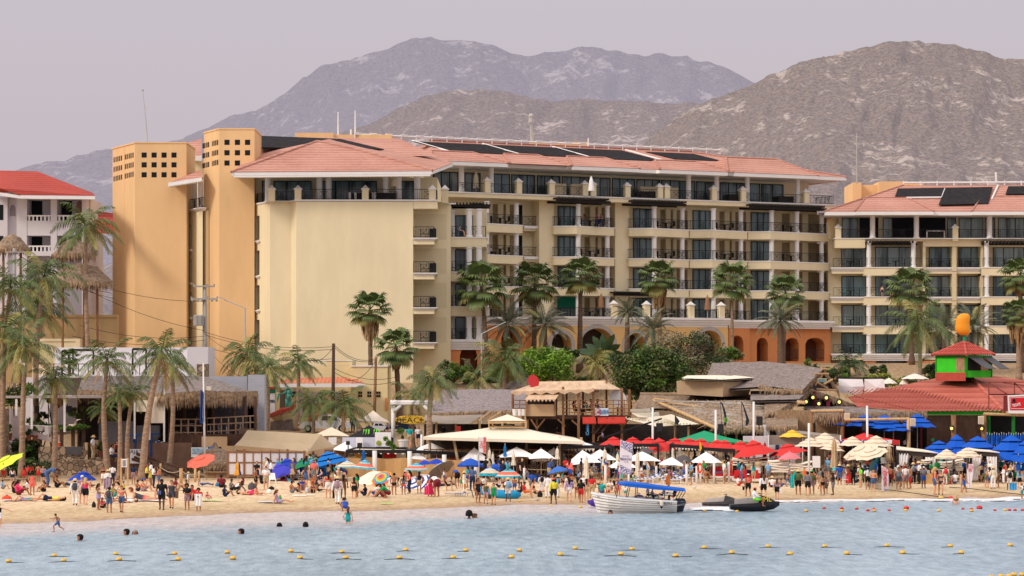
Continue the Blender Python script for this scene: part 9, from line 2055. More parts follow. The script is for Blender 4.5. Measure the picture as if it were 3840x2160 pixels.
 for q in'lr':segs+=[('ua',d['s'+q],d['e'+q],.05),('fa',d['e'+q],d['w'+q],.038),('ha',d['w'+q],d['w'+q]+(d['w'+q]-d['e'+q]).normalized()*.15,.035),('th',d['h'+q].lerp(d['k'+q],.12),d['k'+q],.075),('ca',d['k'+q],d['a'+q],.048),('ft',d['a'+q]-UP(.03),d['t'+q],.04)]
 D,Tt=[],[]
 for _,a,b,r in segs:
  a,b=np.array(a),np.array(b);ab=b-a;t=np.clip((co-a)@ab/(ab@ab),0,1);D.append(np.linalg.norm(co-a-t[:,None]*ab,axis=1)-r);Tt.append(t)
 ix=np.argmin(np.array(D),0);tt=np.array(Tt)[ix,np.arange(len(co))];rg_=np.array([s[0]for s in segs])[ix]
 faces=[tuple(p.vertices)for p in me.polygons]
 hv=co-np.array(hd);BODY[n]=dict(me=me,co=co,no=no,rg=rg_,t=tt,faces=faces,d=d,f=f,u=u,s2=s2,fw=fw,up=up,sd=sd,hf=hv@np.array(f),hu=hv@np.array(u),pt=(co-np.array(pel))@np.array(up),ext=(co[:,2].min(),co[:,2].max(),co[:,1].min(),co[:,1].max()))
 return BODY[n]
GAR={}
def GA(n,g):
 if(n,g)in GAR:return GAR[(n,g)]
 B_=body(n);r,t=B_['rg'],B_['t'];isin=lambda*a:np.isin(r,a);off=.014
 trunk=isin('ch','be');L=(B_['d']['che']-B_['d']['pel']).length;d=B_['d']
 mk={'t':trunk|((r=='ua')&(t<.72))|((r=='hp')&(B_['pt']>-.02)),'k':(trunk&(B_['pt']<L+.10))|((r=='hp')&(B_['pt']>0)),'l':trunk|isin('ua')|((r=='fa')&(t<.92))|((r=='hp')&(B_['pt']>-.06)),'i':trunk&(B_['pt']>L*.66)&(B_['pt']<L*1.02),'s':(trunk&(B_['pt']<L+.04))|(r=='hp'),'d':(trunk&(B_['pt']<L+.10))|(r=='hp')|((r=='th')&(t<.55)),'h':(r=='hp')|((r=='th')&(t<.68)),'p':(r=='hp')|(r=='th')|((r=='ca')&(t<.93)),'f':(r=='hp')&(B_['pt']<.06),'z':(r=='hp')|((r=='th')&(t<.42)),'S':(r=='hd')&(((B_['hf']<.015)&(B_['hu']>-.07))|(B_['hu']>.055)),'C':(r=='hd')&(B_['hu']>.045),'F':r=='ft'}
 mk['L']=mk['S'];mk['Q']=mk['S']
 m_=mk[g];off={'S':.016,'L':.02,'Q':.055,'C':.024,'t':.018,'l':.018,'d':.022,'h':.022,'p':.020,'z':.035}.get(g,.010)
 fs=[f for f in B_['faces']if m_[list(f)].all()];us=sorted({i for f in fs for i in f});mp={v:i for i,v in En(us)}
 mb=MB();q=B_['co'][us]+B_['no'][us]*off
 mb.v=[Vc(v)for v in q];mb.f=[tuple(mp[i]for i in f)for f in fs];mb.m=[0]*len(fs)
 hd,f,u=d['hd'],B_['f'],B_['u']
 if g=='L':mb.tb([hd-f*.06+u*.05,hd-f*.09-u*.04,d['nec']-f*.085-u*.02,d['nec'].lerp(d['pel'],.22)-B_['fw']*.12*-1*0-f*.12,d['nec'].lerp(d['pel'],.42)-f*.12],[.06,.078,.08,.06,.02],9)
 if g=='C':c=hd+u*.05+f*.06;s2=B_['s2'];mb.hx=None;mb.add([c-s2*.07,c+s2*.07,c+s2*.055+f*.12-u*.015,c-s2*.055+f*.12-u*.015],[(0,1,2,3)])
 me=bpy.data.meshes.new('gar');me.from_pydata([tuple(v)for v in mb.v],[],mb.f);me.materials.append(None);me.polygons.foreach_set('use_smooth',[True]*len(mb.f));GAR[(n,g)]=me;return me
def extra(n,g):
 if(n,g)in GAR:return GAR[(n,g)]
 B_=body(n);d=B_['d'];hd,f,u=d['hd'],B_['f'],B_['u'];mb=MB()
 if g=='O':
  mb.lt((0,0,0),[(.20,-.025),(.205,-.01),(.11,.015),(.10,.10),(.075,.135),(.01,.14)],14);M_=Matrix((tuple(B_['s2'])+(0,),tuple(f)+(0,),tuple(u)+(0,),(0,0,0,1))).transposed();mb.xf(Matrix.Translation(hd+u*.055)@M_)
 if g=='B':
  fw,up,sd=B_['fw'],B_['up'],B_['sd'];bk=fw*(-1 if fw.dot(f)>0 else 1);c=d['che']+bk*.20-up*.06
  mb.lt((0,0,0),[(.10,-.24),(.15,-.20),(.155,.0),(.12,.20),(.04,.25)],12,0,1,.62);M_=Matrix((tuple(sd)+(0,),tuple(bk)+(0,),tuple(up)+(0,),(0,0,0,1))).transposed();mb.xf(Matrix.Translation(c)@M_)
  for s_ in(-1,1):mb.tb([c+sd*s_*.1+up*.2,d['che']+sd*s_*.12+up*.15,d['che']-bk*.13+sd*s_*.12,d['che']-bk*.10+sd*s_*.14-up*.2],.02,5)
 if g=='W':
  c=d['pel'];mb.lt((c.x,c.y,0),[(.13,1.18),(.18,.98),(.22,.62),(.28,.25),(.30,.16)],16,0,1,.85,wob=lambda j,z:1+.06*(j%2)*(z<.9))
 me=bpy.data.meshes.new('ext');me.from_pydata([tuple(v)for v in mb.v],[],mb.f);me.materials.append(None);me.polygons.foreach_set('use_smooth',[True]*len(mb.f));GAR[(n,g)]=me;return me
PC={'w':((236,232,232),'white'),'k':((28,28,32),'black'),'n':((34,44,76),'navy'),'b':((40,84,176),'blue'),'r':((206,50,48),'red'),'c':((238,110,100),'coral'),'p':((226,60,110),'hot pink'),'o':((236,110,50),'orange'),'y':((226,214,70),'yellow'),'g':((30,150,84),'green'),'l':((130,226,70),'lime'),'t':((40,160,160),'teal'),'a':((120,170,206),'light blue'),'e':((120,120,128),'grey'),'d':((76,100,146),'denim'),'m':((120,36,50),'maroon'),'v':((176,156,200),'lilac'),'h':((190,168,130),'khaki'),'u':((110,74,54),'brown'),'f':((90,96,60),'olive'),'s':((70,72,84),'charcoal'),'q':((224,214,188),'cream'),'x':((160,130,140),'patterned')}
SKIN=[C((232,184,158),.6,.05),C((212,156,122),.6,.05),C((168,112,80),.6,.06),C((104,68,50),.6,.06)]
HAIR={'k':C((26,20,18)),'b':C((86,58,40)),'y':C((206,168,108)),'a':C((128,66,40)),'e':C((150,144,140))}
STRAW=C((222,190,136),var=.15,scale=8)
GW={'t':'T-shirt','k':'sleeveless top','l':'long sleeved shirt','i':'bikini top','s':'swimsuit','d':'dress','h':'shorts','p':'trousers','f':'briefs','z':'skirt','W':'long wrap'}
PW={'stand':'standing','hold':'standing','walk':'walking','run':'running','point':'pointing','sit':'sitting','sitlong':'reclining','chair':'seated','bend':'bending','crouch':'crouching','lie':'lying','prone':'lying propped'}
FWD={'f':'facing front','b':'back turned','l':'facing left','r':'facing right'}
LM=[(10,'by the lime umbrella'),(130,'left of the blue umbrella'),(314,'by the royal blue umbrella'),(440,'by the notice board'),(600,'by the stair posts'),(720,'near the coral umbrella'),(860,'by the palapa counter'),(960,'left of the violet umbrella'),(1060,'by the violet umbrella'),(1180,'right of the green umbrella'),(1280,'by the blue kiosk'),(1390,'by the cream tipped umbrella'),(1450,'by the rainbow umbrella'),(1548,'by the striped umbrella'),(1650,'by the grey lined umbrella'),(1740,'below the level blue umbrella'),(1840,'by the turquoise rimmed umbrella'),(1930,'by the blue dinghy'),(2000,'left of the vendors'),(2090,'by the vendors umbrella'),(2180,'behind the panga bow'),(2270,'left of the banner'),(2360,'by the beach club banner'),(2470,'right of the banner'),(2590,'by the life ring'),(2690,'before the first red sofa'),(2800,'before the second red sofa'),(2890,'left of the pink umbrella'),(2970,'below the pink umbrella'),(3060,'by the blank notice'),(3150,'by the folded tan umbrella'),(3230,'left of the teal canopy'),(3300,'by the no swimming flag'),(3390,'at the left cabana'),(3470,'by the plywood crate'),(3560,'by the draped mattresses'),(3637,'by the feather flag'),(3720,'at the right cabana'),(3800,'near the right edge')]
SEEN={}
def PS(px,y0,y1,ps,fc,sk,top,bot,hr,ex,Y=None,wet=0,where=None):
 B_=body(ps);z0,z1,ya,yb=B_['ext']
 if Y:p=P(px,y1,Y)
 else:
  p=G(px,y1)
  if wet or p.z<-.02:p=WP(px,y1)
 hpx=y1-y0
 s=hpx/F*p.y/((1-wet)*(z1-z0))if ps not in('lie','prone')else hpx/F*p.y/(yb-ya)
 if ps in('sit','sitlong','chair','crouch','bend'):s=min(1.1,max(.6,s))
 rz={'f':0,'b':pi,'l':-pi/2,'r':pi/2}[fc[0]]+{'':0,'+':.5,'-':-.5}[fc[1:]]
 o=NO('person',B_['me']);LO(o);o.location=p-UP(s*(z0 if not wet else wet*1.75));w_=1.1*rnd.uniform(.95,1.1)if ps not in('lie','prone')else 1;o.scale=(s*w_,s*w_,s);o.rotation_euler=(0,0,rz+rnd.uniform(-.2,.2))
 def part(nm,me,mat):
  c=NO(nm,me);LO(c);c.parent=o;c.material_slots[0].link='OBJECT';c.material_slots[0].material=mat
 o.material_slots[0].link='OBJECT';o.material_slots[0].material=SKIN[sk]
 def col(k):return C(PC[k][0],.85,.45 if k=='x'else .12,14 if k=='x'else 5)
 NM={'t':'shirt','k':'top','l':'shirt','i':'bikini_top','s':'swimsuit','d':'dress','h':'shorts','p':'trousers','f':'briefs','z':'skirt'}
 if top!='-':part(NM[top[0]],GA(ps,top[0]),col(top[1]))
 if bot!='-':part('wrap'if bot[0]=='W'else NM[bot[0]],extra(ps,'W')if bot[0]=='W'else GA(ps,bot[0]),col(bot[1]))
 if hr!='-':part('hair',GA(ps,hr[0]),HAIR[hr[1]])
 if bot!='-'and bot[0]=='p'or(fc[0]=='f'and ps=='walk'):part('shoes',GA(ps,'F'),C((60,52,48)))
 hat=''
 for e in ex.split('+'):
  if not e:continue
  if e=='O':part('hat',extra(ps,'O'),STRAW);hat=' and straw hat'
  elif e[0]=='C':part('cap',GA(ps,'C'),col(e[1]));hat=' and %s cap'%PC[e[1]][1]
  elif e[0]=='B':part('backpack',extra(ps,'B'),col(e[1]));hat=hat or' with %s backpack'%PC[e[1]][1]
 g=[]
 if top!='-':g.append(PC[top[1]][1]+' '+GW[top[0]])
 if bot!='-'and(top=='-'or not(hat and top[0]in'l')):g.append(PC[bot[1]][1]+' '+GW[bot[0]])
 if Y and not where:where='riding the black jet ski'if px>2800 else'in the panga boat'
 where=where or min(LM,key=lambda q_:abs(q_[0]-px))[1]
 pre='bare chested person'if top=='-'else'person'
 if wet>.5:lab='%s swimming, %s'%({'k':'dark haired person','e':'grey capped person','b':'brown haired person'}[hr[1]],WETL.get(int(px),'in the sea'))
 else:lab='%s%s%s %s %s'%(pre,(' in '+' and '.join(g)if g else''),hat,PW[ps],where)
 if lab in SEEN:lab=lab.replace(PW[ps],PW[ps]+' '+FWD[fc[0]])
 if lab in SEEN:lab=lab.replace('person',{'k':'dark haired','b':'brown haired','y':'fair haired','a':'auburn haired','e':'grey haired','-':'bald'}[hr[-1]]+' person',1)
 ww=lab.split()
 if len(ww)>16 and len(g)>1:lab=lab.replace(' and '+g[1],'',1)
 SEEN[lab]=1
 return TG(o,lab,'person','people on the beach')
WETL={304:'the nearest to the buoys at the left',478:'left of a pair',506:'right of a pair in a dark blue cap',907:'alone below the white panels',1047:'left of two below the violet umbrella',1146:'right of two below the violet umbrella',1759:'with shoulders out of the water',1777:'head close to the one with shoulders out',2289:'masked beside the children at the boat'}
def PE(cr,rows):
 if cr in CROP:ox,oy,k=*CROP[cr],K8
 elif cr=='P':ox,oy,k=0,0,1
 else:ox,oy,k=(int(cr)-1)*960,1240,KQ
 for r_ in rows.strip().split('\n'):
  a=r_.split();x,y0,y1=[float(v)for v in a[:3]];ps=a[3];ex='';Y=None;wet=0
  for e in a[9:]:
   if e[0]=='@':Y=float(e[1:])
   elif e[0]=='~':wet=float(e[1:])
   else:ex=e
  wh_=None
  if Y:wh_={'1':'on the stone wall'if Y<198.6 and x<1300 else'on the thatched deck'if x>1700 and y0<1000 else'at the stair top','2':'at the kiosk plinth'if Y>215 else'on the street behind the tents','3':'upstairs on the lookout bar'if y1==858 else'in the dark bar below','4':'in the shaded bar','P':'on a hotel balcony'}.get(cr)
  PS(ox+x*k,oy+y0*k,oy+y1*k,ps,a[4],int(a[5]),a[6],a[7],a[8],ex,Y,wet,wh_)
PE('a','''250 350 660 stand b 1 kw zn Lk
70 260 600 stand b 2 tw hr Sk
490 290 640 stand b 2 dr - Lk
570 290 600 stand f 2 tr hk Lk
650 285 580 stand l 2 tr hk Sk
770 265 620 stand b- 2 - hr Sk
870 300 660 hold f 1 tx hn Sk
960 260 740 bend r 2 td pd Sk
650 440 905 stand b 2 dc - Sk
380 590 890 sit r 2 lp hm Lk
290 610 850 sit r 2 kk hk Lk
530 580 800 sit l 1 tw hk Lk
880 600 830 sit f- 2 - hk Lk
60 590 770 sit r 1 ta he Sk
1150 505 740 sit r 2 kk hk Sk
490 500 1020 lie l+ 1 kt zv Lb
1000 330 1020 lie l 1 ky hn Lk
1510 575 1100 walk b 2 lw pw Sk +O+Bs
1650 500 1070 stand b 1 tx hd Se +Cw
1720 545 1085 walk b 0 kp hk Ly
1850 600 735 sitlong r 1 - hu Sk
2080 310 700 stand f 2 ik hw Lk
2170 390 790 hold f 3 lw pw Sk +O
2265 285 690 stand b 2 tw pn Sk
2410 515 700 sit l 2 - hk Sk
2480 615 790 sit l 1 ky hn Sk
1980 660 1190 hold r 2 iw zv Lk
2200 730 1250 stand b 2 kw hd Sk +Bs
2060 940 1160 sit b 2 ip hk La
2290 660 940 sit r 2 kl ht Sk
2450 705 1240 walk f 1 ic hd La
2500 460 1050 lie l 1 tw hu Sb
-15 1060 1530 point f 1 kk hw Sk
1170 1266 1640 run l 2 - hd Sk''')
PE('b','''110 280 680 stand b 2 tn hx Sk
375 280 720 hold r 1 ty hk La
465 225 710 stand l 2 tw hy Sk
515 305 750 hold r 2 tw pn Sk
620 320 760 hold l 2 kc hd Sk
200 585 815 sit r 2 - hn Sk
310 565 820 sit r 1 ic hx Sk +Cb
680 575 1190 walk f 3 tk hk Sk +Ck
880 595 1160 walk f 1 ds - Sb
980 535 800 sit r 1 tm hh Sk
1160 580 800 sit l 1 tf hh Sb
1210 435 720 stand r 1 lw hh Sk +O+Bs
1190 670 1200 hold f 2 tk hx Qk
1420 755 1210 hold f 2 tr he Qk
1290 690 1000 sit f 2 tr hn Sk
1600 845 1000 sit f+ 1 kp hw Sb
320 170 1010 prone r 1 ks fc Sa
1500 500 715 sitlong r 2 kw pd Sk
1880 480 740 sit b 2 tm hk Sk
2090 570 800 sit r 2 te hk Sk
2180 605 840 crouch r 3 kw hk Sk
1960 690 920 sit r 2 tn hn Sk
2440 350 890 lie r 1 - hp Sk
2300 595 700 sit l 1 tp hk Lk
2568 340 780 stand r 2 - hk Sk
720 10 345 stand b 2 lq pb Sk +O
1030 -30 310 stand f 3 tb hn Sk''')
PE('1','''935 1060 1296 stand r 2 tw ph Sk +O @198.2
1135 1130 1330 chair r 2 tw pn Sk @197.7
1180 1110 1320 stand f 1 km hk Lb @199
1600 1075 1330 stand b 2 tq ph Sk +Bb @200
1935 1090 1300 stand b 2 tw pk Sk @200.5
1520 1090 1330 stand b 2 tk pk Sk @200.6
1990 840 1040 stand r 2 lw pu Sk @201.5''')
PE('2','''545 805 915 sit r 2 - hr Sk @220.4
600 815 900 sit b 2 tr hb Sk @220.4
975 848 1020 stand f 3 lk pk Sk +Ck @211
1545 960 1180 stand b 1 tt hh Sb @203
1635 965 1150 stand f 1 tw hn Lb @204
1880 960 1130 stand f 2 tk hk Sk @206
1320 930 1030 stand b 1 te hn Sb @212''')
PE('3','''640 700 858 chair r 2 tp hk Lk @206
730 715 858 chair l 1 tt hk Lb @205.4
785 690 858 chair l 2 tv hk Sk @206.5
870 690 858 chair r 2 tb hk Sk @206
1195 685 858 stand l 2 tk pk Sk @207.5
455 965 1100 chair r 2 tk pk Sk @204.4
905 1030 1110 chair l 2 tv hk Lk @203''')
PE('4','''1385 1085 1200 chair r 2 tw pk Sk @200.5''')
PE('P','''2191 803 851 stand l 2 ko pd Lk @276.4
2238 803 852 hold f 2 kk pn Lk @276.6
2254 802 852 hold f 2 ks pn Lk @276.9
1726 846 884 chair r 1 te hn Sk @245
1844 923 960 chair r 1 tw pk Sk @272
3308 1072 1110 stand f 1 iw hn Lb @287
3344 1058 1110 stand b 2 tk hk Sk @287
304 2003 2027 stand l 2 - - Sk ~.87
478 1983 2007 stand l 2 - - Sk ~.87
507 1986 2003 stand f 2 - - Se ~.9
908 1982 2002 stand l 2 - - Sk ~.89
1048 1960 1975 stand b 2 - - Sk ~.91
1146 1957 1976 stand b 2 - - Sk ~.89
1759 1916 1946 stand b 3 - - Qk ~.82
1777 1925 1942 stand r 2 - - Sb ~.9
1305 1900 1964 stand b 0 st - Lb ~.36
3585 1854 1892 stand b 1 iu - Ly ~.5
2289 1912 1926 stand f 2 - - Sk ~.9''')
PE('c','''200 320 790 hold f 1 tw hh Sb
460 785 1070 sitlong r 1 dv - Lb
730 605 850 sit r 2 - he Sk
840 645 830 sit l 2 - hn Lk
930 530 800 sit f 2 kb hx Sk
1000 330 720 stand b 1 kd hd Lb
1140 500 690 sit f 2 io ho Sb
1230 600 740 sit r 2 tn hk Sr
1150 640 850 sit f 2 im hk Lk
1270 640 830 sitlong r 2 - hk Sk
1350 520 720 sit f 1 tx hn Lb
1455 430 950 stand b 1 ir hw Lk
1520 440 760 stand f 1 th hn Sb
1590 435 740 hold l 1 tw zn Lk
1640 530 1075 walk b 2 lw pw Sk +O+Bx
1760 480 960 stand b 3 su - Lk
1780 335 720 bend l 1 sn - Sk +Ct
1975 530 970 stand b 1 ik hk Lk
2035 465 940 stand l 2 tg hk Lk
2180 670 905 sit l 1 tk hn Sk
2420 670 920 sit l 1 tw hb Sk +Cf
2560 660 930 sit l 1 tp hm Sk
1790 960 1215 crouch b 2 sb - Qk
30 720 900 sitlong r 1 ic fc Sb
1400 600 700 sit l 1 tv hw Sy'''.replace(' Sr',' Sk'))
PE('d','''60 690 1110 crouch l 2 tg hm Sk
205 610 1055 stand b 2 - fk Sk +Ck
395 655 1050 stand b 2 ke fc Lk
430 565 900 stand r 1 tc hk Lk +O
515 555 1030 stand l 1 kr pn Lk
130 660 980 stand b 1 tw hw Sk
280 720 880 bend l 2 - hk Sk
710 580 1020 stand b 2 kk hh Lk
930 680 1080 stand b 2 kp Wp Lk
1060 680 1090 bend b+ 2 kw hm Lk
1215 530 830 stand l 2 kw hd Sk
1150 680 960 chair r 1 - hn Sb
1270 680 960 chair r 1 kk hk La
1370 700 920 chair r 2 ik hk Sk
1470 550 880 bend b+ 2 kb hk Sk
1680 470 900 stand l 2 tt hb Lk
1610 580 1010 hold r 2 lq pw Sk +O
1780 480 970 stand b 2 td pn Sk
1890 715 1210 stand f+ 2 sk - Lk
2050 790 1230 walk f 1 kf fv Ly
2205 815 1250 walk f 1 dg - Lk
1990 670 880 sit l 2 tw hk Sk
2310 705 900 sit l 1 kw hn Sk
2420 740 900 sit f 1 tm hk Lb
2500 715 1190 walk b 3 tw hw Sk +O+Ba
1960 300 560 stand b 1 tf hh Sk +Ck
2060 280 560 stand l 1 tk pk Sk
2290 280 520 stand b 1 tw ph Sb
2480 250 560 stand r 1 tv hn Sb
1465 245 400 stand l 1 - hr Sk
1560 700 900 stand b 2 kg zg Sk''')
PE('e','''85 255 500 stand f 2 tk pk Sk
75 390 620 sit f 2 tn pk Sk
260 310 560 stand l 3 tw pk Sk +Cw
625 310 600 stand b 1 ta hh Sb
885 265 500 stand l 1 tt hk Sk
840 370 540 sit l 1 ic hr Ly
1005 275 540 stand f 1 kw hn Se
395 585 1010 stand b 1 tb he Sk
50 690 1010 stand b 2 - hb Sk
140 680 920 stand r 2 ts pk Sk
170 790 1090 chair l 1 ts hk Sb
270 790 1105 chair r 1 tr ho Sk
480 740 1050 sitlong r 1 ik fk Sk
720 650 1110 stand b 2 lw pw Sk +Ck
600 640 1000 stand b 3 lw pw Sk +Bk
840 725 1235 walk b 3 ly hk Sk +Cr
925 660 1110 stand r 2 ta pw Sk +O+Bn
1010 600 900 stand r 1 tt hk Sk
1020 660 900 stand b 1 tx hk Sb
1095 680 920 stand l 1 tw hn Sb
1150 715 1180 walk b 1 lv hw Lk
1205 640 920 stand b 2 - hk Sk
1340 585 860 stand l 2 ta hn Sk +Cn
1410 530 760 stand f 2 lw pw Sk +O
1390 740 1210 walk b 2 tk hr Sk
1310 690 1130 stand b 2 th fk Lk
1440 660 1000 stand f 1 tw hk Sb
1500 725 1170 stand b 1 ih fh Lk
1610 665 1110 stand b 1 tr ph Sb
1820 450 760 stand r 1 dt - Ly
1925 410 810 stand l 2 - hc Sk
1810 775 1010 sit b 1 tt hd Sy
1790 700 900 sit l 2 - hk Sk
1980 750 960 sit f 2 tw hk Sk
1930 880 1010 sit f 1 tq hr Sk +O
2170 450 790 hold r 1 tw hr Sy +O
2070 720 1000 bend r 2 - hk Sk
2140 770 1080 stand b 2 kc hc Sk
2280 880 1090 stand b 1 tw ht Sr
1860 1080 1400 stand r 2 kt hr Sk
1930 1120 1385 stand l 2 tr hm Sk
2000 1135 1395 stand l 2 tg ht Sk
1120 460 680 sit l 1 ir hk Sb
1160 560 760 sit l 2 tr hk Sk'''.replace(' Sr',' Sk'))
PE('f','''30 460 790 hold l 2 tw pw Sk +Cn
210 330 660 stand r 2 - hn Sk
430 215 520 hold f 1 - hp Sk
340 380 640 sit r 2 - hr Sk
590 545 870 hold l 2 te ph Se +Br
890 360 780 stand r 2 - hb Se
1035 385 850 stand l 1 ta hf Sb
1320 510 815 chair b 2 - hh Sk
1410 530 815 chair r 2 ik fk Lk
1265 540 800 chair f 1 lw pn Sk
1990 665 870 sit r 2 tw hr Sk
2180 630 1085 walk b 2 kc hk Sk +Cw
2490 640 1120 walk b 1 lw hk Lb
2100 420 620 stand l 2 tw pk Sk
1390 400 540 stand f 2 tw hn Sk
2400 530 720 sit f 2 to hg Sk
2500 500 720 stand b 1 tm hk Lb
170 955 1150 chair r 2 tw pk Sk @150.6
270 975 1170 chair r 1 kb hn Sk @150.2
460 960 1150 chair l 1 tw hb Sk +Cr @150.8
680 960 1170 chair l 2 tk pk Sk @150.4
2330 905 1285 chair r 2 lw hl Sk +Cr @151.2''')
PE('g','''85 700 850 sit f 2 - hk Sk
85 790 1005 sit b 1 tw hn Sk +O
180 820 1250 walk b 1 kx hk Lb
270 830 990 sit r 2 - hb Sk
610 660 1155 stand b 2 tg hk Sk +O+Bf
735 610 920 stand f 1 do - La
800 690 1175 stand b 1 le hk Sk +Cn
885 670 1145 stand b 2 to hx Sk +Cg+Bf
950 690 960 hold l 2 tc hk Lk
1060 620 1045 walk r 2 te hh Sk
1100 700 1160 stand b 2 ih fk Lk
1310 715 1165 hold l 3 tk he Sk
1165 790 1130 stand b 2 te he Sk
1440 550 955 stand b 2 tb hd Sk +O
1550 490 820 hold f 3 tw pw Sk +Cr
1620 560 955 stand l 3 dr Wr Sk +O
1720 590 950 stand b 2 tk pk Sk
1870 590 1005 hold l 1 tl hh Lk
1820 575 900 stand r 2 tw hn Sk +O
2010 600 1055 stand b 2 tw hk Sk +Ce
1950 570 920 stand b 2 tn pk Sk +Ck
2120 640 1095 hold f 1 - hd Sb
2470 570 985 stand b 2 - hm Sk
2440 300 620 stand b 2 td pk Sk
1600 320 620 stand b 2 tw pk Sk
1230 320 600 stand l 2 tq ph Sk
970 195 350 sit f 2 tb hk Sk
1080 310 520 stand b 2 th pk Sk
1450 430 560 sit f 2 tg hk Lk
430 640 900 stand l 2 tx hk Sk +O
340 580 860 hold r 2 to pk Sk
540 650 960 stand r 2 tt hk Sk +O''')
PE('h','''50 600 1045 stand f 2 ke hs Sk
110 570 990 stand l 2 - hb Sk
20 545 900 stand f 1 tw hk Sk
195 570 1025 stand b 2 lw hx Sb
245 580 900 stand b 2 tu hk Lk
290 570 1030 stand l 2 - he Sk
350 520 930 stand b 3 tw pk Sk +O+Be
470 495 940 stand l 3 tw pk Sk +O
555 590 1020 hold f 3 te hb Sk +Cw
775 600 1155 stand r 1 kr hd Ly
830 660 1045 stand b 1 te hk Lk
900 660 1155 walk f 1 is fs Ly +Cf
1000 580 955 stand b 2 lw pw Sk +Cr+Br
1085 535 740 sit l 2 tf hk Sk
1150 540 720 sit f 2 tn hk Sk +Cr
1150 600 880 sit b 2 te hk Sk
820 510 760 stand l 2 tw hk Sk
740 560 760 stand r 1 tw hn Sk
1310 690 1105 stand r 1 - hh Sk
1370 770 1110 walk r 2 db - Sk
1680 500 900 hold f 1 kq hk Lb
1800 550 1010 hold r 1 te hf Sb +Cf
1835 495 800 stand r 2 - hn Sk
1885 600 1025 stand b 1 iw hd Lk +Cn
1960 600 1035 stand b 2 lq pw Sk +O
2060 600 1015 stand l 2 ts hu Sk
2165 600 930 hold l 2 lw pw Sk
2285 640 1065 walk b 3 tw hw Sk +O+Bk
2230 575 820 stand b 2 tq pk Sk +O
2360 590 880 sit l 2 tg hk Sk
2490 680 1015 stand b 1 ta hk Lb
2535 930 1255 stand l 2 tw ht Sk +Bk
2170 520 700 stand r 2 tw pk Sk
2110 480 660 stand l 2 tk pk Sk +Cw
2260 520 700 stand b 2 te pk Sk
2330 500 700 stand f 2 tk pk Sk
2530 530 760 stand b 1 ta hk Sk +Ck
1150 425 560 stand f 2 tu pk Sk
1100 430 560 stand b 2 tb pk Sk
210 420 560 stand b 1 tb hk Sb
620 390 520 stand f 2 tk pk Sk
1560 480 700 stand b 2 tk pk Sk
1060 700 940 sit f 2 tx hr Lk''')
for n in('stand','sit','hold'):PJ[n+'2']=PJ[n]
cm,cmat,rg=MB(),[],RD(12)
def slot(m_):
 if m_ not in cmat:cmat.append(m_)
 return cmat.index(m_)
for i in Rn(330):
 px=rg.uniform(*rg.choice(((940,1300),(1790,2330),(1900,2600),(2600,2900),(2880,3840),(3100,3840),(3330,3840))));n=rg.choice(('stand2','stand2','hold2','sit2'));p=G(px,rg.uniform(1756,1816));B_=body(n);T_=Matrix.Translation(p)@Matrix.Rotation(rg.uniform(0,6.3),4,'Z')@Matrix.Scale(rg.uniform(.88,1),4)
 for me,mt in((B_['me'],rg.choice(SKIN)),(GA(n,rg.choice('ttkl')),C(PC[rg.choice('wwwkknbracgtaedh')][0])),(GA(n,rg.choice('hhp')),C(PC[rg.choice('wkknbhde')][0])),(GA(n,rg.choice('SSL')),HAIR[rg.choice('kkkby')])):cm.add([T_@v.co for v in me.vertices],[tuple(q_.vertices)for q_ in me.polygons],slot(mt))
TG(cm.bd('crowd',cmat,None,True),kind='stuff')
def HE(lab,name,cat,cr,x,y0,y1,w,mat,feet,th=.05,Yo=-.3):
 ox,oy=CROP[cr];px=ox+x*K8;Y=G(px,oy+feet*K8).y+Yo;m=MB();h=w*K8/2;x0,x1,z0,z1=PX(px-h,Y),PX(px+h,Y),PZ(oy+y1*K8,Y),PZ(oy+y0*K8,Y);n=5
 for i in Rn(n):
  u0,u1=i/n,(i+1)/n;xa,xb=lp2(x0,x1,u0),lp2(x0,x1,u1);ya,yb=Y+.05*(i%2),Y+.05*((i+1)%2);m.hx([(xa+.03*(.5-u0),ya,z0),(xb+.03*(.5-u1),yb,z0),(xb+.03*(.5-u1),yb+th,z0),(xa+.03*(.5-u0),ya+th,z0)],[(xa,ya,z1),(xb,yb,z1),(xb,yb+th,z1),(xa,ya+th,z1)])
 return TG(m.bd(name,mat),lab,cat)
HE('tray board of colourful trinkets held by the white dressed vendor','souvenir_board','board','a',2160,560,770,150,C((150,130,150),var=.9,scale=9),790)
HE('white towel held by the curly haired child in red','towel','towel','b',1410,870,1110,150,WT,1210);HE('brown tote bag held by the person in the charcoal dress','tote_bag','bag','b',980,810,960,70,C((130,104,80)),1160);HE('blue and white bottle pack held by the person in black','bottle_pack','pack','b',635,810,885,60,C((90,120,200)),1190)
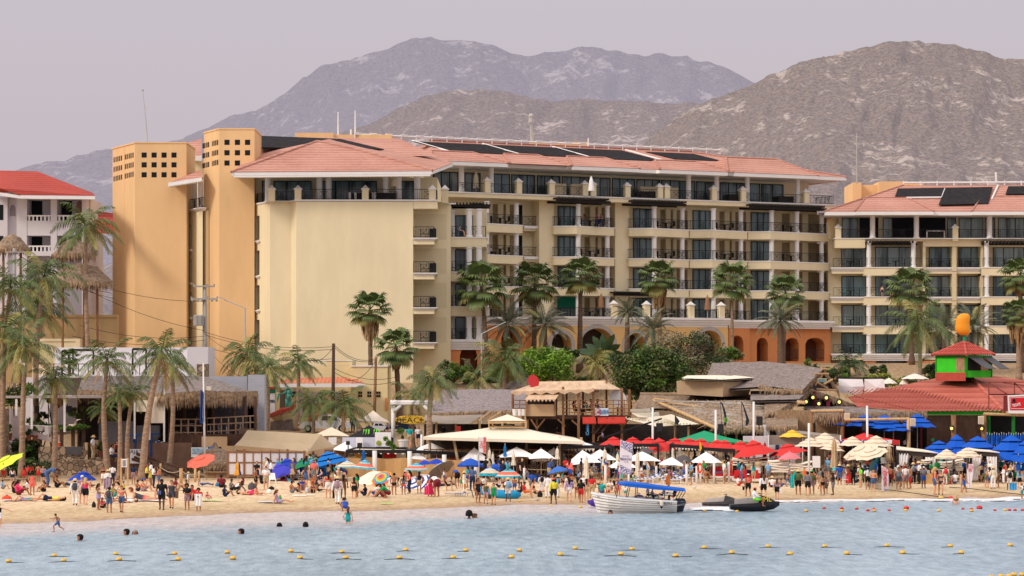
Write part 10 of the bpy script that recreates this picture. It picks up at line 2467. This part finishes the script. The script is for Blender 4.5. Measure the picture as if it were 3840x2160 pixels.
HE('turquoise printed wrap held up beside the green shirted vendor','printed_wrap','cloth','g',490,750,1020,90,C((40,190,190),var=.3,scale=8),1155);HE('bright pink wrap trailing from the bending person','printed_wrap','cloth','d',870,880,1050,120,C((228,60,110)),1080);HE('striped scarves hanging from the vendor with a red backpack','scarf_bundle','scarves','f',560,680,850,90,C((190,110,60),var=.9,scale=12),870);HE('orange striped towels hung on the vendor at the banner','scarf_bundle','towels','f',40,620,785,70,C((214,110,60),var=.8,scale=12),790)
HE('striped green and blue cooler bag held beside the bare chested person','cooler_bag','bag','f',180,490,625,120,C((80,170,180),var=.7,scale=7),660);HE('white plastic bag held by the person with long brown hair','plastic_bag','bag','g',255,1040,1140,50,WT,1250);HE('teal beach bag held under the banner','beach_bag','bag','e',2200,590,720,70,C((90,200,186)),790);HE('black fins carried by the person in the coral top','swim_fins','fins','f',2085,880,955,50,DK,1085);HE('grey towel hanging from the person in black briefs','towel','towel','g',1180,920,1030,60,C((100,96,98)),1130);HE('red bag held beside the white shirted person with striped shorts','beach_bag','bag','h',290,800,930,55,C((206,50,46)),1030);HE('light blue towel over the arm of the blue shirted person','towel','towel','g',1330,600,670,70,C((110,214,214)),955);HE('colourful blankets hanging beside the vendor with red backpack at the mattresses','blanket_bundle','blankets','h',1060,720,920,60,C((120,130,90),var=.9,scale=10),955);HE('blue and white flag cloth hanging at the right frame edge','flag_cloth','flag','h',2360,920,1060,150,C((60,150,206),var=.2),1255);HE('cream cloth held by the person at the right cabana','printed_wrap','cloth','h',1660,580,760,70,CW,900);HE('orange handbag carried by the straw hatted vendor in cream','handbag','bag','d',1630,830,930,50,C((214,160,80)),1010);HE('black board bag standing beside the white dressed vendor','board_bag','bag','c',1560,680,960,50,DK,970)
m=MB();b_=G(3100,1850)
for i in Rn(18):
 t0,t1=2*pi*i/18,2*pi*(i+1)/18;c=P(3108,1786,b_.y);m.tb([c+W3(cos(t0)*.19,0,sin(t0)*.12),c+W3(cos(t1)*.19,0,sin(t1)*.12)],.018,5)
TG(m.bd('hoop',C((190,160,140))),'pale wooden hoop held up beside the person in black briefs','hoop')
for o in PROTOS:bpy.data.objects.remove(o)
